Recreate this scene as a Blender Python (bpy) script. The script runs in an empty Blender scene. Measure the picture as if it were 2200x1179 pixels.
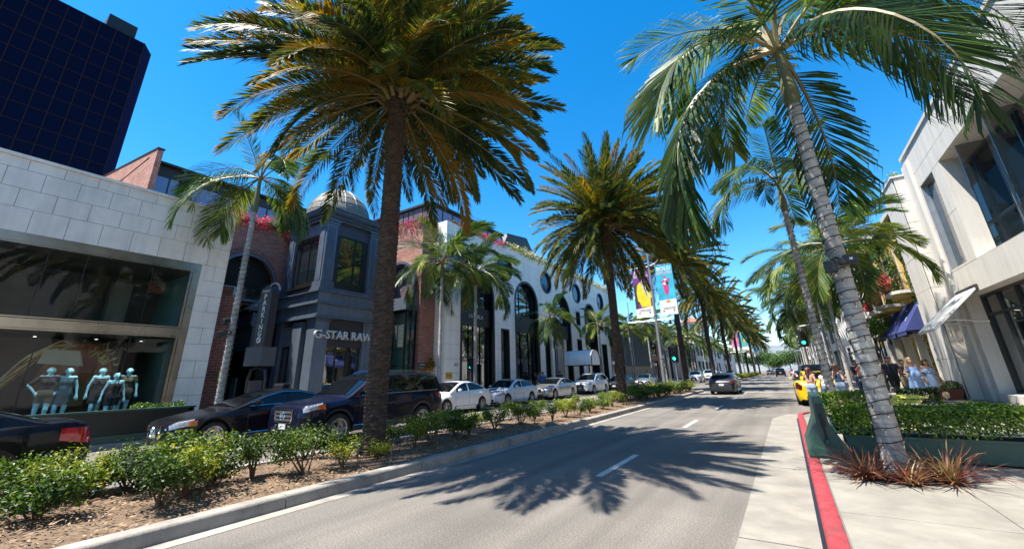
import bpy, bmesh, math, random
import numpy as np
from mathutils import Vector, Matrix
R = math.radians
rnd = random.Random(7)
S = bpy.context.scene
COL = S.collection

# ---------------------------------------------------------------- camera
F = 863.0
def _n(v): return v / np.linalg.norm(v)
_dY = _n(np.array([590, -265.5, -F])); _dZ = _n(np.array([-71, 2646, -F])); _dX = _n(np.cross(_dY, _dZ)); _dY = np.cross(_dZ, _dX)
ROT = np.array([_dX, _dY, _dZ])
camd = bpy.data.cameras.new('camera'); cam = bpy.data.objects.new('camera', camd); COL.objects.link(cam)
m = Matrix.Identity(4)
for i in range(3):
    for j in range(3): m[i][j] = ROT[i][j]
m[2][3] = 1.6
cam.matrix_world = m
camd.sensor_fit = 'HORIZONTAL'; camd.sensor_width = 36.0; camd.lens = F / 2200 * 36
camd.shift_y = -63.0 / 2200; camd.clip_start = 0.05; camd.clip_end = 6000
S.camera = cam

# ---------------------------------------------------------------- sky, sun, exposure
SUN_TO = Vector((-2.9, -3.2, 9.7)).normalized()
sun_el = math.asin(SUN_TO.z)
W = bpy.data.worlds.new('World'); S.world = W; W.use_nodes = True
nt = W.node_tree; bg = nt.nodes['Background']
sky = nt.nodes.new('ShaderNodeTexSky'); sky.sky_type = 'NISHITA'; sky.sun_disc = False
sky.sun_elevation = sun_el; sky.sun_rotation = math.atan2(SUN_TO.x, SUN_TO.y)
sky.altitude = 300; sky.air_density = 1.0; sky.dust_density = 0.2; sky.ozone_density = 3.0
hs = nt.nodes.new('ShaderNodeHueSaturation'); hs.inputs['Saturation'].default_value = 1.4; hs.inputs['Hue'].default_value = 0.495
nt.links.new(sky.outputs[0], hs.inputs['Color']); nt.links.new(hs.outputs[0], bg.inputs['Color'])
bg.inputs['Strength'].default_value = 0.095
sl = bpy.data.lights.new('sun', 'SUN'); sl.energy = 4.8; sl.angle = R(0.53); sl.color = (1.0, 0.94, 0.84)
so = bpy.data.objects.new('sun', sl); COL.objects.link(so); so.location = (-30, -33, 100)
so.rotation_euler = (-SUN_TO).to_track_quat('-Z', 'Y').to_euler()
S.view_settings.view_transform = 'Standard'; S.view_settings.look = 'None'
S.view_settings.exposure = 1.6; S.view_settings.gamma = 1.0; S.view_settings.use_curve_mapping = False
S.render.engine = 'CYCLES'
S.cycles.use_denoising = True
S.cycles.max_bounces = 8; S.cycles.transparent_max_bounces = 16; S.cycles.diffuse_bounces = 3; S.cycles.glossy_bounces = 4
S.cycles.sample_clamp_indirect = 4.0

# ---------------------------------------------------------------- materials
MATS = {}
KEEP = {'pale_stone', 'white_marble', 'asphalt', 'slate_blue_paint', 'zinc_panel', 'white_canvas', 'dome_lead', 'sign_letters', 'mannequin', 'shop_interior', 'charcoal_wall', 'hair_brown', 'hair_blond', 'poster_dark', 'tan_card', 'pale_card', 'skin_print', 'teal_wall', 'teal_display', 'tower_chamfer'}
def mat(name, col, rough=.6, metal=0., var=.12, scale=1.5, bump=0., bscale=40., coat=0., spec=.5, dirt=0., dscale=.35, rvar=0., dcol=None, emit=None, streak=0.):
    if name in MATS: return MATS[name]
    k_ = 1.0 if (metal > .5 or name in KEEP) else .78
    col = tuple(c * k_ for c in col); dcol = tuple(c * k_ for c in dcol) if dcol else None
    M = bpy.data.materials.new(name); M.use_nodes = True; t = M.node_tree; N = t.nodes; L = t.links
    b = N['Principled BSDF']; b.inputs['Roughness'].default_value = rough; b.inputs['Metallic'].default_value = metal
    b.inputs['Specular IOR Level'].default_value = spec; b.inputs['Coat Weight'].default_value = coat; b.inputs['Coat Roughness'].default_value = .03
    g = N.new('ShaderNodeNewGeometry')
    src = None
    if var > 0:
        n = N.new('ShaderNodeTexNoise'); n.inputs['Scale'].default_value = scale; n.inputs['Detail'].default_value = 7; n.inputs['Roughness'].default_value = .6
        L.new(g.outputs['Position'], n.inputs['Vector'])
        r = N.new('ShaderNodeValToRGB'); r.color_ramp.elements[0].position = .3; r.color_ramp.elements[1].position = .7
        r.color_ramp.elements[0].color = tuple(max(0, c * (1 - var)) for c in col) + (1,)
        r.color_ramp.elements[1].color = tuple(min(1, c * (1 + var)) for c in col) + (1,)
        L.new(n.outputs['Fac'], r.inputs['Fac']); src = r.outputs['Color']
    if dirt > 0:
        n2 = N.new('ShaderNodeTexNoise'); n2.inputs['Scale'].default_value = dscale; n2.inputs['Detail'].default_value = 9; n2.inputs['Roughness'].default_value = .7
        L.new(g.outputs['Position'], n2.inputs['Vector'])
        r2 = N.new('ShaderNodeValToRGB'); r2.color_ramp.elements[0].position = .48; r2.color_ramp.elements[1].position = .75
        r2.color_ramp.elements[0].color = (0, 0, 0, 1); r2.color_ramp.elements[1].color = (dirt, dirt, dirt, 1)
        L.new(n2.outputs['Fac'], r2.inputs['Fac'])
        mx = N.new('ShaderNodeMix'); mx.data_type = 'RGBA'
        L.new(r2.outputs['Color'], mx.inputs['Factor'])
        if src: L.new(src, mx.inputs['A'])
        else: mx.inputs['A'].default_value = tuple(col) + (1,)
        d = dcol or tuple(c * .45 for c in col)
        mx.inputs['B'].default_value = tuple(d) + (1,); src = mx.outputs['Result']
    if streak > 0:
        vm = N.new('ShaderNodeVectorMath'); vm.operation = 'MULTIPLY'; vm.inputs[1].default_value = (3.2, 3.2, .16); L.new(g.outputs['Position'], vm.inputs[0])
        n4 = N.new('ShaderNodeTexNoise'); n4.inputs['Scale'].default_value = 1.0; n4.inputs['Detail'].default_value = 8; n4.inputs['Roughness'].default_value = .65; L.new(vm.outputs[0], n4.inputs['Vector'])
        m4 = N.new('ShaderNodeMapRange'); m4.inputs['From Min'].default_value = .45; m4.inputs['From Max'].default_value = .75; m4.inputs['To Min'].default_value = 1.0; m4.inputs['To Max'].default_value = 1 - streak
        L.new(n4.outputs['Fac'], m4.inputs['Value']); h4 = N.new('ShaderNodeHueSaturation'); L.new(m4.outputs[0], h4.inputs['Value'])
        if src: L.new(src, h4.inputs['Color'])
        else: h4.inputs['Color'].default_value = tuple(col) + (1,)
        src = h4.outputs[0]
    if src: L.new(src, b.inputs['Base Color'])
    else: b.inputs['Base Color'].default_value = tuple(col) + (1,)
    if rvar > 0:
        n3 = N.new('ShaderNodeTexNoise'); n3.inputs['Scale'].default_value = 2.3; n3.inputs['Detail'].default_value = 6; L.new(g.outputs['Position'], n3.inputs['Vector'])
        mr = N.new('ShaderNodeMapRange'); mr.inputs['To Min'].default_value = max(0, rough - rvar); mr.inputs['To Max'].default_value = min(1, rough + rvar)
        L.new(n3.outputs['Fac'], mr.inputs['Value']); L.new(mr.outputs[0], b.inputs['Roughness'])
    if bump > 0:
        nb = N.new('ShaderNodeTexNoise'); nb.inputs['Scale'].default_value = bscale; nb.inputs['Detail'].default_value = 5; L.new(g.outputs['Position'], nb.inputs['Vector'])
        bp = N.new('ShaderNodeBump'); bp.inputs['Strength'].default_value = bump; bp.inputs['Distance'].default_value = .02
        L.new(nb.outputs['Fac'], bp.inputs['Height']); L.new(bp.outputs[0], b.inputs['Normal'])
    if emit: b.inputs['Emission Color'].default_value = tuple(emit[:3]) + (1,); b.inputs['Emission Strength'].default_value = emit[3]
    MATS[name] = M; return M

def leafmat(name, cols, rough=.42, trans=.3, rand=True, scale=1.2):
    """foliage: colour differs from clump to clump and object to object, light passes through"""
    M = bpy.data.materials.new(name); M.use_nodes = True; t = M.node_tree; N = t.nodes; L = t.links
    b = N['Principled BSDF']; b.inputs['Roughness'].default_value = rough; b.inputs['Specular IOR Level'].default_value = .28
    g = N.new('ShaderNodeNewGeometry'); n = N.new('ShaderNodeTexNoise'); n.inputs['Scale'].default_value = scale; n.inputs['Detail'].default_value = 6
    L.new(g.outputs['Position'], n.inputs['Vector'])
    add = N.new('ShaderNodeMath'); add.operation = 'ADD'
    ri = N.new('ShaderNodeMath'); ri.operation = 'MULTIPLY_ADD'; ri.inputs[1].default_value = .32 if rand else 0; ri.inputs[2].default_value = -.16 if rand else 0
    oi = N.new('ShaderNodeObjectInfo'); L.new(oi.outputs['Random'], ri.inputs[0])
    pr = N.new('ShaderNodeMath'); pr.operation = 'MULTIPLY_ADD'; pr.inputs[1].default_value = .3; pr.inputs[2].default_value = -.15
    L.new(g.outputs['Random Per Island'], pr.inputs[0])
    ad2 = N.new('ShaderNodeMath'); ad2.operation = 'ADD'; L.new(ri.outputs[0], ad2.inputs[0]); L.new(pr.outputs[0], ad2.inputs[1])
    L.new(n.outputs['Fac'], add.inputs[0]); L.new(ad2.outputs[0], add.inputs[1])
    r = N.new('ShaderNodeValToRGB'); e = r.color_ramp.elements
    k = len(cols)
    pos = [.28 + .44 * i / (k - 1) for i in range(k)]
    e[0].position = pos[0]; e[0].color = tuple(cols[0]) + (1,); e[1].position = pos[-1]; e[1].color = tuple(cols[-1]) + (1,)
    for i in range(1, k - 1):
        x = e.new(pos[i]); x.color = tuple(cols[i]) + (1,)
    L.new(add.outputs[0], r.inputs['Fac']); L.new(r.outputs['Color'], b.inputs['Base Color'])
    tr = N.new('ShaderNodeBsdfTranslucent'); hsv = N.new('ShaderNodeHueSaturation'); hsv.inputs['Value'].default_value = 1.6; hsv.inputs['Saturation'].default_value = 1.1
    L.new(r.outputs['Color'], hsv.inputs['Color']); L.new(hsv.outputs[0], tr.inputs['Color'])
    mx = N.new('ShaderNodeMixShader'); mx.inputs[0].default_value = trans
    L.new(b.outputs[0], mx.inputs[1]); L.new(tr.outputs[0], mx.inputs[2]); L.new(mx.outputs[0], N['Material Output'].inputs['Surface'])
    MATS[name] = M; return M

def glassmat(name, tint=(.9, .95, .95), refl=.12, rough=.01):
    """thin clear pane: light passes, the surface mirrors by Fresnel"""
    M = bpy.data.materials.new(name); M.use_nodes = True; t = M.node_tree; N = t.nodes; L = t.links
    N.remove(N['Principled BSDF'])
    tr = N.new('ShaderNodeBsdfTransparent'); tr.inputs[0].default_value = tuple(tint) + (1,)
    gl = N.new('ShaderNodeBsdfGlossy'); gl.inputs['Roughness'].default_value = rough; gl.inputs['Color'].default_value = (1, 1, 1, 1)
    lw = N.new('ShaderNodeFresnel'); lw.inputs['IOR'].default_value = 1.5
    ad = N.new('ShaderNodeMath'); ad.operation = 'MULTIPLY_ADD'; ad.inputs[1].default_value = .65; ad.inputs[2].default_value = refl; ad.use_clamp = True
    L.new(lw.outputs[0], ad.inputs[0])
    mx = N.new('ShaderNodeMixShader'); L.new(ad.outputs[0], mx.inputs[0]); L.new(tr.outputs[0], mx.inputs[1]); L.new(gl.outputs[0], mx.inputs[2])
    L.new(mx.outputs[0], N['Material Output'].inputs['Surface'])
    MATS[name] = M; return M

def brickmat(name, c1, c2, mortar, sc=1.0, ms=.02):
    M = bpy.data.materials.new(name); M.use_nodes = True; t = M.node_tree; N = t.nodes; L = t.links
    b = N['Principled BSDF']; b.inputs['Roughness'].default_value = .85
    g = N.new('ShaderNodeNewGeometry'); sp = N.new('ShaderNodeSeparateXYZ'); L.new(g.outputs['Position'], sp.inputs[0])
    a = N.new('ShaderNodeMath'); a.operation = 'ADD'; L.new(sp.outputs['X'], a.inputs[0]); L.new(sp.outputs['Y'], a.inputs[1])
    c = N.new('ShaderNodeCombineXYZ'); L.new(a.outputs[0], c.inputs[0]); L.new(sp.outputs['Z'], c.inputs[1])
    br = N.new('ShaderNodeTexBrick'); br.inputs['Scale'].default_value = 1.0
    br.inputs['Brick Width'].default_value = .215 * sc; br.inputs['Row Height'].default_value = .075 * sc; br.inputs['Mortar Size'].default_value = .006 * sc
    br.inputs['Mortar Smooth'].default_value = .2; br.inputs['Bias'].default_value = -.1
    br.inputs['Color1'].default_value = tuple(c1) + (1,); br.inputs['Color2'].default_value = tuple(c2) + (1,); br.inputs['Mortar'].default_value = tuple(mortar) + (1,)
    L.new(c.outputs[0], br.inputs['Vector'])
    n = N.new('ShaderNodeTexNoise'); n.inputs['Scale'].default_value = 1.1; n.inputs['Detail'].default_value = 8; L.new(g.outputs['Position'], n.inputs['Vector'])
    h = N.new('ShaderNodeHueSaturation'); mr = N.new('ShaderNodeMapRange'); mr.inputs['To Min'].default_value = .6; mr.inputs['To Max'].default_value = 1.4
    L.new(n.outputs['Fac'], mr.inputs['Value']); L.new(mr.outputs[0], h.inputs['Value']); L.new(br.outputs['Color'], h.inputs['Color']); L.new(h.outputs[0], b.inputs['Base Color'])
    bp = N.new('ShaderNodeBump'); bp.inputs['Strength'].default_value = .6; bp.inputs['Distance'].default_value = .012; bp.invert = True
    L.new(br.outputs['Fac'], bp.inputs['Height']); L.new(bp.outputs[0], b.inputs['Normal'])
    MATS[name] = M; return M

# ---------------------------------------------------------------- mesh helpers
class MB:
    def __init__(s): s.v = []; s.f = []; s.mi = []
    def add(s, vs, fs, mi=0):
        o = len(s.v); s.v += [tuple(v) for v in vs]; s.f += [tuple(i + o for i in f) for f in fs]; s.mi += [mi] * len(fs); return s
    def box(s, x0, x1, y0, y1, z0, z1, mi=0):
        return s.add([(x0, y0, z0), (x1, y0, z0), (x1, y1, z0), (x0, y1, z0), (x0, y0, z1), (x1, y0, z1), (x1, y1, z1), (x0, y1, z1)],
                     [(0, 3, 2, 1), (4, 5, 6, 7), (0, 1, 5, 4), (1, 2, 6, 5), (2, 3, 7, 6), (3, 0, 4, 7)], mi)
    def obox(s, c, ax, ay, az, mi=0):
        c, ax, ay, az = map(Vector, (c, ax, ay, az))
        vs = [c + a * ax + b * ay + d * az for d in (-1, 1) for a, b in ((-1, -1), (1, -1), (1, 1), (-1, 1))]
        return s.add(vs, [(0, 3, 2, 1), (4, 5, 6, 7), (0, 1, 5, 4), (1, 2, 6, 5), (2, 3, 7, 6), (3, 0, 4, 7)], mi)
    def bar(s, p, q, w, h, up=(0, 0, 1), mi=0):
        p, q = Vector(p), Vector(q); d = (q - p); l = d.length; d.normalize(); a = d.cross(Vector(up))
        if a.length < 1e-4: a = d.cross(Vector((1, 0, 0)))
        a.normalize(); u = a.cross(d)
        return s.obox((p + q) / 2, a * w / 2, d * l / 2, u * h / 2, mi)
    def tube(s, pts, r, n=6, caps=True, mi=0):
        pts = [Vector(p) for p in pts]; k = len(pts)
        rs = r if isinstance(r, (list, tuple)) else [r] * k
        vs = []; ref = None
        for i, p in enumerate(pts):
            d = (pts[min(i + 1, k - 1)] - pts[max(i - 1, 0)]).normalized()
            if ref is None:
                ref = Vector((0, 0, 1)) if abs(d.z) < .9 else Vector((1, 0, 0))
            a = d.cross(ref)
            if a.length < 1e-5: a = d.cross(Vector((0, 1, 0)))
            a.normalize(); b = a.cross(d); ref = b
            for j in range(n):
                t = 2 * math.pi * j / n; vs.append(p + rs[i] * (math.cos(t) * a + math.sin(t) * b))
        fs = [(i * n + j, i * n + (j + 1) % n, (i + 1) * n + (j + 1) % n, (i + 1) * n + j) for i in range(k - 1) for j in range(n)]
        if caps: fs += [tuple(range(n - 1, -1, -1)), tuple(range((k - 1) * n, k * n))]
        return s.add(vs, fs, mi)
    def lathe(s, prof, n=24, c=(0, 0, 0), axis='z', mi=0, a0=0, a1=2 * math.pi):
        full = abs(a1 - a0 - 2 * math.pi) < 1e-6; m_ = n if full else n + 1
        vs = []
        for (r, h) in prof:
            for j in range(m_):
                t = a0 + (a1 - a0) * j / n; p = (r * math.cos(t), r * math.sin(t), h)
                if axis == 'x': p = (h, p[0], p[1])
                elif axis == 'y': p = (p[0], h, p[1])
                vs.append((p[0] + c[0], p[1] + c[1], p[2] + c[2]))
        fs = []
        for i in range(len(prof) - 1):
            for j in range(n):
                j2 = (j + 1) % m_
                fs.append((i * m_ + j, i * m_ + j2, (i + 1) * m_ + j2, (i + 1) * m_ + j))
        return s.add(vs, fs, mi)
    def prism(s, poly, a, b, axis='x', mi=0):
        k = len(poly)
        def P(p, h):
            return {'x': (h, p[0], p[1]), 'y': (p[0], h, p[1]), 'z': (p[0], p[1], h)}[axis]
        vs = [P(p, a) for p in poly] + [P(p, b) for p in poly]
        fs = [tuple(range(k - 1, -1, -1)), tuple(range(k, 2 * k))] + [(i, (i + 1) % k, k + (i + 1) % k, k + i) for i in range(k)]
        return s.add(vs, fs, mi)
    def grid(s, fn, nu, nv, mi=0, closed_u=False):
        vs = [fn(i / nu, j / nv) for i in range(nu + (0 if closed_u else 1)) for j in range(nv + 1)]
        m_ = nv + 1; mu = nu if closed_u else nu + 1
        fs = [(i * m_ + j, ((i + 1) % mu) * m_ + j, ((i + 1) % mu) * m_ + j + 1, i * m_ + j + 1) for i in range(nu) for j in range(nv)]
        return s.add(vs, fs, mi)
    def mesh(s, name, mats, smooth=False, recalc=True):
        me = bpy.data.meshes.new(name); me.from_pydata(s.v, [], s.f)
        mats = mats if isinstance(mats, (list, tuple)) else [mats]
        for x in mats: me.materials.append(x)
        if len(mats) > 1: me.polygons.foreach_set('material_index', s.mi)
        if recalc:
            b = bmesh.new(); b.from_mesh(me); bmesh.ops.recalc_face_normals(b, faces=b.faces); b.to_mesh(me); b.free()
        if smooth:
            me.polygons.foreach_set('use_smooth', [True] * len(me.polygons))
            if smooth != 'all':
                try: me.set_sharp_from_angle(angle=R(38))
                except Exception: pass
        me.update(); return me
    def build(s, name, mats, parent=None, smooth=False, recalc=True, loc=None):
        return put(name, s.mesh(name, mats, smooth, recalc), parent, loc)

def put(name, me, parent=None, loc=None, rot=None, sc=None):
    o = bpy.data.objects.new(name, me); COL.objects.link(o)
    if parent is not None: o.parent = parent
    if loc is not None: o.location = loc
    if rot is not None: o.rotation_euler = rot
    if sc is not None: o.scale = sc if isinstance(sc, (tuple, list)) else (sc,) * 3
    return o
def tag(o, label, cat, group=None, kind=None):
    if label: o['label'] = label
    if cat: o['category'] = cat
    if group: o['group'] = group
    if kind: o['kind'] = kind
    return o
def thing(name, label, cat, loc=(0, 0, 0), rz=0, group=None):
    o = bpy.data.objects.new(name, None); COL.objects.link(o); o.location = loc; o.rotation_euler = (0, 0, rz); o.empty_display_size = .3
    return tag(o, label, cat, group)
def struct(o): o['kind'] = 'structure'; return o
def stuff(o): o['kind'] = 'stuff'; return o
def copy_tree(o, parent=None):
    c = o.copy(); COL.objects.link(c); c.parent = parent
    for ch in o.children: copy_tree(ch, c)
    return c
def bevel(me, w=.01, seg=2):
    b = bmesh.new(); b.from_mesh(me); bmesh.ops.bevel(b, geom=list(b.edges), offset=w, segments=seg, affect='EDGES', profile=.6, clamp_overlap=True); b.to_mesh(me); b.free(); return me
def lerp(a, b, t): return a + (b - a) * t
def interp(xs, ys, x): return float(np.interp(x, xs, ys))
def text(s, parent, mt, loc, size, rot, ext=.01, align='CENTER', sx=1., name='lettering', space=1.0, bold=0.):
    c = bpy.data.curves.new(name, 'FONT'); c.body = s; c.size = size; c.extrude = ext; c.align_x = align; c.align_y = 'CENTER'; c.space_character = space; c.offset = bold; c.resolution_u = 3
    c.materials.append(mt)
    tmp = bpy.data.objects.new(name, c); me = bpy.data.meshes.new_from_object(tmp); bpy.data.objects.remove(tmp); bpy.data.curves.remove(c)
    if not me.materials: me.materials.append(mt)
    return put(name, me, parent, loc, rot, (sx, 1, 1))
# ================================================================ shared materials
M_conc = mat('concrete', (.245, .23, .20), .85, var=.2, scale=2.5, bump=.25, bscale=60, dirt=.5, dscale=.8)
M_curb = mat('curb_concrete', (.30, .28, .25), .85, var=.2, scale=3, bump=.3, bscale=50, dirt=.85, dscale=1.6, dcol=(.09, .08, .07))
M_red = mat('red_curb_paint', (.34, .035, .045), .65, var=.35, scale=7, bump=.4, dirt=.95, dscale=4.5, dcol=(.13, .06, .055))
M_white_paint = mat('road_paint', (.62, .61, .58), .7, var=.2, scale=9, dirt=.8, dscale=5, dcol=(.3, .29, .28))
M_stone = mat('pale_stone', (.82, .73, .64), .75, streak=.22, var=.07, scale=2.2, bump=.06, bscale=25, dirt=.22, dscale=.6, dcol=(.42, .41, .39))
M_marble = mat('white_marble', (.88, .82, .75), .5, streak=.2, var=.06, scale=1.0, bump=.03, dirt=.3, dscale=.5, dcol=(.5, .49, .47))
M_cream = mat('cream_stone', (.68, .65, .60), .75, streak=.2, var=.05, scale=1.5, bump=.05, dirt=.15, dscale=.5, dcol=(.58, .53, .46))
M_joint = mat('joint_grey', (.16, .155, .15), .9, var=.1)  # plain dark grey for joints, backing walls and roof slabs
M_black = mat('black_metal', (.012, .012, .013), .38, var=.2, scale=3, rvar=.1)
M_bronze = mat('brushed_steel', (.42, .37, .30), .3, metal=1., var=.25, scale=.9, rvar=.1)
M_blue = mat('slate_blue_paint', (.06, .08, .115), .5, streak=.3, var=.1, scale=2, dirt=.3, dscale=1.0, dcol=(.18, .21, .25))
M_bluelt = mat('zinc_panel', (.115, .145, .19), .42, metal=.3, streak=.3, var=.14, scale=1.3, rvar=.1)
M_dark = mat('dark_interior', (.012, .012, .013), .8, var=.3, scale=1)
M_inter = mat('shop_interior', (.12, .11, .10), .8, var=.25, scale=.8)
M_glass = mat('window_glass', (.012, .017, .02), .015, var=0, spec=1.0)
M_glass.node_tree.nodes['Principled BSDF'].inputs['IOR'].default_value = 1.55
M_tint = mat('tinted_glass', (.004, .004, .022), .05, var=0, spec=.08)
M_refl = mat('reflective_glass', (.012, .02, .026), .012, var=0, spec=1.0); M_refl.node_tree.nodes['Principled BSDF'].inputs['IOR'].default_value = 2.1
M_shop = glassmat('shop_glass', (.85, .95, .95), .0)
M_pink = mat('mirrored_glass', (.30, .24, .30), .06, metal=.55, var=.05, scale=.5)
M_brick = brickmat('red_brick', (.36, .135, .09), (.20, .07, .05), (.36, .30, .27), 1.25)
M_brick2 = brickmat('dark_brick', (.22, .065, .042), (.12, .04, .03), (.24, .19, .17), 1.5)
M_wood = mat('bark_wood', (.10, .065, .045), .9, var=.35, scale=6, bump=.5, bscale=30)
M_green = mat('green_plastic', (.022, .075, .058), .42, var=.15, scale=2, rvar=.12, dirt=.3, dscale=1.5, dcol=(.05, .10, .085))
M_yellow = mat('yellow_green_paint', (.62, .66, .08), .5, var=.08)
M_terra = mat('terracotta', (.24, .075, .04), .8, var=.25, scale=4, bump=.2)
M_navy = mat('navy_canvas', (.028, .045, .19), .8, var=.15, scale=2, bump=.1)
M_white = mat('white_paint', (.70, .70, .68), .55, var=.05, dirt=.15)
M_ochre = mat('ochre_stucco', (.72, .50, .13), .85, var=.15, scale=1.5, bump=.2)
M_steel = mat('galvanised_steel', (.38, .39, .40), .42, metal=.8, var=.12, scale=3)
M_dkbronze = mat('dark_bronze_cladding', (.045, .038, .036), .45, var=.15, metal=.3)
M_soil = mat('soil', (.06, .042, .03), .95, var=.4, scale=8, bump=.6, bscale=25)

def asphalt():
    M = mat('asphalt', (.122, .111, .099), .9, var=.2, scale=.5, bump=.5, bscale=170, dirt=.5, dscale=.22, dcol=(.08, .076, .072))
    t = M.node_tree; N = t.nodes; L = t.links; b = N['Principled BSDF']
    src = b.inputs['Base Color'].links[0].from_socket; g = [n for n in N if n.type == 'NEW_GEOMETRY'][0]
    sp = N.new('ShaderNodeTexNoise'); sp.inputs['Scale'].default_value = 55; sp.inputs['Detail'].default_value = 4; L.new(g.outputs['Position'], sp.inputs['Vector'])
    mr = N.new('ShaderNodeMapRange'); mr.inputs['From Min'].default_value = .3; mr.inputs['From Max'].default_value = .7; mr.inputs['To Min'].default_value = .5; mr.inputs['To Max'].default_value = 1.55
    L.new(sp.outputs['Fac'], mr.inputs['Value'])
    ml = N.new('ShaderNodeVectorMath'); ml.operation = 'MULTIPLY'; ml.inputs[1].default_value = (1.7, .05, 0); L.new(g.outputs['Position'], ml.inputs[0])
    vo = N.new('ShaderNodeTexNoise'); vo.inputs['Scale'].default_value = 1.0; vo.inputs['Detail'].default_value = 6; L.new(ml.outputs[0], vo.inputs['Vector'])
    cr = N.new('ShaderNodeMapRange'); cr.inputs['From Min'].default_value = .3; cr.inputs['From Max'].default_value = .7; cr.inputs['To Min'].default_value = .66; cr.inputs['To Max'].default_value = 1.24
    L.new(vo.outputs['Fac'], cr.inputs['Value'])
    mu = N.new('ShaderNodeMath'); mu.operation = 'MULTIPLY'; L.new(mr.outputs[0], mu.inputs[0]); L.new(cr.outputs[0], mu.inputs[1])
    h = N.new('ShaderNodeHueSaturation'); L.new(mu.outputs[0], h.inputs['Value']); L.new(src, h.inputs['Color']); L.new(h.outputs[0], b.inputs['Base Color'])
    return M
M_asph = asphalt()
M_mulch = mat('mulch', (.15, .098, .06), .95, var=.55, scale=22, bump=1.0, bscale=45, dirt=.6, dscale=1.2, dcol=(.26, .19, .12))
M_chip = leafmat('mulch_chips', [(.05, .03, .02), (.16, .10, .06), (.32, .23, .15)], .9, .0, scale=12)

# ================================================================ ground, roads, kerbs
gm = MB(); gm.add([(-3000, -600, -.03), (3000, -600, -.03), (3000, 5000, -.03), (-3000, 5000, -.03)], [(0, 1, 2, 3)])
struct(gm.build('ground', mat('dry_ground', (.17, .15, .11), .95, var=.3, scale=.05)))
rm = MB(); rm.add([(-15.7, -60, 0), (2.75, -60, 0), (2.75, 420, 0), (-15.7, 420, 0)], [(0, 1, 2, 3)])
struct(rm.build('road', M_asph))
# painted markings
lane = struct(MB().add([(0, 0, 0)] * 3, [(0, 1, 2)]).build('lane_marking', M_white_paint)) if False else None
mk = thing('lane_marking', 'white painted dashes between the two right lanes', 'marking'); mk['kind'] = 'structure'; del mk['category']; del mk['label']
y = 0.05
while y < 300:
    if not 40 < y < 56: MB().add([(-2.98, y, .005), (-2.86, y, .005), (-2.86, y + 2.1, .005), (-2.98, y + 2.1, .005)], [(0, 1, 2, 3)]).build('dash', M_white_paint, mk)
    y += 6.93
for (a, b, c, d) in ((-5.9, 2.4, 57.0, 57.35), (-5.9, 2.4, 60.0, 60.5), (-5.9, 2.4, 36.9, 37.15), (-5.9, 2.4, 39.4, 39.65)):
    MB().add([(a, c, .005), (b, c, .005), (b, d, .005), (a, d, .005)], [(0, 1, 2, 3)]).build('stop_line', M_white_paint, mk)
for ys in (-60, 56):
    MB().add([(-12.3, ys, .006), (-12.2, ys, .006), (-12.2, ys + 98, .006), (-12.3, ys + 98, .006)], [(0, 1, 2, 3)]).build('edge_line', M_white_paint, mk)

def path_curb(name, pts, w, h, mt, seg=2.0, side=1, gap=.012):
    """kerb stones along a polyline: each a bevelled block; side=+1 lays the width to the right of travel"""
    pts = [Vector((p[0], p[1], 0)) for p in pts]
    out = []; acc = [pts[0]]; dist = 0
    for a, b in zip(pts, pts[1:]):
        l = (b - a).length; n = max(1, int(l / .5))
        for i in range(1, n + 1):
            q = a.lerp(b, i / n); dist += (q - acc[-1]).length; acc.append(q)
            if dist >= seg: out.append(acc); acc = [q]; dist = 0
    if len(acc) > 1: out.append(acc)
    root = thing(name, None, None); root['kind'] = 'structure'
    for poly in out:
        mb = MB(); rows = []
        for i, p in enumerate(poly):
            d = (poly[min(i + 1, len(poly) - 1)] - poly[max(i - 1, 0)]).normalized(); nrm = Vector((d.y, -d.x, 0)) * side
            sh = d * (gap / 2 if i == 0 else (-gap / 2 if i == len(poly) - 1 else 0))
            q = p + sh
            prof = [(0, -.02), (.012, h - .03), (.03, h - .006), (.05, h), (w - .02, h), (w, h - .012), (w, -.02)]
            rows.append([q + nrm * a + Vector((0, 0, z)) for a, z in prof])
        k = len(rows[0]); vs = [v for r in rows for v in r]
        fs = [(i * k + j, i * k + j + 1, (i + 1) * k + j + 1, (i + 1) * k + j) for i in range(len(rows) - 1) for j in range(k - 1)]
        fs += [tuple(range(k)), tuple(range((len(rows) - 1) * k, len(rows) * k))]
        mb.add(vs, fs); mb.build('kerb_stone', mt, root, smooth=True)
    return root
# right kerb: a bulge to X=0, then it steps back for the parking bay
arc = [(0, -8), (0, 17.6)] + [(1.1 - 1.1 * math.cos(t), 17.6 + 1.1 * math.sin(t) * 1.3) for t in [R(a) for a in (15, 30, 45, 60, 75, 90)]]
path_curb('kerb_red', arc, .17, .15, M_red, 1.9, 1)
bay = [(1.1, 19.03)] + [(1.9, 19.1), (2.4, 19.5), (2.55, 20.2), (2.55, 240)]
path_curb('kerb_bay', bay, .16, .15, M_curb, 4.0, 1)
path_curb('kerb_left', [(-15.7, 240), (-15.7, -25)], .16, .15, M_curb, 4.0, 1)
gt = MB()
gp = [(-.73, -30), (-.73, 17.4), (-.3, 19.1), (.7, 19.75), (1.6, 19.9), (1.6, 19.03), (1.1, 19.02), (.3, 18.5), (0, 17.6), (0, -30)]
gt.add([(x, y, .004) for x, y in gp], [tuple(range(len(gp)))])
gut = struct(gt.build('gutter', M_conc))
MB().add([(-.035, -30, .008), (.0, -30, .008), (.0, 17.6, .008), (-.035, 17.6, .008)], [(0, 1, 2, 3)]).build('tar_seam', M_black, gut)
for yy in (1.5, 5.2, 8.9, 12.6, 16.3):
    MB().add([(-.73, yy, .008), (-.04, yy, .008), (-.04, yy + .015, .008), (-.73, yy + .015, .008)], [(0, 1, 2, 3)]).build('joint', M_joint, gut)
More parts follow.
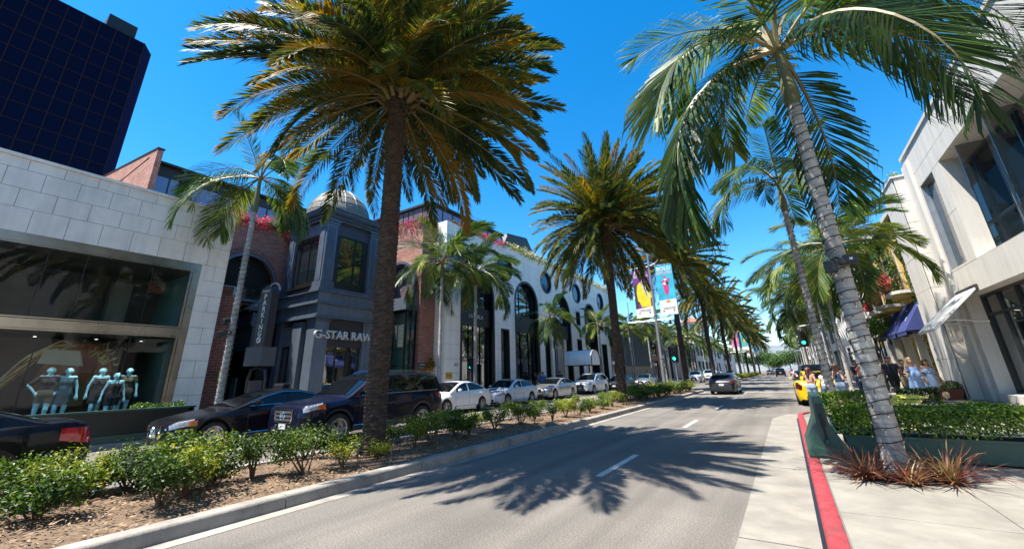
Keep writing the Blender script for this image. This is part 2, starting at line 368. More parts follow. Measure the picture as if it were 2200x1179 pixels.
# sidewalks
sw = MB(); pin = [(.17, -30), (.17, 17.5), (.45, 18.4), (1.1, 18.86), (1.9, 18.95), (2.5, 19.35), (2.71, 20.1), (2.71, 245), (60, 245), (60, -30)]
sw.prism(pin, -.02, .126, 'z'); sidew = struct(sw.build('pavement_right', M_joint))
for i in range(5):
    x0 = .18 if i == 0 else .18 + i * 1.36
    for j in range(-4, 26):
        y0 = j * 1.5; y1 = y0 + 1.5
        xa, xb = x0, .18 + (i + 1) * 1.36
        if y1 > 17.5 and i == 0: continue
        if y1 > 18.7 and xa < 2.72: xa = 2.72
        if xb - xa < .1 or y1 > 39: continue
        if i == 4: xb = 9
        me = MB().box(xa + .005, xb - .005, y0 + .005, y1 - .005, .05, .15).mesh('slab', M_conc)
        put('paving_slab', me, sidew)
sl2 = MB(); sl2.prism([(-15.86, -40), (-15.86, 245), (-60, 245), (-60, -40)], -.02, .146, 'z'); struct(sl2.build('pavement_left', M_conc))

# ---- median
def median(y0, y1, tag_):
    path_curb('median_kerb', [(-5.95, y0), (-5.95, y1)], .24, .16, M_curb, 2.4, -1)
    path_curb('median_kerb', [(-8.95, y0), (-8.95, y1)], .2, .16, M_curb, 4.0, 1)
    b = MB()
    b.grid(lambda u, v: (-8.76 + v * 2.58, y0 + u * (y1 - y0), .10 + .05 * math.sin(v * math.pi) + .03 * math.sin(u * (y1 - y0) * 1.7 + v * 5) * math.sin(v * math.pi)), int((y1 - y0) / .5), 10)
    b.box(-8.76, -6.18, y0 - .001, y0 + .02, -.02, .12); b.box(-8.76, -6.18, y1 - .02, y1 + .001, -.02, .12)
    return struct(b.build('median_bed', M_mulch, smooth=True))
median(-14, 37.5, ''); median(58, 230, '')
gt = MB(); gt.add([(-5.95, -14, .004), (-5.72, -14, .004), (-5.72, 37.5, .004), (-5.95, 37.5, .004)], [(0, 1, 2, 3)]); struct(gt.build('median_gutter', M_curb))
ch = MB()
for i in range(9000):
    x = rnd.uniform(-8.7, -6.25); y = -2 + 26 * rnd.random() ** 1.4; z = .135 + .05 * math.sin((x + 8.76) / 2.58 * math.pi) - .012
    a = rnd.uniform(0, 6.28); l = rnd.uniform(.012, .05); w = rnd.uniform(.006, .016); t = rnd.uniform(-.02, .02)
    dx, dy = math.cos(a) * l, math.sin(a) * l; ex, ey = -math.sin(a) * w, math.cos(a) * w
    ch.add([(x - dx, y - dy, z), (x + ex, y + ey, z + .012), (x + dx, y + dy, z + t + .01), (x - ex, y - ey, z + .004)], [(0, 1, 2, 3)])
c_ = stuff(ch.build('mulch_chips', M_chip, recalc=False)); tag(c_, 'brown bark chips strewn over the median bed', 'mulch')
# ================================================================ plants
M_date = leafmat('date_palm_leaf', [(.018, .034, .012), (.044, .070, .014), (.078, .098, .018), (.135, .125, .02), (.25, .145, .018)], .5, .36, scale=1.1)
M_king = leafmat('king_palm_leaf', [(.016, .038, .014), (.036, .076, .018), (.075, .125, .022), (.20, .22, .04)], .45, .32, scale=.8)
M_shaft = leafmat('crownshaft', [(.06, .075, .025), (.12, .12, .05), (.17, .15, .07)], .5, .03)
M_shrub = leafmat('shrub_leaf', [(.016, .036, .008), (.045, .09, .012), (.12, .17, .018), (.26, .27, .032)], .45, .3, scale=1.3)
M_hedge = leafmat('hedge_leaf', [(.006, .02, .005), (.02, .055, .008), (.065, .13, .014), (.16, .24, .025)], .38, .2, scale=2.2)
M_ivy = leafmat('ivy_leaf', [(.01, .03, .008), (.03, .07, .012), (.06, .12, .02)], .45, .2, scale=3)
M_tree = leafmat('tree_leaf', [(.015, .04, .008), (.04, .09, .015), (.10, .17, .02)], .5, .25, scale=1)
M_petal = leafmat('magenta_petal', [(.5, .02, .10), (.72, .03, .16), (.8, .10, .2)], .6, .35, scale=3)
M_petal2 = leafmat('orange_petal', [(.75, .05, .03), (.8, .14, .03), (.82, .4, .04)], .6, .35, scale=4)
M_petalw = leafmat('pale_petal', [(.5, .42, .3), (.7, .62, .5), (.4, .35, .15)], .6, .3, scale=4)
M_flax = leafmat('flax_leaf', [(.07, .018, .016), (.14, .04, .028), (.20, .09, .055), (.26, .2, .08)], .45, .2, scale=4)
M_rachis = mat('rachis', (.20, .15, .045), .5, var=.3, scale=3)
M_trunkd = mat('date_palm_bark', (.072, .048, .034), .95, var=.55, scale=7, bump=.6, bscale=35)
M_wire = mat('light_cable', (.008, .014, .011), .5, var=0)
M_bulb = mat('bulb', (.75, .72, .5), .2, var=0)

def kingbark():
    M = mat('king_palm_bark', (.42, .40, .37), .85, var=.3, scale=3.5, bump=.4, bscale=25, dirt=.6, dscale=1.5, dcol=(.15, .13, .11))
    t = M.node_tree; N = t.nodes; L = t.links; b = N['Principled BSDF']; src = b.inputs['Base Color'].links[0].from_socket
    g = [n for n in N if n.type == 'NEW_GEOMETRY'][0]
    w = N.new('ShaderNodeTexWave'); w.bands_direction = 'Z'; w.wave_profile = 'SAW'; w.inputs['Scale'].default_value = 1.9; w.inputs['Distortion'].default_value = .6; w.inputs['Detail'].default_value = 2
    L.new(g.outputs['Position'], w.inputs['Vector'])
    mr = N.new('ShaderNodeMapRange'); mr.inputs['From Min'].default_value = .8; mr.inputs['From Max'].default_value = 1.0; mr.inputs['To Min'].default_value = 1.0; mr.inputs['To Max'].default_value = .62
    L.new(w.outputs['Fac'], mr.inputs['Value'])
    h = N.new('ShaderNodeHueSaturation'); L.new(mr.outputs[0], h.inputs['Value']); L.new(src, h.inputs['Color']); L.new(h.outputs[0], b.inputs['Base Color'])
    return M
M_trunkk = kingbark()

def frond_mesh(name, L, droop, npair, lmax, w, mats, seed, hang=0., start=.14, fan=(62, 24), lift=.25, power=1.3, fold=False, rr=.03):
    r = random.Random(seed); mb = MB(); N = 26
    pts = []; tang = []; p = Vector((0, 0, 0)); yaw = 0; cy = r.uniform(-.25, .25)
    for i in range(N + 1):
        s = i / N; a = -droop * s ** power; yw = cy * s * s
        T = Vector((math.cos(a) * math.cos(yw), math.cos(a) * math.sin(yw), math.sin(a)))
        pts.append(p.copy()); tang.append(T); p = p + T * (L / N)
    mb.tube(pts[::2] + ([pts[-1]] if N % 2 else []), [rr * (1 - .85 * i / (N / 2)) for i in range(N // 2 + 1)], 4, mi=1)
    for k in range(npair):
        s = start + (1 - start) * (k + .5) / npair
        f = s * N; i = min(int(f), N - 1); P = pts[i].lerp(pts[i + 1], f - i); T = tang[i].lerp(tang[i + 1], f - i).normalized()
        side = Vector((0, 1, 0)); side = (side - T * side.dot(T)).normalized(); up = T.cross(side); up = up if up.z > -2 else -up
        up = side.cross(T) * -1 if False else Vector((0, 0, 1)) - T * T.z
        up = up.normalized() if up.length > .05 else Vector((1, 0, 0))
        u = (s - start) / (1 - start)
        ll = lmax * (.35 + .65 * math.sin(math.pi * min(1, .18 + .72 * u)) ** .7) * (1 if u < .85 else lerp(1, .62, (u - .85) / .15))
        a = R(lerp(fan[0], fan[1], u))
        for sg in (-1, 1):
            l = ll * r.uniform(.85, 1.1); aa = a + r.uniform(-.12, .12); lf = lift + r.uniform(-.22, .22)
            d = (T * math.cos(aa) + side * sg * math.sin(aa) + up * lf).normalized()
            P0 = P + r.uniform(-.01, .01) * T
            wd = T.cross(d); 
            if wd.length < .05: wd = up
            wv = (T * .75 + up * .35 * sg).normalized(); wv = (wv - d * wv.dot(d)).normalized() * w * r.uniform(.8, 1.15)
            mid = P0 + d * l * .45 - Vector((0, 0, hang * l * .16)); tip = P0 + d * l * (1 - .25 * hang) - Vector((0, 0, hang * l * .62))
            if fold:
                m2 = P0 + d * l * .78 - Vector((0, 0, hang * l * .36))
                mb.add([P0 - wv * .35, P0 + wv * .35, mid + wv, mid - wv, m2 + wv * .7, m2 - wv * .7, tip], [(0, 1, 2, 3), (3, 2, 4, 5), (5, 4, 6)])
            else:
                mb.add([P0, mid + wv, tip, mid - wv], [(0, 1, 2, 3)])
    return mb.mesh(name, mats, recalc=False)

DATE_F = [frond_mesh('date_frond', 4.6, d, 96, .66, .031, [M_date, M_rachis], 11 + i, hang=.25, start=.13, fan=(58, 20), lift=.28, power=1.25) for i, d in enumerate((.35, .6, .85, 1.1, 1.35, .7))]
DATE_FAR = [frond_mesh('date_frond', 4.6, d, 52, .7, .052, [M_date, M_rachis], 31 + i, hang=.25, fan=(58, 20), lift=.28) for i, d in enumerate((.4, .8, 1.2))]
KING_F = [frond_mesh('king_frond', 3.3, d, 88, .88, .0185, [M_king, M_rachis], 51 + i, hang=h, start=.16, fan=(68, 30), lift=.15, power=1.1, fold=True, rr=.035) for i, (d, h) in enumerate(((1.2, .6), (1.7, .9), (2.1, 1.1), (.7, .5), (1.5, .35), (2.6, 1.0)))]
KING_FAR = [frond_mesh('king_frond', 2.7, d, 40, .72, .038, [M_king, M_rachis], 71 + i, hang=h, fan=(68, 30), lift=.12, power=1.1) for i, (d, h) in enumerate(((1.2, .6), (1.8, .9), (.7, .6), (2.1, 1.)))]

def date_trunk(H, r0, r1, n=30, row=.085, sub=4):
    """stubby overlapping leaf bases set in a staggered lattice; flares at foot and head"""
    nz = int(H / row * sub); vs = []
    for i in range(nz + 1):
        z = H * i / nz; t = z / H
        r = lerp(r0, r1, t) + .10 * max(0, 1 - z / .5) ** 2 + .16 * max(0, (t - .9) / .1) ** 1.2
        ri = i // sub; ph = (i % sub) / sub
        for j in range(n):
            k = (j + (1.5 if ri % 2 else 0)) / 3.0; c = abs((k % 1) - .5) * 2
            amp = .038 + .05 * max(0, (t - .88) / .12)
            b = amp * (1 - c ** 2) * (ph ** .7) + .012 * math.sin(j * 7.1 + i * 3.7)
            a = 2 * math.pi * j / n + .02 * math.sin(i * 1.3)
            vs.append(((r + b) * math.cos(a), (r + b) * math.sin(a), z))
    fs = [(i * n + j, i * n + (j + 1) % n, (i + 1) * n + (j + 1) % n, (i + 1) * n + j) for i in range(nz) for j in range(n)] + [tuple(range(nz * n, (nz + 1) * n))]
    return MB().add(vs, fs).mesh('date_trunk', M_trunkd, recalc=False)
DT = date_trunk(9.5, .225, .195)
def date_palm(label, x, y, H, nf=74, scale=1., far=False, seed=1, low=-30, long=1.0, right_min=None):
    r = random.Random(seed); t = thing('date_palm', label, 'palm', (x, y, .1), r.uniform(0, 6.28), 'date palms along the median')
    put('trunk', DT, t, sc=(1, 1, H / 9.5))
    head = MB()
    for i in range(60):
        a = i * 2.4; z = H - .5 + .75 * i / 60; rr_ = .44 - .2 * (i / 60); d = Vector((math.cos(a), math.sin(a), .9)).normalized()
        p = Vector((math.cos(a) * rr_, math.sin(a) * rr_, z)); head.bar(p - d * .12, p + d * .2, .1, .05)
    head.build('leaf_bases', M_rachis, t)
    for i in range(nf):
        u = i / (nf - 1); az = i * 2.39996 + r.uniform(-.15, .15)
        pitch = lerp(84, low, u ** .85) + r.uniform(-7, 7)
        if right_min is not None:
            wa = az + t.rotation_euler.z
            if math.cos(wa) > .35: pitch = max(pitch, right_min + 12 * r.random())
        if far: me = DATE_FAR[0 if u < .3 else (1 if u < .7 else 2)]
        else: me = DATE_F[0] if u < .2 else (DATE_F[1] if u < .4 else DATE_F[[2, 5, 3, 1][i % 4] if u < .75 else [3, 2, 5][i % 3]])
        rr_ = .2
        put('frond', me, t, (rr_ * math.cos(az), rr_ * math.sin(az), H + .25 - .55 * u), (r.uniform(-.5, .5), -R(pitch), az), scale * r.uniform(.88, 1.1) * (.9 if u < .06 else long))
    return t

def king_trunk(H, r0, r1, n=20):
    nz = int(H / .06); vs = []
    for i in range(nz + 1):
        z = H * i / nz; t = z / H; r = lerp(r0, r1, t ** .8) + .04 * max(0, 1 - z / .35) ** 2 + .006 * math.sin(i * 2.1) * math.sin(i * .37)
        for j in range(n): a = 2 * math.pi * j / n; vs.append((r * math.cos(a), r * math.sin(a), z))
    fs = [(i * n + j, i * n + (j + 1) % n, (i + 1) * n + (j + 1) % n, (i + 1) * n + j) for i in range(nz) for j in range(n)]
    return MB().add(vs, fs).mesh('king_trunk', M_trunkk, True, recalc=False)
KT = king_trunk(7.0, .12, .088)
def shaft_mesh(L, r0, r1):
    return MB().lathe([(r0 * .95, -.03), (r0 * 1.25, .12), (r0 * 1.2, .35), (lerp(r0, r1, .6) * 1.05, L * .65), (r1, L)], 14).mesh('shaft', M_shaft, True)
def king_palm(label, x, y, H, nf=13, fscale=1., seed=1, far=False, fronds=None, trunk_me=None, tsc=1., group='king palms lining the street', shaft=1.0, shr=.13, base=.146):
    r = random.Random(seed); t = thing('king_palm', label, 'palm', (x, y, base), 0, group)
    put('trunk', trunk_me or KT, t, sc=(tsc, tsc, 1 if trunk_me else H / 7.0))
    put('crownshaft', shaft_mesh(shaft, shr, shr * .55), t, (0, 0, H - .02))
    sp = MB(); sp.tube([(0, 0, 0), (.03, 0, .7), (.08, .02, 1.5)], [.035, .025, .004], 5); sp.build('spear_leaf', M_shaft, t, loc=(0, 0, H + shaft * .9))
    Z = H + shaft
    if fronds is None:
        fronds = []
        for i in range(nf):
            u = i / (nf - 1); az = i * 137.5 + r.uniform(-20, 20)
            fronds.append((az, lerp(78, -15, u) + r.uniform(-8, 8), r.choice([0, 1, 4] if u < .6 else [1, 2, 0]), r.uniform(.85, 1.1)))
    src = KING_FAR if far else KING_F
    for az, pit, k, s in fronds:
        put('frond', src[k % len(src)], t, (.06 * math.cos(R(az)), .06 * math.sin(R(az)), Z - .12), (r.uniform(-.3, .3), -R(pit), R(az)), s * fscale)
    return t

def string_lights(label, x, y, z0, z1, r0, r1, H, turns, seed=0, base=.146):
    r = random.Random(seed); t = thing('string_lights', label, 'string lights', (x, y, base), 0, 'fairy lights wound round palm trunks')
    pts = []; n = int(turns * 14)
    def rad(z): return lerp(r0, r1, (z / H) ** .8) + .04 * max(0, 1 - z / .35) ** 2 + .022
    for i in range(n + 1):
        z = lerp(z0, z1, i / n) + .006 * math.sin(i * 1.7) + .008 * math.sin(i * .37); a = 2 * math.pi * turns * i / n
        pts.append((rad(z) * math.cos(a), rad(z) * math.sin(a), z))
    MB().tube(pts, .0075, 4).build('cable', M_wire, t)
    b = MB(); c = MB()
    for i in range(0, n, 3):
        p = Vector(pts[i]); o = Vector((p.x, p.y, 0)).normalized(); q = p + o * .012 - Vector((0, 0, r.uniform(.03, .09)))
        c.tube([p, q], .006, 4); b.lathe([(0, 0), (.006, .006), (.006, .022), (0, .04)], 5, (q.x + o.x * .006, q.y + o.y * .006, q.z - .03))
    stuff(c.build('leads', M_wire, t)); stuff(b.build('bulbs', M_bulb, t)); return t

# ---- leafy masses
def leaf_cloud(pts, nrm, size, r, asp=.5, jit=.7):
    mb = MB()
    for p, nn in zip(pts, nrm):
        s = size * r.uniform(.6, 1.25); n = (Vector(nn) + Vector((r.gauss(0, jit), r.gauss(0, jit), r.gauss(0, jit)))).normalized()
        a = n.cross(Vector((r.gauss(0, 1), r.gauss(0, 1), r.gauss(0, 1))))
        if a.length < .01: continue
        a.normalize(); b = n.cross(a); p = Vector(p); h = n * s * .12
        mb.add([p - a * s * .5, p + b * s * asp * .5 + h, p + a * s * .5, p - b * s * asp * .5 + h], [(0, 1, 2, 3)])
    return mb
def shrub_mesh(seed, H=.78, Rr=.42, n=1700, size=.062):
    r = random.Random(seed); stems = MB(); pts = []; nr = []
    tips = []
    for i in range(7):
        a = r.uniform(0, 6.28); l = Rr * r.uniform(.2, .75); h = H * r.uniform(.5, .85)
        p0 = Vector((r.uniform(-.04, .04), r.uniform(-.04, .04), 0)); p1 = Vector((math.cos(a) * l * .5, math.sin(a) * l * .5, h * .5)); p2 = Vector((math.cos(a) * l, math.sin(a) * l, h))
        stems.tube([p0, p1, p2], [.016, .011, .005], 5); tips.append((p2, .5)); tips.append((p1.lerp(p2, .6), .4))
        for k in range(3):
            b = a + r.uniform(-1.2, 1.2); q = p1.lerp(p2, r.random()); e = q + Vector((math.cos(b) * Rr * .4, math.sin(b) * Rr * .4, H * r.uniform(.05, .3))); stems.tube([q, e], [.007, .003], 4); tips.append((e, .4))
    for i in range(n):
        c, w = r.choice(tips); s = Rr * w
        o = Vector((r.gauss(0, .5), r.gauss(0, .5), r.gauss(0, .38))) * s; p = c + o
        if p.z < .14: continue
        pts.append(p); nr.append(o.normalized() * .6 + Vector((0, 0, .8)))
    return stems.mesh('stems', M_wood, recalc=False), leaf_cloud(pts, nr, size, r, .55, .6).mesh('foliage', M_shrub, recalc=False)
SHR = [shrub_mesh(100 + i, H=h, Rr=w, n=k, size=z) for i, (h, w, k, z) in enumerate(((.72, .40, 1500, .062), (.60, .5, 1500, .075), (.84, .34, 1000, .066), (.5, .42, 1100, .07), (.76, .46, 1900, .058)))]
SHRF = [shrub_mesh(120 + i, H=.72, Rr=.5, n=650, size=.11) for i in range(3)]
def shrub(label, x, y, k=0, s=1., far=False, rz=None, group='rose shrubs in the median bed'):
    t = thing('shrub', label, 'shrub', (x, y, .12), rz if rz is not None else rnd.uniform(0, 6.28), group)
    st, fo = (SHRF if far else SHR)[k % (3 if far else 5)]
    put('stems', st, t, sc=s); f = put('foliage', fo, t, sc=s); stuff(f); return t

def box_cloud(x0, x1, y0, y1, z0, z1, n, size, seed, top=1.6, wob=.03):
    r = random.Random(seed); pts = []; nr = []
    A = [(x1 - x0) * (y1 - y0) * top, (x1 - x0) * (z1 - z0), (x1 - x0) * (z1 - z0), (y1 - y0) * (z1 - z0), (y1 - y0) * (z1 - z0)]
    for i in range(n):
        k = r.choices(range(5), A)[0]; d = abs(r.gauss(0, 1)) * size * 1.1; x, y, z = r.uniform(x0, x1), r.uniform(y0, y1), r.uniform(z0, z1)
        w = wob * (math.sin(x * 5 + z * 3) + math.sin(y * 6 + x * 2)) + r.gauss(0, wob * .6)
        if k == 0: p = (x, y, z1 - d + w); m_ = (0, 0, 1)
        elif k == 1: p = (x, y0 + d + w, z); m_ = (0, -1, .4)
        elif k == 2: p = (x, y1 - d + w, z); m_ = (0, 1, .4)
        elif k == 3: p = (x0 + d + w, y, z); m_ = (-1, 0, .4)
        else: p = (x1 - d + w, y, z); m_ = (1, 0, .4)
        if p[2] < z0 + .12 and r.random() < .6: continue
        pts.append(p); nr.append(m_)
    return leaf_cloud(pts, nr, size, r, .6, .55)
def blob_cloud(cs, n, size, seed, asp=.55):
    """leaves through the shell of several lobes: cs = (x,y,z,rx,ry,rz)"""
    r = random.Random(seed); pts = []; nr = []
    wts = [c[3] * c[4] + c[3] * c[5] for c in cs]
    for i in range(n):
        c = r.choices(cs, wts)[0]; v = Vector((r.gauss(0, 1), r.gauss(0, 1), r.gauss(0, 1))).normalized(); k = r.random() ** .33
        k = .55 + .45 * k + r.gauss(0, .06)
        pts.append((c[0] + v.x * c[3] * k, c[1] + v.y * c[4] * k, c[2] + v.z * c[5] * k)); nr.append(v + Vector((0, 0, .4)))
    return leaf_cloud(pts, nr, size, r, asp, .6)
def tree(name, label, x, y, h, lobes, n, size, seed, mt=None, base=.15, tr=.15, group=None):
    t = thing(name, label, 'tree', (x, y, base), 0, group); r = random.Random(seed)
    tb = MB(); top = max(l[2] for l in lobes)
    tb.tube([(0, 0, 0), (.04, .02, h * .4), (0, .05, h * .7)], [tr, tr * .7, tr * .35], 8)
    for l in lobes[:7]: tb.tube([(0.02, .03, h * .38), (l[0] * .5, l[1] * .5, lerp(h * .45, l[2], .5)), (l[0], l[1], l[2])], [tr * .45, tr * .25, tr * .08], 5)
    tb.build('trunk', M_wood, t, smooth=True)
    stuff(blob_cloud(lobes, n, size, seed).build('crown', mt or M_tree, t, recalc=False)); return t
def lobes_for(h, rad, n, seed, zc=.72, flat=.7):
    r = random.Random(seed); out = []
    for i in range(n):
        a = i * 2.4; k = rad * .62 * math.sqrt((i + .5) / n); s = rad * r.uniform(.38, .58)
        out.append((k * math.cos(a), k * math.sin(a), h * zc + r.uniform(-.25, .3) * rad * flat, s, s, s * flat))
    return out
def flowers(name, label, pts, n, size, petal, seed, spread=.25, hang=.4, frac=.5, group=None, parent_loc=(0, 0, 0), up=.25):
    """trailing plant along a ledge: leaf mass, blossom mass, stems that hang down"""
    r = random.Random(seed); t = thing(name, label, 'flowers', parent_loc, 0, group); L = []; Pn = []; ln = []; pn = []; stm = MB()
    for i in range(n):
        k = r.uniform(0, len(pts) - 1.001); j = int(k); a = Vector(pts[j]).lerp(Vector(pts[j + 1]), k - j)
        dens = .5 + .5 * math.sin(k * 3.1 + seed) * math.sin(k * 1.3 + 2 * seed)
        dz = r.gauss(up * .3, up * .55) if r.random() < .62 else -abs(r.gauss(0, hang)) * dens
        p = a + Vector((r.gauss(0, spread * .6), r.gauss(0, spread * .6), dz))
        if r.random() < frac * (dens * 1.3): Pn.append(p); pn.append((r.uniform(-1, 1), r.uniform(-1, 1), .6))
        else: L.append(p); ln.append((r.uniform(-1, 1), r.uniform(-1, 1), .8))
        if i % 40 == 0: stm.tube([a, p.lerp(a, .4) + Vector((0, 0, .06)), p], [.012, .008, .004], 4)
    stuff(stm.build('stems', M_wood, t, recalc=False))
    stuff(leaf_cloud(L, ln, size, r, .55).build('foliage', M_shrub, t, recalc=False)); stuff(leaf_cloud(Pn, pn, size * .9, r, .9).build('blossoms', petal, t, recalc=False)); return t
# ================================================================ facade helpers
class Op:
    """an opening in a wall: rect, arch (semicircle on top) or circle, in wall coordinates (s along, z up)"""
    def __init__(o, kind, s0, s1, z0, z1):
        o.k, o.s0, o.s1, o.z0, o.z1 = kind, s0, s1, z0, z1; o.c = (s0 + s1) / 2; o.r = (s1 - s0) / 2
    def lo(o, s):
        if o.k == 'circle': return (o.z0 + o.z1) / 2 - math.sqrt(max(0, o.r ** 2 - (s - o.c) ** 2))
        return o.z0
    def hi(o, s):
        if o.k == 'rect': return o.z1
        d = math.sqrt(max(0, o.r ** 2 - (s - o.c) ** 2))
        return (o.z0 + o.z1) / 2 + d if o.k == 'circle' else o.z1 - o.r + d
    def samples(o):
        if o.k == 'rect': return [o.s0, o.s1]
        return [o.c - o.r * math.cos(math.pi * i / 20) for i in range(21)]
    def outline(o, n=24):
        if o.k == 'rect': return [(o.s0, o.z0), (o.s1, o.z0), (o.s1, o.z1), (o.s0, o.z1)]
        if o.k == 'circle': zc = (o.z0 + o.z1) / 2; return [(o.c + o.r * math.cos(2 * math.pi * i / 32), zc + o.r * math.sin(2 * math.pi * i / 32)) for i in range(32)]
        zs = o.z1 - o.r
        return [(o.s0, o.z0), (o.s1, o.z0)] + [(o.c + o.r * math.cos(math.pi * i / n), zs + o.r * math.sin(math.pi * i / n)) for i in range(n + 1)]
def traps(s0, s1, z0, z1, ops):
    rel = [o for o in ops if o.s0 < s1 - 1e-6 and o.s1 > s0 + 1e-6 and o.z0 < z1 and o.z1 > z0]
    bp = {s0, s1}
    for o in rel: bp |= {x for x in o.samples() if s0 < x < s1}
    bp = sorted(bp); out = []
    for a, b in zip(bp, bp[1:]):
        if b - a < 1e-5: continue
        mid = (a + b) / 2; segs = [(z0, z0, z1, z1)]
        for o in rel:
            if not o.s0 < mid < o.s1: continue
            la, lb, ha, hb = o.lo(a), o.lo(b), o.hi(a), o.hi(b); new = []
            for (pa, pb, qa, qb) in segs:
                if min(qa, la) - pa > 1e-3 or min(qb, lb) - pb > 1e-3: new.append((pa, pb, max(pa, min(qa, la)), max(pb, min(qb, lb))))
                if qa - max(pa, ha) > 1e-3 or qb - max(pb, hb) > 1e-3: new.append((min(qa, max(pa, ha)), min(qb, max(pb, hb)), qa, qb))
            segs = new
        out += [(a, b) + s for s in segs]
    return out
class Wall:
    """plane with origin at d, along axis 'y' (faces +X or -X) or 'x' (faces -Y or +Y); nf = facing sign"""
    def __init__(w, axis, d, nf): w.axis, w.d, w.nf = axis, d, nf
    def P(w, s, z, off=0):
        h = w.d + w.nf * off
        return (h, s, z) if w.axis == 'y' else (s, h, z)
    def slab(w, mb, s0, s1, z0, z1, o0, o1, ops=(), mi=0):
        for (a, b, pa, pb, qa, qb) in traps(s0, s1, z0, z1, ops):
            vs = [w.P(a, pa, o0), w.P(b, pb, o0), w.P(b, qb, o0), w.P(a, qa, o0), w.P(a, pa, o1), w.P(b, pb, o1), w.P(b, qb, o1), w.P(a, qa, o1)]
            mb.add(vs, [(0, 3, 2, 1), (4, 5, 6, 7), (0, 1, 5, 4), (1, 2, 6, 5), (2, 3, 7, 6), (3, 0, 4, 7)], mi)
        return mb
    def panels(w, root, cols, rows, ops, mt, t=.05, gap=.012, name='stone_panel', stagger=0, jit=.004):
        for i, (z0, z1) in enumerate(zip(rows, rows[1:])):
            cc = cols[i % len(cols)] if isinstance(cols[0], (list, tuple)) else cols
            for s0, s1 in zip(cc, cc[1:]):
                mb = w.slab(MB(), s0 + gap / 2, s1 - gap / 2, z0 + gap / 2, z1 - gap / 2, 0, t + rnd.uniform(-jit, jit), ops)
                if mb.f: mb.build(name, mt, root, recalc=False)
    def reveal(w, root, o, o0, o1, mt, band=.0, name='reveal'):
        mb = MB(); zc = (o.z0 + o.z1) / 2; pl = [(o.c + (s - o.c) * (1 - .005 / o.r), zc + (z - zc) * (1 - .01 / (o.z1 - o.z0))) for s, z in o.outline()]; k = len(pl)
        vs = [w.P(s, z, o0) for s, z in pl] + [w.P(s, z, o1) for s, z in pl]
        mb.add(vs, [(i, (i + 1) % k, k + (i + 1) % k, k + i) for i in range(k)])
        return mb.build(name, mt, root, recalc=False)
    def ring(w, root, o, width, o0, o1, mt, name='frame', inward=True):
        """flat band that follows the opening's edge"""
        pl = o.outline(); zc = (o.z0 + o.z1) / 2; k = len(pl); mb = MB(); inner = []
        for i, (s, z) in enumerate(pl):
            p0 = Vector(pl[i - 1]); p1 = Vector(pl[i]); p2 = Vector(pl[(i + 1) % k]); d1 = (p1 - p0); d2 = (p2 - p1)
            d1 = d1.normalized() if d1.length > 1e-6 else d2.normalized(); d2 = d2.normalized() if d2.length > 1e-6 else d1
            n1 = Vector((-d1.y, d1.x)); n2 = Vector((-d2.y, d2.x)); n = (n1 + n2); n = n / max(.3, n.length ** 2 / 2)
            q = p1 + n * width * (1 if inward else -1); inner.append((q.x, q.y))
        A = [w.P(s, z, o0) for s, z in pl]; B = [w.P(s, z, o0) for s, z in inner]; C = [w.P(s, z, o1) for s, z in pl]; D = [w.P(s, z, o1) for s, z in inner]
        vs = A + B + C + D; fs = []
        for i in range(k):
            j = (i + 1) % k; fs += [(2 * k + i, 2 * k + j, 3 * k + j, 3 * k + i), (i, j, 2 * k + j, 2 * k + i), (k + i, 3 * k + i, 3 * k + j, k + j)]
        mb.add(vs, fs); return mb.build(name, mt, root)
    def pane(w, root, o, s0, s1, z0, z1, off, mt, name='pane'):
        """glass inside opening o clipped to a rectangle, tilted a hair so that panes mirror differently"""
        mb = MB(); a1 = rnd.uniform(-.004, .004); a2 = rnd.uniform(-.004, .004)
        ss = sorted({s0, s1} | {x for x in o.samples() if s0 < x < s1})
        for a, b in zip(ss, ss[1:]):
            pa, pb = max(z0, o.lo(a)), max(z0, o.lo(b)); qa, qb = min(z1, o.hi(a)), min(z1, o.hi(b))
            if qa - pa < 1e-3 and qb - pb < 1e-3: continue
            f = lambda s, z: off + a1 * (s - s0) + a2 * (z - z0)
            mb.add([w.P(a, pa, f(a, pa)), w.P(b, pb, f(b, pb)), w.P(b, qb, f(b, qb)), w.P(a, qa, f(a, qa))], [(0, 1, 2, 3)])
        if mb.f: return mb.build(name, mt, root, recalc=False)
    def bar(w, root, s0, s1, z0, z1, o0, o1, mt, name='mullion'):
        mb = MB(); w.slab(mb, s0, s1, z0, z1, o0, o1); return mb.build(name, mt, root)
    def window(w, root, o, cols, rows, off, mt, fm, mw=.06, fw=.08, name='window', depth=.06):
        g = put(name, None, root)
        w.ring(g, o, fw, off, off + depth, fm)
        for s0, s1 in zip(cols, cols[1:]):
            for z0, z1 in zip(rows, rows[1:]): w.pane(g, o, s0, s1, z0, z1, off + .01, mt)
        for s in cols[1:-1]: w.bar(g, s - mw / 2, s + mw / 2, o.lo(s), min(rows[-1], o.hi(s)), off, off + depth * .9, fm)
        for z in rows[1:-1]: w.bar(g, o.s0 + fw * .5, o.s1 - fw * .5, z - mw / 2, z + mw / 2, off, off + depth * .8, fm)
        return g
def rng(a, b, step):
    n = max(1, round((b - a) / step)); return [a + (b - a) * i / n for i in range(n + 1)]

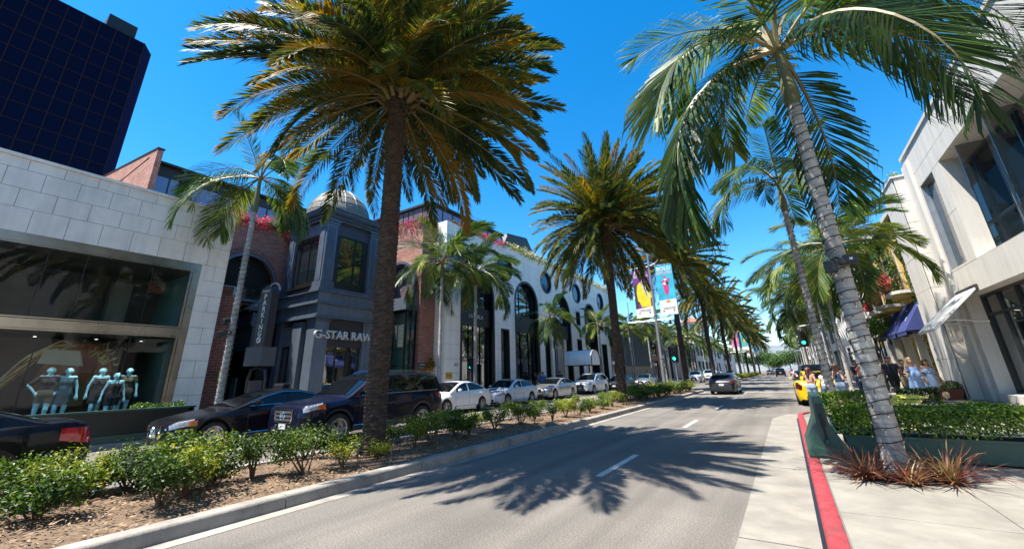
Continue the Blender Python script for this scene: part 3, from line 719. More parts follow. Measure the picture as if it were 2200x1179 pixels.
# ================================================================ pale stone store (far left)
b = thing('stone_store', 'pale stone shop with a big steel-framed display window on the far left', 'building', (0, 0, 0))
w = Wall('y', -19, 1)
op = [Op('rect', -9.0, 6.33, .45, 6.2)]
MB_ = MB(); w.slab(MB_, -14, 7.22, .1, 8.5, -.3, 0, op); MB_.build('wall', M_joint, b)
base = 2.43
rows = [6.2, 6.37 + .0, 6.96, 7.57, 8.19, 8.55]
rows = [6.2, 6.96, 7.57, 8.19, 8.55]
def cols_off(off): return [-14] + [x for x in [base + off + .81 * i for i in range(-20, 7)] if -14 < x < 7.0] + [7.22]
w.panels(b, [cols_off(0), cols_off(-.42), cols_off(0), cols_off(-.42)], rows, op, M_stone, .06)
pz = [.15, .62, 1.24, 1.86, 2.48, 3.1, 3.72, 4.34, 4.96, 5.58, 6.2]
w.panels(b, [[6.33, 7.22], [6.33, 6.80, 7.22]], pz, op, M_stone, .06)
MB().box(-19.3, -18.88, -14, 7.26, 8.55, 8.66).build('coping', M_stone, b)
MB().box(-26, -19.31, -14, 7.22, .1, 8.5).build('end_block', M_joint, b) if False else None
MB().box(-30, -19.3, 7.05, 7.215, .1, 8.55).build('end_wall', M_joint, b)
MB().box(-30, -19.3, -14, 7.05, 8.35, 8.5).build('roof_slab', M_joint, b)
# steel bands and panes
w.bar(b, -9, 6.33, 5.93, 6.2, -.12, .05, M_bronze, 'steel_band'); w.bar(b, -9, 6.33, 5.86, 5.915, -.1, .08, M_bronze, 'steel_trim')
w.bar(b, -9, 6.33, 3.36, 3.64, -.12, .06, M_bronze, 'steel_band'); w.bar(b, -9, 6.33, 3.66, 3.7, -.1, .09, M_bronze, 'steel_trim'); w.bar(b, -9, 6.33, 3.3, 3.345, -.1, .09, M_bronze, 'steel_trim')
w.bar(b, 6.10, 6.33, .45, 5.86, -.12, .04, M_bronze, 'steel_post'); w.bar(b, 6.0, 6.07, .45, 5.86, -.12, .07, M_bronze, 'steel_trim')
w.bar(b, -9, 6.33, .15, .45, -.3, .03, M_black, 'plinth')
for z0, z1 in ((.45, 3.3), (3.7, 5.86)):
    ys = [-9, -6.2, -4.0, -1.8, .4, 2.25, 3.13, 4.9, 6.0] if z0 > 1 else [-9, -6.2, -4, -1.8, .4, 2.6, 4.75, 6.0]
    for a, c in zip(ys, ys[1:]):
        MB().add([(-19.04 + rnd.uniform(-.004, .004), a + .01, z0), (-19.04, c - .01, z0), (-19.04 + rnd.uniform(-.006, .006), c - .01, z1), (-19.04, a + .01, z1)], [(0, 1, 2, 3)]).build('pane', M_shop, b)
        w.bar(b, c - .012, c + .012, z0, z1, -.06, -.03, M_black, 'glazing_bar')
# inside
MB().box(-23.6, -19.13, -9.2, 6.6, .2, .45).build('floor', M_inter, b); MB().box(-23.6, -19.13, -9.2, 6.6, 3.4, 3.6).build('floor', M_inter, b)
MB().box(-23.75, -23.6, -9.2, 6.8, .2, 6.2).build('back_wall', mat('charcoal_wall', (.07, .07, .075), .7, var=.3), b); MB().box(-23.6, -19.3, 6.5, 6.6, .45, 6.2).build('side_wall', mat('teal_wall', (.10, .22, .22), .6, var=.2), b)
MB().box(-23.6, -19.3, -9.2, 6.6, 6.1, 6.2).build('ceiling', M_inter, b)
for i in range(5): MB().box(-22.6, -22.3, -6 + i * 2.4, -5.0 + i * 2.4, .45, 3.1).build('display_panel', M_inter, b)
for i in range(6): MB().box(-22.3, -21.8, -5 + i * 1.9, -4.4 + i * 1.9, 3.6, 5.6).build('clothes_rack', mat('dim_clothes%d' % (i % 3), [(.1, .09, .08), (.03, .03, .035), (.16, .15, .14)][i % 3], .8), b)
# small ceiling spotlights over the display
for k_, yy in enumerate((2.6, 4.0, 5.2)):
    sp_ = put('ceiling_spot', None, b); MB().lathe([(.0, .14), (.06, .13), (.065, .0)], 12, (-19.55, yy, 3.16)).build('can', M_black, sp_); MB().lathe([(0, 3.165), (.05, 3.165)], 12, (-19.55, yy, 0)).build('lamp_face', mat('lamp_face', (.8, .8, .75), .4, var=0, emit=(1, .97, .9, 4)), sp_)
    ld = bpy.data.lights.new('display_spot', 'SPOT'); ld.energy = 40; ld.spot_size = R(95); ld.spot_blend = .6; ld.shadow_soft_size = .05; ld.color = (1, .97, .92)
    lo_ = bpy.data.objects.new('display_spot', ld); COL.objects.link(lo_); lo_.parent = sp_; lo_.location = (-19.55, yy, 3.14); lo_.rotation_euler = (0, R(-12), 0)
# poster of hair behind the mannequins
po = thing('window_poster', 'tall poster of long wind-blown chestnut hair behind the shop mannequins', 'poster', (-21.2, 0, 0))
MB().box(-.03, 0, 1.2, 5.6, .5, 3.25).build('sheet', mat('poster_dark', (.035, .012, .012), .5, var=.5, scale=1.2), po)
def strand(name, pts, wd, mt, z):
    mb = MB(); k = len(pts)
    for i, (y, zz) in enumerate(pts):
        t = i / (k - 1); ww = wd * math.sin(math.pi * min(.97, .12 + .85 * t))
        mb.v += [(z, y, zz + ww), (z, y + ww * .4, zz - ww)]
    mb.f = [(2 * i, 2 * i + 1, 2 * i + 3, 2 * i + 2) for i in range(k - 1)]; mb.mi = [0] * len(mb.f); mb.build(name, mt, po, recalc=False)
M_h1 = mat('hair_brown', (.26, .085, .025), .6, var=.4, scale=6); M_h2 = mat('hair_blond', (.62, .5, .26), .6, var=.35, scale=8); M_h3 = mat('skin_print', (.33, .13, .11), .6, var=.25, scale=1.5)
MB().add([(.004, 3.75, 2.15), (.004, 4.45, 2.1), (.004, 4.6, 2.6), (.004, 4.4, 2.95), (.004, 3.85, 2.9), (.004, 3.6, 2.5)], [tuple(range(6))]).build('face_patch', M_h3, po)
MB().add([(.003, 3.0, 1.6), (.003, 4.9, 1.5), (.003, 5.0, 2.2), (.003, 4.75, 2.95), (.003, 4.2, 3.15), (.003, 3.6, 3.0), (.003, 3.2, 2.3)], [tuple(range(7))]).build('hair_mass', M_h1, po)
for i in range(16):
    r_ = random.Random(i); a = r_.uniform(0, .5); ox = r_.uniform(-.12, .12)
    strand('hair_strand', [(2.2 + .45 * t * 6 / 1.6 + ox, 1.35 + a * .3 + 1.65 * math.sin(min(1, t * 1.05) * 1.65) + .05 * math.sin(t * 14 + i)) for t in [j / 14 for j in range(15)]], r_.uniform(.02, .05), M_h2 if i % 2 else M_h1, .006 + i * .0015)
for i in range(14):
    r_ = random.Random(40 + i); y0 = r_.uniform(4.2, 4.9); z0 = r_.uniform(2.55, 3.15)
    strand('hair_curl', [(y0 + .22 * t + .05 * math.sin(t * 9 + i), z0 + .12 * math.sin(t * 7 + i) - .1 * t) for t in [j / 10 for j in range(11)]], r_.uniform(.015, .035), M_h2, .032 + i * .001)
MB().add([(.055, 3.15, 2.9), (.055, 4.0, 2.86), (.055, 4.2, 2.34), (.055, 3.05, 2.42)], [(0, 1, 2, 3)]).build('white_card', mat('pale_card', (.55, .5, .42), .6), po)
for (y0, y1) in ((3.5, 3.95), (4.0, 4.45)):
    MB().add([(.06, y0, 1.0), (.06, y1, 1.0), (.06, y1 - .02, 1.35), (.06, (y0 + y1) / 2 + (.3 if y0 > 3.8 else -.05), 2.0), (.06, y0 + .02, 1.3)], [(0, 1, 2, 3, 4)]).build('tan_panel', mat('tan_card', (.22, .15, .06), .6), po)

# ================================================================ brick court building with corner tower
b = thing('brick_court', 'red brick building with an arched opening behind the corner tower', 'building', (0, 0, 0))
w = Wall('y', -23.2, 1); ar = Op('arch', 8.35, 11.35, 5.6, 8.3)
mb = MB(); w.slab(mb, 6.0, 11.9, 5.55, 10.05, -.5, 0, [ar]); mb.build('brick_wall', M_brick, b)
# voussoir bricks round the arch
for i in range(46):
    a = math.pi * (i + .5) / 46; c0 = Vector((0, math.cos(a), math.sin(a))); t = Vector((0, -math.sin(a), math.cos(a)))
    MB().obox(Vector((-23.18, ar.c, 6.8)) + c0 * 1.68, (.03, 0, 0), t * .043, c0 * .13).build('brick', M_brick, b)
mb = MB(); mb.grid(lambda u, v: (-23.5 + .36 * v, ar.c + 1.5 * math.cos(math.pi * u) * (1 - .0), 6.8 + 1.5 * math.sin(math.pi * u)), 28, 1); mb.build('arch_lining', M_bluelt, b)
w.ring(b, Op('arch', 8.35, 11.35, 5.7, 8.3), .14, -.02, .05, M_bluelt, 'arch_rim')
MB().box(-29, -23.7, 6, 11.9, 5.2, 8.6).build('loggia_void', M_dark, b); MB().box(-36, -22.75, 11.95, 19.2, .12, 9.6).build('rear_block', M_brick, b); MB().box(-36, -29.1, 6.0, 11.9, .12, 9.6).build('rear_block', M_dark, b)
mb = MB(); mb.box(-23.5, -23.42, 8.4, 11.3, 5.75, 6.45); mb.build('balustrade_glass', M_glass, b)
MB().box(-23.4, -23.1, 8.5, 9.3, 5.75, 6.35).build('terracotta_trough', M_terra, b)
MB().box(-23.9, -23.12, 6, 11.9, 10.05, 10.15).build('parapet_cap', M_brick2, b)
# upper storey of dark glass
w2 = Wall('y', -24.0, 1); mb = MB(); mb.box(-31, -24.05, 5.0, 15.0, 10.1, 12.0); mb.build('attic_storey', M_dkbronze, b)
o = Op('rect', 5.2, 14.6, 10.2, 11.45); w2.window(b, o, [5.2, 5.9, 6.9, 8.2, 9.4, 10.6, 12.0, 13.3, 14.6], [10.2, 11.45], .0, M_pink, M_black, .05, .05)
MB().box(-31, -23.75, 4.9, 15.1, 12.0, 12.1).build('attic_eave', M_dkbronze, b)
for yy in (6.4, 9.0, 11.6): MB().box(-24.0, -23.8, yy - .08, yy + .08, 10.1, 12.0).build('attic_post', M_dkbronze, b)
# sloping brick fin wall
mb = MB(); mb.prism([(-22.76, 10.0), (-22.76, 12.17), (-33, 13.75), (-33, 10.0)], 4.9, 5.12, 'y'); mb.build('brick_fin', M_brick, b)
mb = MB(); mb.prism([(-22.7, 12.17), (-22.7, 12.25), (-33, 13.83), (-33, 13.75)], 4.87, 5.15, 'y'); mb.build('fin_cap', M_dkbronze, b)
# lower brick strip and plain black upright strip next to the stone shop
MB().box(-20.2, -19.6, 7.45, 8.16, .14, 5.25).build('brick_pier', M_brick2, b); MB().box(-19.8, -19.5, 7.26, 7.44, .14, 6.0).build('black_strip', M_black, b)
# slate porch and shopfront below it
mb = MB()
for i in range(9):
    z = 5.28 + .105 * i; yy = 10.05 + .11 * i
    for j in range(14):
        x0 = -26.6 + j * .285 + (.14 if i % 2 else 0); q = rnd.uniform(-.006, .006)
        mb.obox((x0 + .14, yy + .07, z + .055 + q), (.137, 0, 0), (0, .075, .062), (0, -.008, .012))
stuff(mb.build('shingles', mat('slate_shingle', (.42, .42, .36), .8, var=.3, scale=5), b))
mb = MB(); mb.prism([(10.05, 5.2), (11.05, 6.15), (11.4, 6.15), (11.4, 5.2)], -26.6, -22.62, 'x'); mb.build('porch', M_blue, b)
MB().box(-26.6, -22.62, 9.98, 10.06, 5.1, 5.24).build('gutter', M_black, b)
MB().box(-26.6, -22.62, 10.2, 11.4, 4.4, 5.1).build('porch_fascia', M_blue, b); MB().box(-26.6, -22.62, 10.15, 10.19, 4.55, 4.63).build('fascia_trim', M_bluelt, b)
MB().box(-26.6, -22.62, 10.3, 10.45, 3.2, 4.4).build('awning_board', mat('grey_board', (.09, .10, .12), .6, var=.2), b)
MB().box(-29, -22.62, 10.9, 11.4, .14, 4.4).build('shopfront_void', M_dark, b)
for x in (-26.5, -25.4, -24.3, -23.3): MB().box(x - .03, x + .03, 10.82, 10.9, .14, 3.2).build('mullion', M_black, b)
wx = Wall('x', 10.86, -1); oo = Op('rect', -26.6, -22.6, .5, 3.2); wx.window(b, oo, [-26.6, -25.4, -24.3, -23.3, -22.62], [.5, 3.2], 0, M_glass, M_black)
MB().box(-24.9, -24.4, 10.7, 10.8, .8, 1.9).build('painted_panel', mat('dim_print', (.15, .3, .3), .6, var=.6, scale=8), b)

# ---- the tower
t = thing('corner_tower', 'slate-blue corner tower with glazed lantern and pale dome', 'building', (0, 0, 0))
X0, X1, Y0, Y1 = -22.6, -19.0, 11.5, 14.9
for (x, y, sx, sy) in ((X1, Y0, .72, .72), (X0, Y0, .5, .6), (X1, Y1, .6, .6)):
    xa = x - sx if x == X1 else x; ya = y if y == Y0 else y - sy
    MB().box(xa, xa + sx, ya, ya + sy, .14, 4.62).build('pier', M_bluelt, t); MB().box(xa - .04, xa + sx + .04, ya - .04, ya + sy + .04, .14, .5).build('pier_foot', M_blue, t)
    MB().box(xa - .05, xa + sx + .05, ya - .05, ya + sy + .05, 4.45, 4.62).build('pier_cap', M_blue, t)
MB().box(-20.95, -20.15, 11.46, 11.8, .14, 4.5).build('pier', M_bluelt, t)
MB().box(X0 + .3, X1 - .5, Y0 + .55, Y1 - .3, .14, 4.6).build('shop_void', M_dark, t)
w = Wall('y', -19.25, 1); o = Op('rect', 12.25, 14.3, .15, 3.5); w.window(t, o, [12.25, 12.9, 13.6, 14.3], [.15, 2.9, 3.5], 0, M_refl, M_black, name='shop_window')
w = Wall('x', 11.75, -1); o = Op('rect', -22.1, -19.75, .15, 4.4); w.window(t, o, [-22.1, -21.2, -20.1, -19.75], [.15, 3.3, 4.4], 0, M_refl, M_black, name='shop_window')
MB().box(-22.1, -21.0, 11.60, 11.68, 3.35, 4.35).build('blind', mat('blind_grey', (.16, .17, .18), .6, var=.2), t)
MB().box(-19.2, -19.1, 12.2, 14.4, 3.25, 4.6).build('sign_board', mat('sign_board', (.03, .027, .032), .6), t)
def tier(z0, z1, e, mt, nm):
    return MB().box(X0 - e, X1 + e, Y0 - e, Y1 + e, z0, z1).build(nm, mt, t)
tier(4.62, 4.75, .18, M_blue, 'cornice_step'); tier(4.75, 5.32, .04, M_bluelt, 'frieze'); tier(5.32, 5.42, .2, M_blue, 'cornice_step'); tier(5.42, 5.92, .08, M_bluelt, 'frieze'); tier(5.92, 6.04, .22, M_blue, 'cornice_step'); tier(6.04, 6.18, .14, M_blue, 'cornice_step')
for k in range(6):  # panel joints of the friezes
    xx = X0 + .3 + k * .58
    MB().box(xx, xx + .012, Y0 - .045, Y0 - .03, 4.76, 5.31).build('joint', M_black, t); MB().box(xx + .2, xx + .212, Y0 - .085, Y0 - .07, 5.43, 5.91).build('joint', M_black, t)
# lantern
for (x, y) in ((X1, Y0), (X0, Y0), (X1, Y1), (X0, Y1)):
    xa = x - .62 if x == X1 else x; ya = y if y == Y0 else y - .62
    MB().box(xa, xa + .62, ya, ya + .62, 6.18, 9.9).build('column', M_bluelt, t)
    MB().box(xa - .07, xa + .69, ya - .07, ya + .69, 6.18, 6.5).build('column_base', M_blue, t); MB().box(xa + .12, xa + .5, ya - .035, ya + .655, 6.55, 9.5).build('pilaster', M_blue, t)
    MB().box(xa - .035, xa + .655, ya + .12, ya + .5, 6.55, 9.5).build('pilaster', M_blue, t)
    for z in (9.5, 9.66, 9.8): MB().box(xa - .03 - (z - 9.5) * .25, xa + .65 + (z - 9.5) * .25, ya - .03 - (z - 9.5) * .25, ya + .65 + (z - 9.5) * .25, z, z + .09).build('capital', M_bluelt, t)
MB().box(X0 + .4, X1 - .4, Y0 + .42, Y1 - .4, 6.18, 9.95).build('lantern_core', M_dark, t)
w = Wall('y', -19.18, 1); o = Op('rect', 12.12, 14.28, 6.25, 9.9)
mb = MB(); w.slab(mb, 12.12, 14.28, 6.25, 9.9, -.1, .02, [Op('rect', 12.4, 14.0, 6.55, 9.2)]); mb.build('window_surround', M_black, t)
MB().box(-19.2, -19.15, 12.15, 14.25, 9.2, 9.88).build('header_panel', mat('dim_panel', (.05, .055, .07), .5), t)
w.window(t, Op('rect', 12.4, 14.0, 6.55, 9.2), [12.4, 13.45, 14.0], [6.55, 9.2], -.06, M_refl, M_black, name='lantern_window')
w = Wall('x', 11.68, -1); mb = MB(); w.slab(mb, -21.98, -19.62, 6.25, 9.2, -.1, .02, [Op('rect', -21.7, -19.9, 6.55, 9.0)]); mb.build('window_surround', M_black, t)
for i in range(3): MB().box(-21.96 + i * .78, -21.2 + i * .78, 11.64, 11.7, 9.2, 9.88).build('header_panel', M_bluelt, t)
w.window(t, Op('rect', -21.7, -19.9, 6.55, 9.0), [-21.7, -20.75, -19.9], [6.55, 9.0], -.06, M_refl, M_black, name='lantern_window')
MB().box(-21.9, -19.7, 11.2, 11.5, 6.2, 6.26).build('sill', M_black, t)
for z0, z1, e in ((9.9, 10.02, .06), (10.02, 10.16, .16), (10.16, 10.24, .30), (10.24, 10.4, .36), (10.4, 10.46, .42)): tier(z0, z1, e, M_blue, 'cornice_step')
# dome: gores with standing seams
cx, cy, r0 = -20.8, 13.2, 1.78
prof = [(r0, 0), (r0 * 1.0, .22), (r0 * .985, .45), (r0 * .93, .85), (r0 * .82, 1.25), (r0 * .66, 1.6), (r0 * .45, 1.9), (r0 * .22, 2.08), (.1, 2.14)]
M_dome = mat('dome_lead', (.135, .125, .098), .6, var=.15, scale=1.5, dirt=.4, dcol=(.09, .095, .085), dscale=.8)
for k in range(16):
    mb = MB(); a0 = 2 * math.pi * k / 16 + .012; a1 = 2 * math.pi * (k + 1) / 16 - .012
    mb.lathe(prof, 2, (cx, cy, 10.46), 'z', 0, a0, a1); mb.build('dome_gore', M_dome, t, smooth=True)
    a = 2 * math.pi * k / 16; mb = MB(); mb.tube([(cx + (r + .005) * math.cos(a), cy + (r + .005) * math.sin(a), 10.46 + h) for r, h in prof], .022, 4); mb.build('dome_seam', M_bluelt, t)
for h in (2, 3, 4, 5): MB().lathe([(prof[h][0] + .002, 10.46 + prof[h][1] - .01), (prof[h][0] + .014, 10.46 + prof[h][1]), (prof[h][0] + .002, 10.46 + prof[h][1] + .01)], 40, (cx, cy, 0)).build('dome_lap', M_bluelt, t)
f = MB(); f.lathe([(.14, 12.58), (.16, 12.66), (.1, 12.72), (.2, 12.86), (.2, 12.98), (.08, 13.1), (.03, 13.14), (.022, 14.5), (0, 14.52)], 12, (cx, cy, 0)); fi = f.build('finial', M_black, t, smooth=True)
v = MB(); v.prism([(-.3, 13.72), (-.12, 13.82), (-.12, 13.76), (.16, 13.76), (.16, 13.86), (.32, 13.72), (.16, 13.62), (.16, 13.7), (-.12, 13.7), (-.12, 13.62)], -.01, .01, 'y'); o = v.build('weather_vane', M_black, fi, loc=(cx, cy, 0)); o.rotation_euler = (0, 0, .6)
sg = thing('shop_sign', 'big grey three-dimensional shop lettering on the slate tower', 'sign', (0, 0, 0))
M_let = mat('sign_letters', (.5, .5, .52), .45, metal=.3, var=.05)
text('G-STAR RAW', sg, M_let, (-18.92, 11.42, 3.8), .56, (R(90), 0, R(90)), .07, 'LEFT', 1.0, bold=.012)
# attached glass vestibule and brick pier
b = thing('brick_pier_block', 'brick pier with ivy stains and an arched glass vestibule beside the marble wall', 'building', (0, 0, 0))
w = Wall('x', 19.3, -1); ar = Op('arch', -23.4, -20.3, .14, 9.6)
mb = MB(); w.slab(mb, -25.5, -19.9, .14, 12.45, -.4, 0, [ar]); mb.build('brick_wall', M_brick, b)
MB().box(-20.3, -19.9, 19.72, 20.85, .14, 12.45).build('brick_return', M_brick, b); MB().box(-25.5, -20.3, 19.75, 20.85, 12.2, 12.44).build('roof_slab', M_joint, b)
w.ring(b, Op('arch', -23.45, -20.25, .14, 9.65), .2, -.1, .3, M_bluelt, 'arch_rim'); MB().box(-23.4, -20.3, 19.9, 20.0, .14, 9.5).build('void', M_dark, b)
MB().box(-23.5, -20.05, 18.2, 19.28, 5.95, 6.75).build('canopy', M_bluelt, b)
w.window(b, Op('arch', -23.3, -20.4, 6.7, 9.5), [-23.3, -22.4, -21.4, -20.4], [6.7, 9.5], -.2, M_pink, M_bluelt)
wf = Wall('x', 18.35, -1); wf.window(b, Op('rect', -23.4, -20.15, .2, 5.95), [-23.4, -22.3, -21.2, -20.15], [.2, 2.4, 5.95], 0, M_shop, M_black, name='vestibule_window')
wg = Wall('y', -20.15, 1); wg.window(b, Op('rect', 18.35, 19.25, .2, 5.95), [18.35, 18.8, 19.25], [.2, 2.4, 5.95], 0, M_shop, M_black, name='vestibule_window')
MB().box(-23.4, -20.4, 19.0, 19.25, .2, 5.9).build('teal_backdrop', mat('teal_display', (.12, .33, .33), .5, var=.5, scale=1.2), b)
for i in range(26): MB().box(-23.3, -20.3, 18.5, 18.53, 3.6 + i * .085, 3.64 + i * .085).build('blind_slat', mat('blind_slat', (.45, .48, .47), .5), b)
pl = thing('street_plaque', 'small green name plaque on the brick pier', 'sign', (0, 0, 0)); MB().box(-19.88, -19.84, 19.35, 20.05, 2.15, 2.6).build('plate', M_green, pl)
text('RODEO', pl, M_white, (-19.83, 19.7, 2.47), .15, (R(90), 0, R(90)), .002); text('COLLECTION', pl, M_white, (-19.83, 19.7, 2.28), .1, (R(90), 0, R(90)), .002)
flowers('flower_basket', 'round basket of red and orange flowers on the brick pier corner', [(-19.7, 19.9, 2.2), (-19.7, 20.5, 2.4), (-19.7, 20.3, 2.8)], 700, .09, M_petal2, 5, .2, .3, .55)

# ================================================================ white marble building
b = thing('marble_building', 'long white marble shop building with tall arched windows and round windows', 'building', (0, 0, 0))
w = Wall('y', -19, 1); MY0, MY1, MH = 20.78, 57.4, 12.7
arches = [Op('arch', 22.4, 26.6, .5, 9.75), Op('arch', 29.65, 33.85, .5, 10.0), Op('arch', 36.8, 41.0, .15, 9.95), Op('arch', 45.0, 48.6, .5, 9.9)]
rects = [Op('rect', 27.5, 28.75, .5, 5.36), Op('rect', 34.9, 35.95, .5, 5.2), Op('rect', 42.6, 43.7, 6.9, 8.5), Op('rect', 42.4, 43.7, .5, 5.4), Op('rect', 49.6, 50.8, 6.9, 8.4), Op('rect', 49.8, 51.6, .5, 5.2), Op('rect', 52.8, 56.4, .5, 6.0)]
circs = [Op('circle', c - 1.17, c + 1.17, 10.62 - 1.17, 10.62 + 1.17) for c in (28.3, 35.75, 43.2, 50.65)]
allop = arches + rects + circs
mb = MB(); w.slab(mb, MY0, MY1, .14, MH - .1, -.35, 0, allop); mb.build('wall', M_joint, b)
w.panels(b, rng(MY0, MY1, 1.45), [.15, .95, 1.9, 2.85, 3.8, 4.75, 5.7, 6.65, 7.6, 8.6, 9.6, 10.65, 11.7, 12.7], allop, M_marble, .05, .016)
wn = Wall('x', MY0, -1); wn.panels(b, [-19.9, -19.4, -18.95], [.15, 1.9, 3.8, 5.7, 7.6, 9.6, 11.7, 12.7], [], M_marble, .04, .014)
MB().box(-19.9, -19.0, MY0, MY0 + .3, .14, 12.6).build('end_return', M_joint, b)
MB().box(-40, -19.35, MY0 + .3, MY1, 12.3, 12.55).build('roof_slab', M_joint, b); MB().box(-40, -19.4, MY1 - .3, MY1, .14, 12.5).build('end_wall', M_marble, b)
for i, o in enumerate(arches):
    w.ring(b, o, .2, -.02, .09, M_black, 'arch_frame'); w.reveal(b, o, .05, -.6, M_black)
    a, c = o.s0, o.s1; third = (c - a) / 3
    if i == 2:
        w.window(b, o, [a, a + third, c - third, c], [6.6, 10.2], -.4, M_refl, M_black, .09, .12)
        w.bar(b, a, c, 5.2, 6.55, -.45, -.1, M_black, 'spandrel'); w.bar(b, a + .1, c - .1, 4.2, 5.2, -1.1, -.8, M_marble, 'soffit_panel')
        MB().box(-21.5, -20.2, a + .3, c - .3, .15, 4.4).build('door_void', M_dark, b); MB().box(-20.3, -20.1, c - 1.5, c - .2, .15, 4.9).build('porch_side', M_marble, b)
        MB().box(-20.2, -20.1, a + 1.0, a + 1.25, .15, 3.6).build('door', mat('dark_wood_door', (.08, .025, .015), .5), b)
    else:
        w.window(b, o, [a, a + third, c - third, c], [.5, 3.0, 5.3], -.4, M_refl, M_black, .07, .12); w.bar(b, a, c, 5.3, 6.7, -.45, -.2, M_black, 'spandrel')
        w.window(b, o, [a, a + third, c - third, c], [6.7, 10.1], -.4, M_refl, M_black, .07, .12)
for o in rects: w.ring(b, o, .14, -.05, .07, M_black, 'frame'); w.reveal(b, o, .05, -.3, M_black); w.window(b, o, [o.s0, o.s1], [o.z0, o.z1], -.25, M_refl, M_black)
M_bglass = mat('blue_window', (.012, .05, .14), .04, var=.1, spec=.8)
for o in circs: w.ring(b, o, .16, -.02, .08, M_black, 'round_frame'); w.pane(b, o, o.s0, o.s1, o.z0, o.z1, -.12, M_bglass)
text('LA PERLA', b, M_white, (-19.17, 24.5, 6.0), .42, (R(90), 0, R(90)), .01)
text('421', b, M_black, (-18.94, 22.02, 2.45), .32, (R(90), 0, R(90)), .004)
q = put('brass_plate', None, b); MB().box(-18.95, -18.92, 20.95, 21.6, 1.55, 1.95).build('plate', mat('brass', (.72, .45, .06), .35, metal=.5), q); text('LA PERLA', q, M_black, (-18.915, 21.27, 1.75), .11, (R(90), 0, R(90)), .001)
# barrel awning
a = thing('barrel_awning', 'white barrel-vaulted canvas awning over the marble building entrance', 'awning', (0, 0, 0))
M_canvas = mat('white_canvas', (.78, .78, .78), .8, var=.06, scale=1.5)
yc, ra, zb = 40.15, 1.15, 2.5
mb = MB(); mb.grid(lambda u, v: (-18.95 + 2.9 * v, yc - ra * math.cos(math.pi * u), zb + .42 + (1.05 * math.sin(math.pi * u))), 24, 6)
mb.add([(-18.95, yc - ra, zb), (-16.05, yc - ra, zb), (-16.05, yc - ra, zb + .42), (-18.95, yc - ra, zb + .42), (-18.95, yc + ra, zb), (-16.05, yc + ra, zb), (-16.05, yc + ra, zb + .42), (-18.95, yc + ra, zb + .42)], [(0, 1, 2, 3), (4, 5, 6, 7)])
mb.build('canvas', M_canvas, a, smooth=True)
arcp = [(yc - ra, zb)] + [(yc - ra * math.cos(math.pi * i / 20), zb + .42 + 1.05 * math.sin(math.pi * i / 20)) for i in range(21)] + [(yc + ra, zb)]
mb = MB(); mb.add([(-16.06, y, z) for y, z in arcp], [tuple(range(len(arcp)))]); mb.build('front_panel', M_canvas, a)
MB().tube([(-16.02, y, z) for y, z in arcp], .045, 6).build('front_hoop', M_black, a); MB().tube([(-18.6, y, z + .01) for y, z in arcp], .02, 5).build('piping', mat('gold_piping', (.6, .45, .1), .5), a)
for s in (-1, 1):
    MB().tube([(-16.05, yc + s * ra, zb), (-16.05, yc + s * ra, .15)], .03, 6).build('post', M_black, a)
    MB().box(-18.95, -16.0, yc + s * ra - .03, yc + s * ra + .03, zb - .05, zb).build('rail', M_black, a)
# roof storeys behind the parapet
b = thing('glass_penthouse', 'mirrored pinkish glass penthouse with black frames above the brick pier', 'building', (0, 0, 0))
MB().box(-33, -21.05, 21.2, 31, 12.4, 14.75).build('core', M_dkbronze, b)
w = Wall('y', -21.03, 1); w.window(b, Op('rect', 21.2, 31, 12.6, 14.6), rng(21.2, 31, 1.2), [12.6, 14.6], 0, M_pink, M_black, .06, .06)
w = Wall('x', 21.18, -1); w.window(b, Op('rect', -27, -21.05, 12.6, 14.7), [-27, -26.2, -25, -24.2, -23.6, -23.0, -22.0, -21.05], [12.6, 13.75, 14.7], 0, M_pink, M_black, .05, .05)
MB().box(-33, -20.85, 21.0, 31.1, 14.75, 14.92).build('roof_edge', M_dkbronze, b)
r = MB()
for z in (15.1, 15.35): r.tube([(-21.0, 26, z), (-21.0, 29, z)], .025, 5)
for yy in (26, 27.5, 29): r.tube([(-21.0, yy, 14.9), (-21.0, yy, 15.35)], .025, 5)
r.build('roof_rail', M_steel, b)
b = thing('mansard_block', 'dark bronze sloping plant-room on the roof of the marble building', 'building', (0, 0, 0))
mb = MB(); mb.prism([(31.3, 12.5), (33.6, 16.0), (37.4, 16.5), (40.2, 13.5), (40.2, 12.5)], -30, -22, 'x'); mb.build('body', M_dkbronze, b)
MB().add([(-21.98, 36.6, 13.6), (-21.98, 38.6, 13.4), (-21.98, 37.9, 14.9), (-21.98, 36.9, 15.4)], [(0, 1, 2, 3)]).build('pane', M_pink, b)
for x in (-22.05,): MB().bar((x, 33.4, 15.9), (x, 36.9, 16.4), .12, .1).build('ridge_trim', M_black, b)
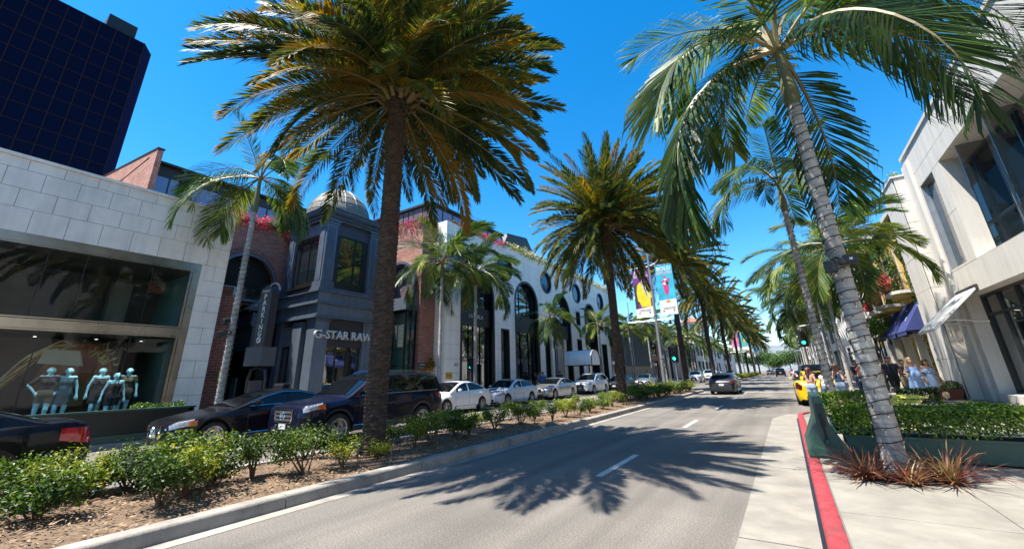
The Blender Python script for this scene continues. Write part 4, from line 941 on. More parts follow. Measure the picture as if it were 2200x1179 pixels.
# trailing plants on the parapets
flowers('bougainvillea', 'magenta bougainvillea on the brick parapet left of the tower dome', [(-23.0, 8.6, 10.2), (-23.0, 9.6, 10.15), (-23.0, 10.6, 10.2), (-22.95, 11.6, 10.0), (-22.9, 11.75, 9.3)], 2200, .085, M_petal, 1, .2, .55, .6)
flowers('bougainvillea', 'magenta bougainvillea beside the sloping brick fin above the stone shop', [(-22.9, 5.3, 9.9), (-22.9, 6.2, 9.7), (-22.9, 7.2, 9.9), (-23.0, 8.2, 10.0)], 1500, .085, M_petal, 2, .22, .3, .5)
flowers('bougainvillea', 'bougainvillea trailing over the brick pier top', [(-24.6, 19.2, 12.5), (-22.5, 19.2, 12.5), (-20.2, 19.2, 12.5), (-19.8, 19.8, 12.5), (-19.8, 20.6, 12.3)], 2600, .10, M_petal, 3, .22, .6, .28)
flowers('bougainvillea', 'magenta bougainvillea at the near end of the marble parapet', [(-19.1, 21.2, 12.75), (-19.0, 23.5, 12.75), (-18.95, 25.5, 12.7), (-18.95, 28.5, 12.7)], 2600, .11, M_petal, 4, .22, .5, .5)
flowers('trailing_jasmine', 'yellow-green creeper with pale blossom along the far marble parapet', [(-19.1, 29, 12.75), (-19.0, 34, 12.75), (-19.0, 40, 12.75), (-19.0, 47, 12.75), (-19.0, 57, 12.75)], 5200, .17, M_petalw, 6, .3, .35, .3, up=.4)
# ================================================================ right side: stone shop with deep windows
b = thing('limestone_shop', 'tall pale limestone shop with deep upper windows and a white flap awning on the right', 'building', (0, 0, 0))
w = Wall('y', 6.9, -1)
big = Op('rect', 11.0, 22.0, 5.4, 9.55); low = Op('rect', 11.0, 24.6, .45, 4.3); nar = Op('rect', 22.95, 24.78, 5.5, 9.52)
ops = [big, low, nar]
mb = MB(); w.slab(mb, -12, 26.0, .14, 11.4, -.35, 0, ops); mb.build('wall', M_joint, b)
w.panels(b, [-12, -8, -4, 0, 4, 8, 11.0, 13.2, 15.4, 17.6, 19.8, 22.0, 22.95, 24.78, 26.0], [.15, 1.35, 2.45, 3.4, 4.3, 5.4, 7.48, 9.55, 10.25, 11.4], ops, M_cream, .06, .018, jit=.002)
MB().box(6.78, 7.4, -12, 26.05, 11.4, 11.55).build('coping', M_cream, b); MB().box(7.25, 30, 25.7, 25.95, .14, 11.4).build('end_wall', M_cream, b); MB().box(7.25, 30, -12, 25.7, 11.1, 11.3).build('roof_slab', M_joint, b)
for o, d in ((big, 1.0), (low, .5)):
    w.reveal(b, o, .06, -d, M_cream); cols = rng(o.s0, o.s1, 1.55); w.window(b, o, cols, ([5.4, 6.9, 9.55] if o is big else [.45, 3.5, 4.3]), -d, M_refl, M_steel if o is big else M_black, .09, .1, depth=.1)
    MB().box(6.9 + d + .02, 6.9 + d + .1, o.s0, o.s1, o.z0, o.z1).build('backing', M_dark, b)
w.reveal(b, nar, .06, -.18, M_steel); w.window(b, nar, [nar.s0, nar.s1], [5.5, 9.52], -.16, M_refl, M_steel, .06, .07); MB().box(7.08, 7.16, nar.s0, nar.s1, 5.5, 9.52).build('backing', M_dark, b)
MB().box(6.72, 6.84, 25.05, 25.95, .15, 11.0).build('pilaster', M_cream, b); MB().box(6.68, 6.85, 21.95, 22.3, 5.42, 9.5).build('pilaster', M_cream, b) if False else None
for s in (12.5, 15.0, 18.0, 20.5): MB().prism([(6.95, 5.45), (6.95, 9.5), (7.8, 9.5), (7.8, 5.45)], s, s + .03, 'y').build('glass_fin', M_refl, b)
# cream return with planted top
wn = Wall('x', 26.0, -1); wn.panels(b, [6.3, 6.9], [.15, 1.85, 3.4, 5.0, 6.6, 8.2, 9.3, 10.6], [], M_cream, .05, .016)
wr = Wall('y', 6.3, -1); wr.panels(b, [26.05, 28.4], [.15, 1.85, 3.4, 5.0, 6.6, 8.2, 9.3, 10.6], [], M_cream, .05, .016)
MB().box(6.34, 9, 26.04, 28.4, .14, 10.5).build('return_block', M_joint, b); MB().box(6.2, 6.98, 25.9, 28.45, 10.6, 10.7).build('return_cap', M_cream, b)
flowers('roof_plant', 'low pale-leaved plants on top of the narrow cream pier', [(6.5, 26.3, 10.75), (6.6, 27.4, 10.8), (6.6, 28.2, 10.8)], 700, .12, M_petalw, 8, .2, .2, .2)
a = thing('flap_awning', 'flat white projecting awning panel held by two struts on the limestone shop', 'awning', (0, 0, 0))
mb = MB(); mb.prism([(6.82, 4.42), (6.84, 4.52), (5.22, 2.99), (5.24, 2.88)], 22.85, 25.3, 'y'); mb.build('panel', M_white, a)
for yy in (23.2, 24.9): MB().tube([(5.7, yy, 3.34), (6.9, yy, 3.15)], .025, 6).build('strut', M_steel, a)
MB().box(6.76, 6.9, 22.8, 25.35, 4.36, 4.56).build('hinge_box', M_dkbronze, a)

# ================================================================ ochre building with balconies
b = thing('ochre_building', 'ochre stucco building with balconies and ivy beyond the limestone shop', 'building', (0, 0, 0))
w = Wall('y', 6.6, -1)
wins = [Op('rect', 30.0, 31.4, 5.6, 8.0), Op('rect', 33.2, 34.6, 5.6, 8.0), Op('rect', 36.4, 37.8, 5.6, 8.0), Op('rect', 29.4, 31.0, .15, 3.2), Op('rect', 32.2, 33.8, .15, 3.2), Op('rect', 35.0, 36.6, .15, 3.2), Op('rect', 37.6, 38.8, .15, 3.0)]
mb = MB(); w.slab(mb, 28.45, 39.6, .14, 9.6, -.4, 0, wins); mb.build('stucco_wall', M_ochre, b)
for o in wins:
    w.window(b, o, [o.s0, o.c, o.s1], ([o.z0, (o.z0 + o.z1) / 2, o.z1]), -.25, M_glass, M_dkbronze, .05, .08)
    w.ring(b, o, .14, -.0, .05, M_cream, 'surround', inward=False)
for yy in (29.1, 31.6, 34.4, 37.2, 39.2): MB().box(6.32, 6.62, yy - .18, yy + .18, .15, 4.6).build('stone_pilaster', M_cream, b)
MB().box(6.3, 30, 28.45, 39.65, 9.6, 9.85).build('eave', M_cream, b); MB().box(7.0, 30, 28.45, 39.6, 9.2, 9.5).build('roof_slab', M_joint, b); MB().box(6.62, 30, 39.3, 39.6, .14, 9.6).build('end_wall', M_ochre, b)
def balcony(label, y0, y1, z, seed):
    t = thing('balcony', label, 'balcony', (0, 0, 0), 0, 'flowered balconies'); c = (y0 + y1) / 2
    mb = MB(); poly = [(6.62, y0), (5.95, y0), (5.62, y0 + .4), (5.62, y1 - .4), (5.95, y1), (6.62, y1)]; mb.prism(poly, z, z + .16, 'z'); mb.build('slab', M_cream, t)
    mb = MB(); poly2 = [(6.62, y0 + .2), (6.1, y0 + .2), (5.85, y0 + .5), (5.85, y1 - .5), (6.1, y1 - .2), (6.62, y1 - .2)]; mb.prism(poly2, z - .2, z - .002, 'z'); mb.build('bracket', M_ochre, t)
    pts = [(6.6, y0 + .05), (5.97, y0 + .05), (5.67, y0 + .42), (5.67, y1 - .42), (5.97, y1 - .05), (6.6, y1 - .05)]
    MB().tube([(x, y, z + 1.1) for x, y in pts], .02, 5).build('rail', M_black, t)
    for (xa, ya), (xb, yb) in zip(pts, pts[1:]):
        n = max(1, int(math.hypot(xb - xa, yb - ya) / .16))
        for k in range(n): MB().tube([(lerp(xa, xb, k / n), lerp(ya, yb, k / n), z + .16), (lerp(xa, xb, k / n), lerp(ya, yb, k / n), z + 1.1)], .009, 4).build('baluster', M_black, t)
    MB().box(5.5, 5.75, y0 + .5, y1 - .5, z + .3, z + .62).build('flower_box', M_terra, t)
    flowers('balcony_flowers', ('magenta flowers filling the %s balcony box' % label.split()[0]), [(5.55, y0 + .3, z + .8), (5.5, c, z + .85), (5.55, y1 - .3, z + .8)], 1500, .11, M_petal, seed, .2, .3, .62)
balcony('nearer flowered balcony on the ochre building, above the awnings', 29.6, 31.9, 5.35, 31)
balcony('farther flowered balcony on the ochre building, lower left one', 32.8, 35.2, 5.0, 32)
balcony('farthest flowered balcony on the ochre building, half behind the palm', 36.0, 38.4, 5.0, 33)
for i, (y0, y1) in enumerate(((29.0, 31.1), (31.6, 33.7), (34.2, 36.3))):
    a = thing('canvas_awning', ('nearest', 'middle', 'farthest')[i] + ' of the three navy canvas awnings below the balconies', 'awning', (0, 0, 0), 0, 'navy awnings')
    mb = MB(); mb.add([(6.58, y0, 5.0), (6.58, y1, 5.0), (5.55, y1, 3.35), (5.55, y0, 3.35), (5.55, y0, 3.12), (5.55, y1, 3.12), (6.58, y0, 3.35), (6.58, y1, 3.35)], [(0, 1, 2, 3), (3, 2, 5, 4), (0, 3, 6), (1, 7, 2)]); mb.build('canvas', M_navy, a)
    MB().tube([(6.58, y0 + .02, 3.3), (5.56, y0 + .02, 3.3), (5.56, y1 - .02, 3.3), (6.58, y1 - .02, 3.3)], .02, 5).build('frame', M_black, a)
    text('R', a, M_white, (5.9, (y0 + y1) / 2, 3.98), .35, (R(58), 0, R(-90)), .002, name='emblem')
r_ = random.Random(5); pts = []; nr = []
def ivy(label, y0, y1, z0, z1, n, seed, x=6.52):
    r = random.Random(seed); P_ = []; N_ = []
    for i in range(n):
        y = r.uniform(y0, y1); z = r.uniform(z0, z1)
        if math.sin(y * 2.1 + seed) + math.sin(z * 1.9 + y) + r.gauss(0, .6) < -.5: continue
        P_.append((x - abs(r.gauss(0, .07)), y, z)); N_.append((-1, 0, .4))
    t = thing('ivy', label, 'ivy'); st = MB()
    for k in range(6): yy = lerp(y0, y1, (k + .5) / 6); st.tube([(x + .05, yy, z0), (x + .04, yy + .2, (z0 + z1) / 2), (x + .05, yy - .1, z1)], .012, 4)
    st.build('stems', M_wood, t); stuff(leaf_cloud(P_, N_, .13, r, .8, .5).build('foliage', M_ivy, t, recalc=False))
ivy('dark ivy climbing the near end of the ochre building', 28.45, 30.0, .3, 9.5, 2600, 1); ivy('ivy round the upper windows of the ochre building', 31.4, 36, 5.2, 9.6, 2400, 2); ivy('ivy sheet at the far end of the ochre building', 37.8, 39.6, 3, 9.6, 1800, 3)
tree('ficus_tree', 'small round dark ficus tree left of the navy awnings', 5.1, 35.2, 4.6, lobes_for(4.6, 1.25, 9, 3, .85, .9), 5200, .12, 5, M_hedge, tr=.09)

# ================================================================ generic shop blocks
def block(label, side, y0, y1, h, mt, cols, rows, sets, glass=None, frame=None, inset=.18, X=None, name='shop_block', depth=14, cap=None):
    b = thing(name, label, 'building'); X = X if X is not None else (-19.0 if side < 0 else 6.6); w = Wall('y', X, -side)
    ops = [Op('rect', a, c, z0, z1) for a, c in cols for z0, z1 in rows]
    mb = MB(); w.slab(mb, y0, y1, .14, h, -.3, 0, ops); mb.build('wall', mt, b)
    xs = sorted((X + side * .31, X + side * depth)); MB().box(xs[0], xs[1], y0, y0 + .3, .14, h).build('end_wall', mt, b); MB().box(xs[0], xs[1], y0 + .3, y1, h - .4, h - .1).build('roof_slab', M_joint, b)
    xs = sorted((X - side * .12, X + side * .5)); MB().box(xs[0], xs[1], y0 - .02, y1 + .02, h, h + .16).build('coping', cap or mt, b)
    for o in ops: w.window(b, o, rng(o.s0, o.s1, sets), [o.z0, o.z1], -inset, glass or M_glass, frame or M_black, .06, .08)
    return b
# left side beyond the marble building
gb = block('glass-fronted shop behind tan hoarding beyond the marble building', -1, 57.6, 72, 8.6, M_dkbronze, [(58, 71.6)], [(2.6, 8.0)], .85, frame=M_steel)
MB().box(-18.9, -18.8, 57.8, 71.8, .15, 2.55).build('hoarding', mat('tan_plywood', (.42, .31, .2), .8, var=.15, scale=1), gb)
for k in range(17): MB().box(-18.85, -18.6, 58 + k * .85, 58.05 + k * .85, 2.6, 8.1).build('fin', M_steel, gb)
block('narrow orange brick shop in the far left row', -1, 72.1, 78, 7.5, M_brick, [(73, 77)], [(.6, 3.6), (4.4, 6.6)], 1.3)
block('white-blue panelled shop with a tall dark doorway in the far left row', -1, 78.1, 96, 10.5, M_bluelt, [(80, 83.5), (86, 88), (90, 92)], [(.4, 6.5)], 1.2)
block('low dark-fronted shop in the far left row', -1, 96.1, 116, 8.2, M_dkbronze, [(97, 103), (104.5, 109), (110, 115)], [(.4, 6.8)], 1.5)
block('white shop with square windows far down the left side', -1, 116.1, 142, 11, M_white, [(118, 122), (124, 128), (130, 134), (136, 140)], [(.5, 4.2), (5.6, 8.6)], 1.3)
tw = block('pale house with a red-tiled belvedere far down the left side', -1, 142.1, 170, 12, M_white, [(144, 148), (151, 155), (158, 162)], [(.5, 4.2), (6, 9)], 1.3)
MB().box(-27, -21, 146, 153, 12, 17.2).build('belvedere', M_white, tw)
wv = Wall('y', -20.98, 1)
for k in range(3): wv.window(tw, Op('rect', 147 + k * 2, 148.2 + k * 2, 14.2, 16.6), [147 + k * 2, 148.2 + k * 2], [14.2, 16.6], 0, M_glass, M_black)
wv = Wall('x', 145.98, -1)
for k in range(3): wv.window(tw, Op('rect', -26.2 + k * 1.9, -25 + k * 1.9, 14.2, 16.6), [-26.2 + k * 1.9, -25 + k * 1.9], [14.2, 16.6], 0, M_glass, M_black)
mb = MB(); mb.add([(-27.8, 145.2, 17.2), (-20.2, 145.2, 17.2), (-20.2, 153.8, 17.2), (-27.8, 153.8, 17.2), (-24, 149.5, 19.3)], [(0, 1, 4), (1, 2, 4), (2, 3, 4), (3, 0, 4), (3, 2, 1, 0)]); mb.build('tiled_roof', mat('red_tile', (.36, .12, .08), .8, var=.3, scale=3), tw)
block('last pale shop on the left before the trees', -1, 170.1, 215, 9, M_cream, [(173, 180), (184, 190), (195, 202)], [(.5, 4), (5, 7.6)], 1.6)
# right side beyond the ochre building
wb = block('white modern building with angular folded panels past the ochre one', 1, 40.0, 66, 11.2, M_white, [(42, 46), (48.5, 53), (55, 60), (61.5, 65)], [(.4, 3.8)], 1.4)
for k in range(13):
    y0 = 40.3 + k * 2.0
    for z0, z1, s in ((4.2, 7.6, 1), (7.65, 11.0, -1)):
        mb = MB(); f_ = .5 if s > 0 else 1.5
        mb.add([(6.55, y0, z0), (6.55, y0 + 1.96, z0), (6.55, y0 + 1.96, z1), (6.55, y0, z1), (6.05, y0 + f_, (z0 + z1) / 2 + .5 * s)], [(0, 1, 4), (1, 2, 4), (2, 3, 4), (3, 0, 4)]); mb.build('folded_panel', M_white, wb)
block('grey-green glass shop on the far right side', 1, 66.2, 84, 10, M_bluelt, [(68, 74), (76, 82)], [(.4, 4), (5, 9)], 1.2)
block('white shop with navy awning blinds on the far right side', 1, 84.2, 110, 8.5, M_white, [(86, 92), (95, 101), (103, 108)], [(.4, 4.2), (5.2, 7.6)], 1.4)
block('cream shop farther along the right side', 1, 110.2, 150, 10, M_cream, [(113, 120), (124, 131), (136, 144)], [(.4, 4.2), (5.2, 8.4)], 1.7)
block('last stone shop on the right before the trees', 1, 150.2, 215, 9, M_stone, [(155, 165), (172, 182), (190, 200)], [(.4, 4.2), (5.2, 7.6)], 2.0)

# ================================================================ black glass tower
b = thing('office_tower', 'black glass office tower with a chamfered corner rising at the far left', 'building', (0, 0, 0))
TX, TY, TH = -80.0, 12.0, 56.3
MB().add([(TX, -40, .1), (TX, TY, .1), (TX, TY, TH), (TX, -40, TH)], [(0, 1, 2, 3)]).build('backing', M_black, b)
ch = MB(); ch.add([(TX, TY, .1), (TX - 1.6, TY + 1.35, .1), (TX - 1.6, TY + 1.35, TH - .4), (TX, TY, TH)], [(0, 1, 2, 3)]); ch.build('chamfer', mat('tower_chamfer', (.010, .013, .045), .5, var=.1, spec=.0), b)
MB().box(TX - 30, TX - .02, -40, TY - .02, .1, TH - .05).build('core', M_black, b); MB().box(TX - 30, TX - 1.62, TY - .1, TY + 1.3, .1, TH - .5).build('core', M_black, b)
pw, ph = 1.78, 2.55; n_ = 0
for i in range(16):
    for j in range(21):
        y1 = TY - .05 - i * pw; z1 = TH - .1 - j * ph
        if z1 < 9 or n_ >= 300: continue
        n_ += 1
        MB().add([(TX + .05, y1 - pw + .06, z1 - ph + .06), (TX + .05 + rnd.uniform(-.01, .01), y1 - .06, z1 - ph + .06), (TX + .05, y1 - .06, z1 - .06), (TX + .05 + rnd.uniform(-.01, .01), y1 - pw + .06, z1 - .06)], [(0, 1, 2, 3)]).build('pane', M_tint, b, recalc=False)
M_mull = mat('tower_mullion', (.03, .02, .032), .7, var=0, spec=.05)
for i in range(17): MB().box(TX + .04, TX + .12, TY - .05 - i * pw - .05, TY - .05 - i * pw + .05, .1, TH).build('mullion', M_mull, b)
for j in range(19): MB().box(TX + .04, TX + .10, -20, TY, TH - .1 - j * ph - .05, TH - .1 - j * ph + .05).build('transom', M_mull, b)
mb = MB(); mb.box(TX - 8, TX - .5, 7.2, 10.7, TH - .06, TH + 2.6); lv = mb.build('plant_room', M_dkbronze, b)
for k in range(14): MB().box(TX - .5, TX - .42, 7.3 + k * .24, 7.42 + k * .24, TH, TH + 2.5).build('louvre', M_black, b)

# ================================================================ far trees and hills
hb = MB(); prof = [(-900, 20), (-600, 60), (-420, 46), (-300, 62), (-180, 40), (-100, 52), (-60, 66), (-10, 60), (60, 42), (160, 50), (330, 70), (600, 40), (900, 20)]
hp = []
for i in range(120):
    x = -900 + 1800 * i / 119; z = interp([p[0] for p in prof], [p[1] for p in prof], x) + 4 * math.sin(x * .05) + 3 * math.sin(x * .13); hp.append((x, z))
for i, (x, z) in enumerate(hp): hb.v += [(x, 900, -5), (x, 1000, z * .6), (x, 1150, z), (x, 1300, z * .3)]
hb.f = [(4 * i + k, 4 * i + 4 + k, 4 * i + 5 + k, 4 * i + 1 + k) for i in range(119) for k in range(3)]; hb.mi = [0] * len(hb.f)
struct(hb.build('hills', mat('hazy_hill', (.16, .19, .20), .95, var=.35, scale=.03), smooth=True))
for i, (x, y, h, rad) in enumerate(((-13, 232, 11, 7), (-3, 250, 9, 6), (5, 236, 10, 6), (-22, 240, 14, 8), (13, 246, 13, 7), (-8, 268, 12, 8), (2, 275, 13, 8), (22, 262, 15, 9), (-34, 265, 16, 9))):
    tree('broadleaf_tree', ('first', 'second', 'third', 'fourth', 'fifth', 'sixth', 'seventh', 'eighth', 'ninth')[i] + ' of the broad trees closing the street end', x, y, h, lobes_for(h, rad, 10, i, .6, .75), 2600, .75, i, tr=.3, group='trees closing the street', base=-.03)
# ================================================================ vehicles
M_cglass = mat('car_glass', (.004, .006, .008), .02, var=0, spec=.5); M_cglass.node_tree.nodes['Principled BSDF'].inputs['IOR'].default_value = 1.45
M_tyre = mat('tyre_rubber', (.014, .014, .014), .8, var=.2, scale=8)
M_chrome = mat('chrome', (.72, .73, .75), .12, metal=1., var=0)
M_alloy = mat('alloy_rim', (.5, .51, .53), .28, metal=.9, var=.1, scale=10)
M_lamp = mat('headlamp', (.30, .33, .38), .08, var=.7, scale=25, spec=.9, coat=1)
M_amber = mat('amber_lens', (.75, .13, .01), .15, var=0, coat=1)
M_tail = mat('tail_lens', (.42, .008, .012), .12, var=.3, scale=14, coat=1)
M_plate = mat('number_plate', (.66, .66, .66), .5, var=.25, scale=30)
M_trim = mat('black_trim', (.012, .012, .013), .5, var=0)
def paint(name, c, metal=.0): return mat('paint_' + name, c, .28, metal=metal, var=.03, coat=.3 if max(c) < .1 else .9, spec=.15 if max(c) < .1 else .5)
P_navy = paint('navy', (.006, .008, .026), .2); P_black = paint('black', (.006, .006, .009)); P_white = paint('white', (.74, .75, .76)); P_silver = paint('silver', (.42, .42, .42), .75); P_grey = paint('grey', (.055, .055, .065), .6); P_yellow = paint('yellow', (.85, .55, .005)); P_red = paint('red', (.3, .02, .02))
def wheel_meshes(r, spokes, wd=.22):
    t = MB(); hw = wd / 2; ri = r * .68
    t.lathe([(ri, -hw), (r * .9, -hw * 1.02), (r * .985, -hw * .8), (r, -hw * .45), (r, hw * .45), (r * .985, hw * .8), (r * .9, hw * 1.02), (ri, hw), (ri * .98, 0), (ri, -hw)], 32, axis='x')
    m_ = MB(); m_.lathe([(ri * 1.01, hw * .98), (ri * .95, hw * .9), (ri * .9, hw * .5), (ri * .86, -hw * .2), (.05, -hw * .2)], 32, axis='x')
    m_.lathe([(0, hw * .72), (r * .11, hw * .72), (r * .14, hw * .45)], 14, axis='x')
    for i in range(spokes):
        a = 2 * math.pi * i / spokes; d = Vector((0, math.cos(a), math.sin(a))); n = Vector((0, -math.sin(a), math.cos(a)))
        m_.obox(Vector((hw * .52, 0, 0)) + d * ri * .5, (hw * .12, 0, 0), d * ri * .46, n * r * (.045 if spokes > 6 else .07))
    d_ = MB(); d_.lathe([(0, -hw * .15), (ri * .62, -hw * .15)], 20, axis='x')
    return t.mesh('tyre', M_tyre, True), m_.mesh('rim', M_alloy, True), d_.mesh('brake_disc', M_trim)
WH = {}
def wheel(car, x, y, r, spokes):
    k = (round(r, 3), spokes)
    if k not in WH: WH[k] = wheel_meshes(r, spokes)
    w = put('wheel', None, car, (x, y, r), (0, 0, 0 if x > 0 else math.pi))
    put('tyre', WH[k][0], w); put('rim', WH[k][1], w); put('brake_disc', WH[k][2], w)
SEDAN = dict(L=4.6, W=1.8, H=1.44, wb=(.88, 3.55), wr=.325, sill=.2,
    zt=[(0, .60), (.05, .67), (.2, .735), (.9, .87), (1.25, .93), (2.5, .96), (3.6, 1.0), (4.3, 1.0), (4.48, .96), (4.6, .82)],
    zr=[(1.05, .92), (1.9, 1.34), (2.3, 1.43), (2.9, 1.42), (3.4, 1.30), (4.05, 1.0)],
    w=[(0, .58), (.05, .70), (.16, .79), (.4, .86), (.9, .9), (3.6, .9), (4.2, .85), (4.48, .75), (4.6, .64)], cab=(.84, .66), pil=(2.42, 2.52), qd=3.72)
SUVP = dict(L=5.1, W=1.93, H=1.84, wb=(.98, 4.05), wr=.39, sill=.3,
    zt=[(0, .80), (.04, .96), (.15, 1.04), (.5, 1.09), (1.35, 1.17), (2.5, 1.19), (4.85, 1.22), (5.04, 1.14), (5.1, .95)],
    zr=[(1.2, 1.15), (2.05, 1.70), (2.6, 1.82), (4.3, 1.81), (4.8, 1.74), (5.03, 1.2)],
    w=[(0, .66), (.05, .80), (.16, .88), (.4, .94), (.9, .965), (4.4, .965), (4.85, .92), (5.04, .86), (5.1, .8)], cab=(.90, .75), pil=(2.78, 2.9), qd=4.7)
XOVER = dict(L=4.63, W=1.88, H=1.65, wb=(.9, 3.7), wr=.36, sill=.26,
    zt=[(0, .72), (.05, .86), (.2, .93), (.8, 1.02), (1.3, 1.07), (2.5, 1.08), (4.35, 1.12), (4.55, 1.05), (4.63, .9)],
    zr=[(1.15, 1.05), (1.95, 1.52), (2.4, 1.63), (3.6, 1.62), (4.15, 1.5), (4.55, 1.12)],
    w=[(0, .62), (.05, .77), (.16, .85), (.4, .91), (.9, .94), (4.0, .94), (4.4, .88), (4.55, .82), (4.63, .74)], cab=(.87, .71), pil=(2.55, 2.66), qd=4.15)
def car(name, label, loc, rz, P, pt, style=5, front='slats', emblem=None, tailcol=None, cat='car', rails=False, open_top=False, amber=True, group=None, sc=(1, 1, 1), simple=False, headz=None, tailz=None, chrome_line=True, roofmt=None):
    c = thing(name, label, cat, loc, rz, group); c.scale = sc
    L, Wd, H = P['L'], P['W'], P['H']; Y = lambda d: L / 2 - d
    zt = lambda d: interp([p[0] for p in P['zt']], [p[1] for p in P['zt']], d); zr = lambda d: interp([p[0] for p in P['zr']], [p[1] for p in P['zr']], d)
    wf = lambda d: interp([p[0] for p in P['w']], [p[1] for p in P['w']], d); R_ = P['wr']; Ra = R_ * 1.13
    def zl(d):
        z = P['sill'] + (.06 if d < .15 or d > L - .2 else 0)
        for wy in P['wb']:
            if abs(d - wy) < Ra: z = max(z, R_ + math.sqrt(Ra * Ra - (d - wy) ** 2))
        return z
    def sec(d):
        a, b, w = zl(d), zt(d) - .05, wf(d); b = max(b, a + .02)
        out = [(w * k, a + (b - a) * t) for t, k in ((0, .95), (.1, .98), (.3, 1.0), (.55, .997), (.62, 1.004), (.82, .975), (1, .945))]
        e = min(1, d / .4, (L - d) / .4)
        return out + [(w * .90, zt(d) - .013), (w * .78, zt(d)), (w * .4, zt(d) + .02 * e), (0, zt(d) + .03 * e)]
    def sx(d, z):
        s = sec(d); return float(np.interp(z, [p[1] for p in s[:8]], [p[0] for p in s[:8]]))
    ds = sorted(set([0, .02, .05, .1, .16, .25, .4, .6] + [L - k for k in (0, .03, .06, .12, .25, .4)] + list(np.linspace(.7, L - .5, 16)) + [wy + Ra * math.sin(a) for wy in P['wb'] for a in np.linspace(-math.pi / 2, math.pi / 2, 15)]))
    ds = [d for d in ds if 0 <= d <= L]
    mb = MB(); rows = []
    for d in ds:
        s = sec(d); rows.append([(x, Y(d), z) for x, z in s] + [(-x, Y(d), z) for x, z in s[-2::-1]])
    k = len(rows[0]); mb.add([v for r in rows for v in r], [(i * k + j, i * k + j + 1, (i + 1) * k + j + 1, (i + 1) * k + j) for i in range(len(rows) - 1) for j in range(k - 1)])
    mb.add(rows[0], [tuple(range(k))]); mb.add(rows[-1], [tuple(range(k - 1, -1, -1))])
    if open_top:  # leave the cockpit open
        mb2 = MB(); dc = (1.55, 3.0)
        keep = []
        for f in mb.f:
            cy_ = sum(mb.v[i][1] for i in f) / len(f); cx_ = max(abs(mb.v[i][0]) for i in f); cz = min(mb.v[i][2] for i in f); dd = L / 2 - cy_
            if dc[0] < dd < dc[1] and cx_ < wf(dd) * .92 and cz > zt(dd) - .03: continue
            keep.append(f)
        mb.f = keep; mb.mi = [0] * len(keep)
    body = mb.build('body', pt, c, smooth=True)
    ub = MB(); ub.box(-wf(1) * .72, wf(1) * .72, -L / 2 + .3, L / 2 - .3, P['sill'] - .02, zt(L / 2) - .25); ub.box(-wf(0) * .9, wf(0) * .9, L / 2 - .35, L / 2 - .06, P['sill'] - .02, .5); ub.box(-wf(L) * .9, wf(L) * .9, -L / 2 + .06, -L / 2 + .35, P['sill'] - .02, .5); ub.build('underbody', M_trim, c)
    for wy in P['wb']:
        for s in (-1, 1): wheel(c, s * (wf(wy) - .125), Y(wy), R_, style)
    c0, c1 = P['cab']; zb0 = zt(2.4)
    cabx = lambda z: c0 + (c1 - c0) * max(0, min(1.05, (z - zb0) / (H - zb0)))
    def zs(d, f):  # roof height across
        hw = cabx(zr(d)); a = abs(f); return zr(d) + float(np.interp(a, [0, .6, .93, 1], [.02, .012, -.014, -.05]))
    d0, d1 = P['zr'][0][0], P['zr'][-1][0]
    def patch(fn, nu, nv, nm, mt, par): return MB().grid(fn, nu, nv).build(nm, mt, par, smooth='all', recalc=False)
    def sidep(da, db, lo, hi, off, nm, mt, par, xf, n=10):
        for s in (-1, 1):
            patch(lambda u, v: ((lambda d: (lambda z: (s * (xf(d, z) + off), Y(d), z))(lerp(lo(d), max(lo(d), hi(d)), v)))(lerp(da, db, u))), n, 4, nm, mt, par)
    if not open_top:
        mb = MB(); rows = []
        for d in sorted(set(list(np.linspace(d0, d1, 22)) + [p[0] for p in P['zr']])):
            zb = min(zt(d) - .03, zr(d)); top = zr(d) - .05; side = [(cabx(lerp(zb, max(zb, top), t)), lerp(zb, max(zb, top), t)) for t in (0, .5, 1)]; hw = cabx(zr(d))
            s = side + [(hw * .93, zr(d) - .014), (hw * .6, zr(d) + .012), (0, zr(d) + .02)]
            rows.append([(x, Y(d), z) for x, z in s] + [(-x, Y(d), z) for x, z in s[-2::-1]])
        k = len(rows[0]); mb.add([v for r in rows for v in r], [(i * k + j, i * k + j + 1, (i + 1) * k + j + 1, (i + 1) * k + j) for i in range(len(rows) - 1) for j in range(k - 1)])
        cb = mb.build('cabin', roofmt or pt, c, smooth=True)
        rf = P['zr'][2][0] - .12; rr = P['zr'][-2][0] - .0
        patch(lambda u, v: ((lambda d, f: (f * cabx(zr(d)) * .9, Y(d) + .008, zs(d, f * .9) + .010))(lerp(d0 + .12, rf - .1, v), u * 2 - 1)), 10, 6, 'windscreen', M_cglass, cb)
        patch(lambda u, v: ((lambda d, f: (f * cabx(zr(d)) * .86, Y(d) - .008, zs(d, f * .86) + .010))(lerp(rr - .02, d1 - .10, v), u * 2 - 1)), 10, 6, 'rear_window', M_cglass, cb)
        pa, pb = P['pil']; q = P['qd']; lo = lambda d: zt(d) + .035; hi = lambda d: zr(d) - .085
        sidep(d0 + .5, pa, lo, hi, .007, 'side_window', M_cglass, cb, lambda d, z: cabx(z)); sidep(pb, q, lo, hi, .007, 'side_window', M_cglass, cb, lambda d, z: cabx(z))
        if not simple:
            for s in (-1, 1):
                tp = [(s * (cabx(lo(d)) + .008), Y(d), lo(d) - .012) for d in np.linspace(d0 + .45, q + .05, 12)]; MB().tube(tp, .010, 4).build('window_trim', M_chrome if chrome_line else M_trim, cb)
                tp = [(s * (cabx(max(lo(d), hi(d) + .02)) + .006), Y(d), max(lo(d), hi(d) + .02)) for d in np.linspace(d0 + .5, q + .05, 16)]; MB().tube(tp, .008, 4).build('window_trim', M_chrome if chrome_line else M_trim, cb)
    else:
        wsx = [(-.62, 1.5, .93), (-.5, 2.0, 1.33), (.5, 2.0, 1.33), (.62, 1.5, .93)]
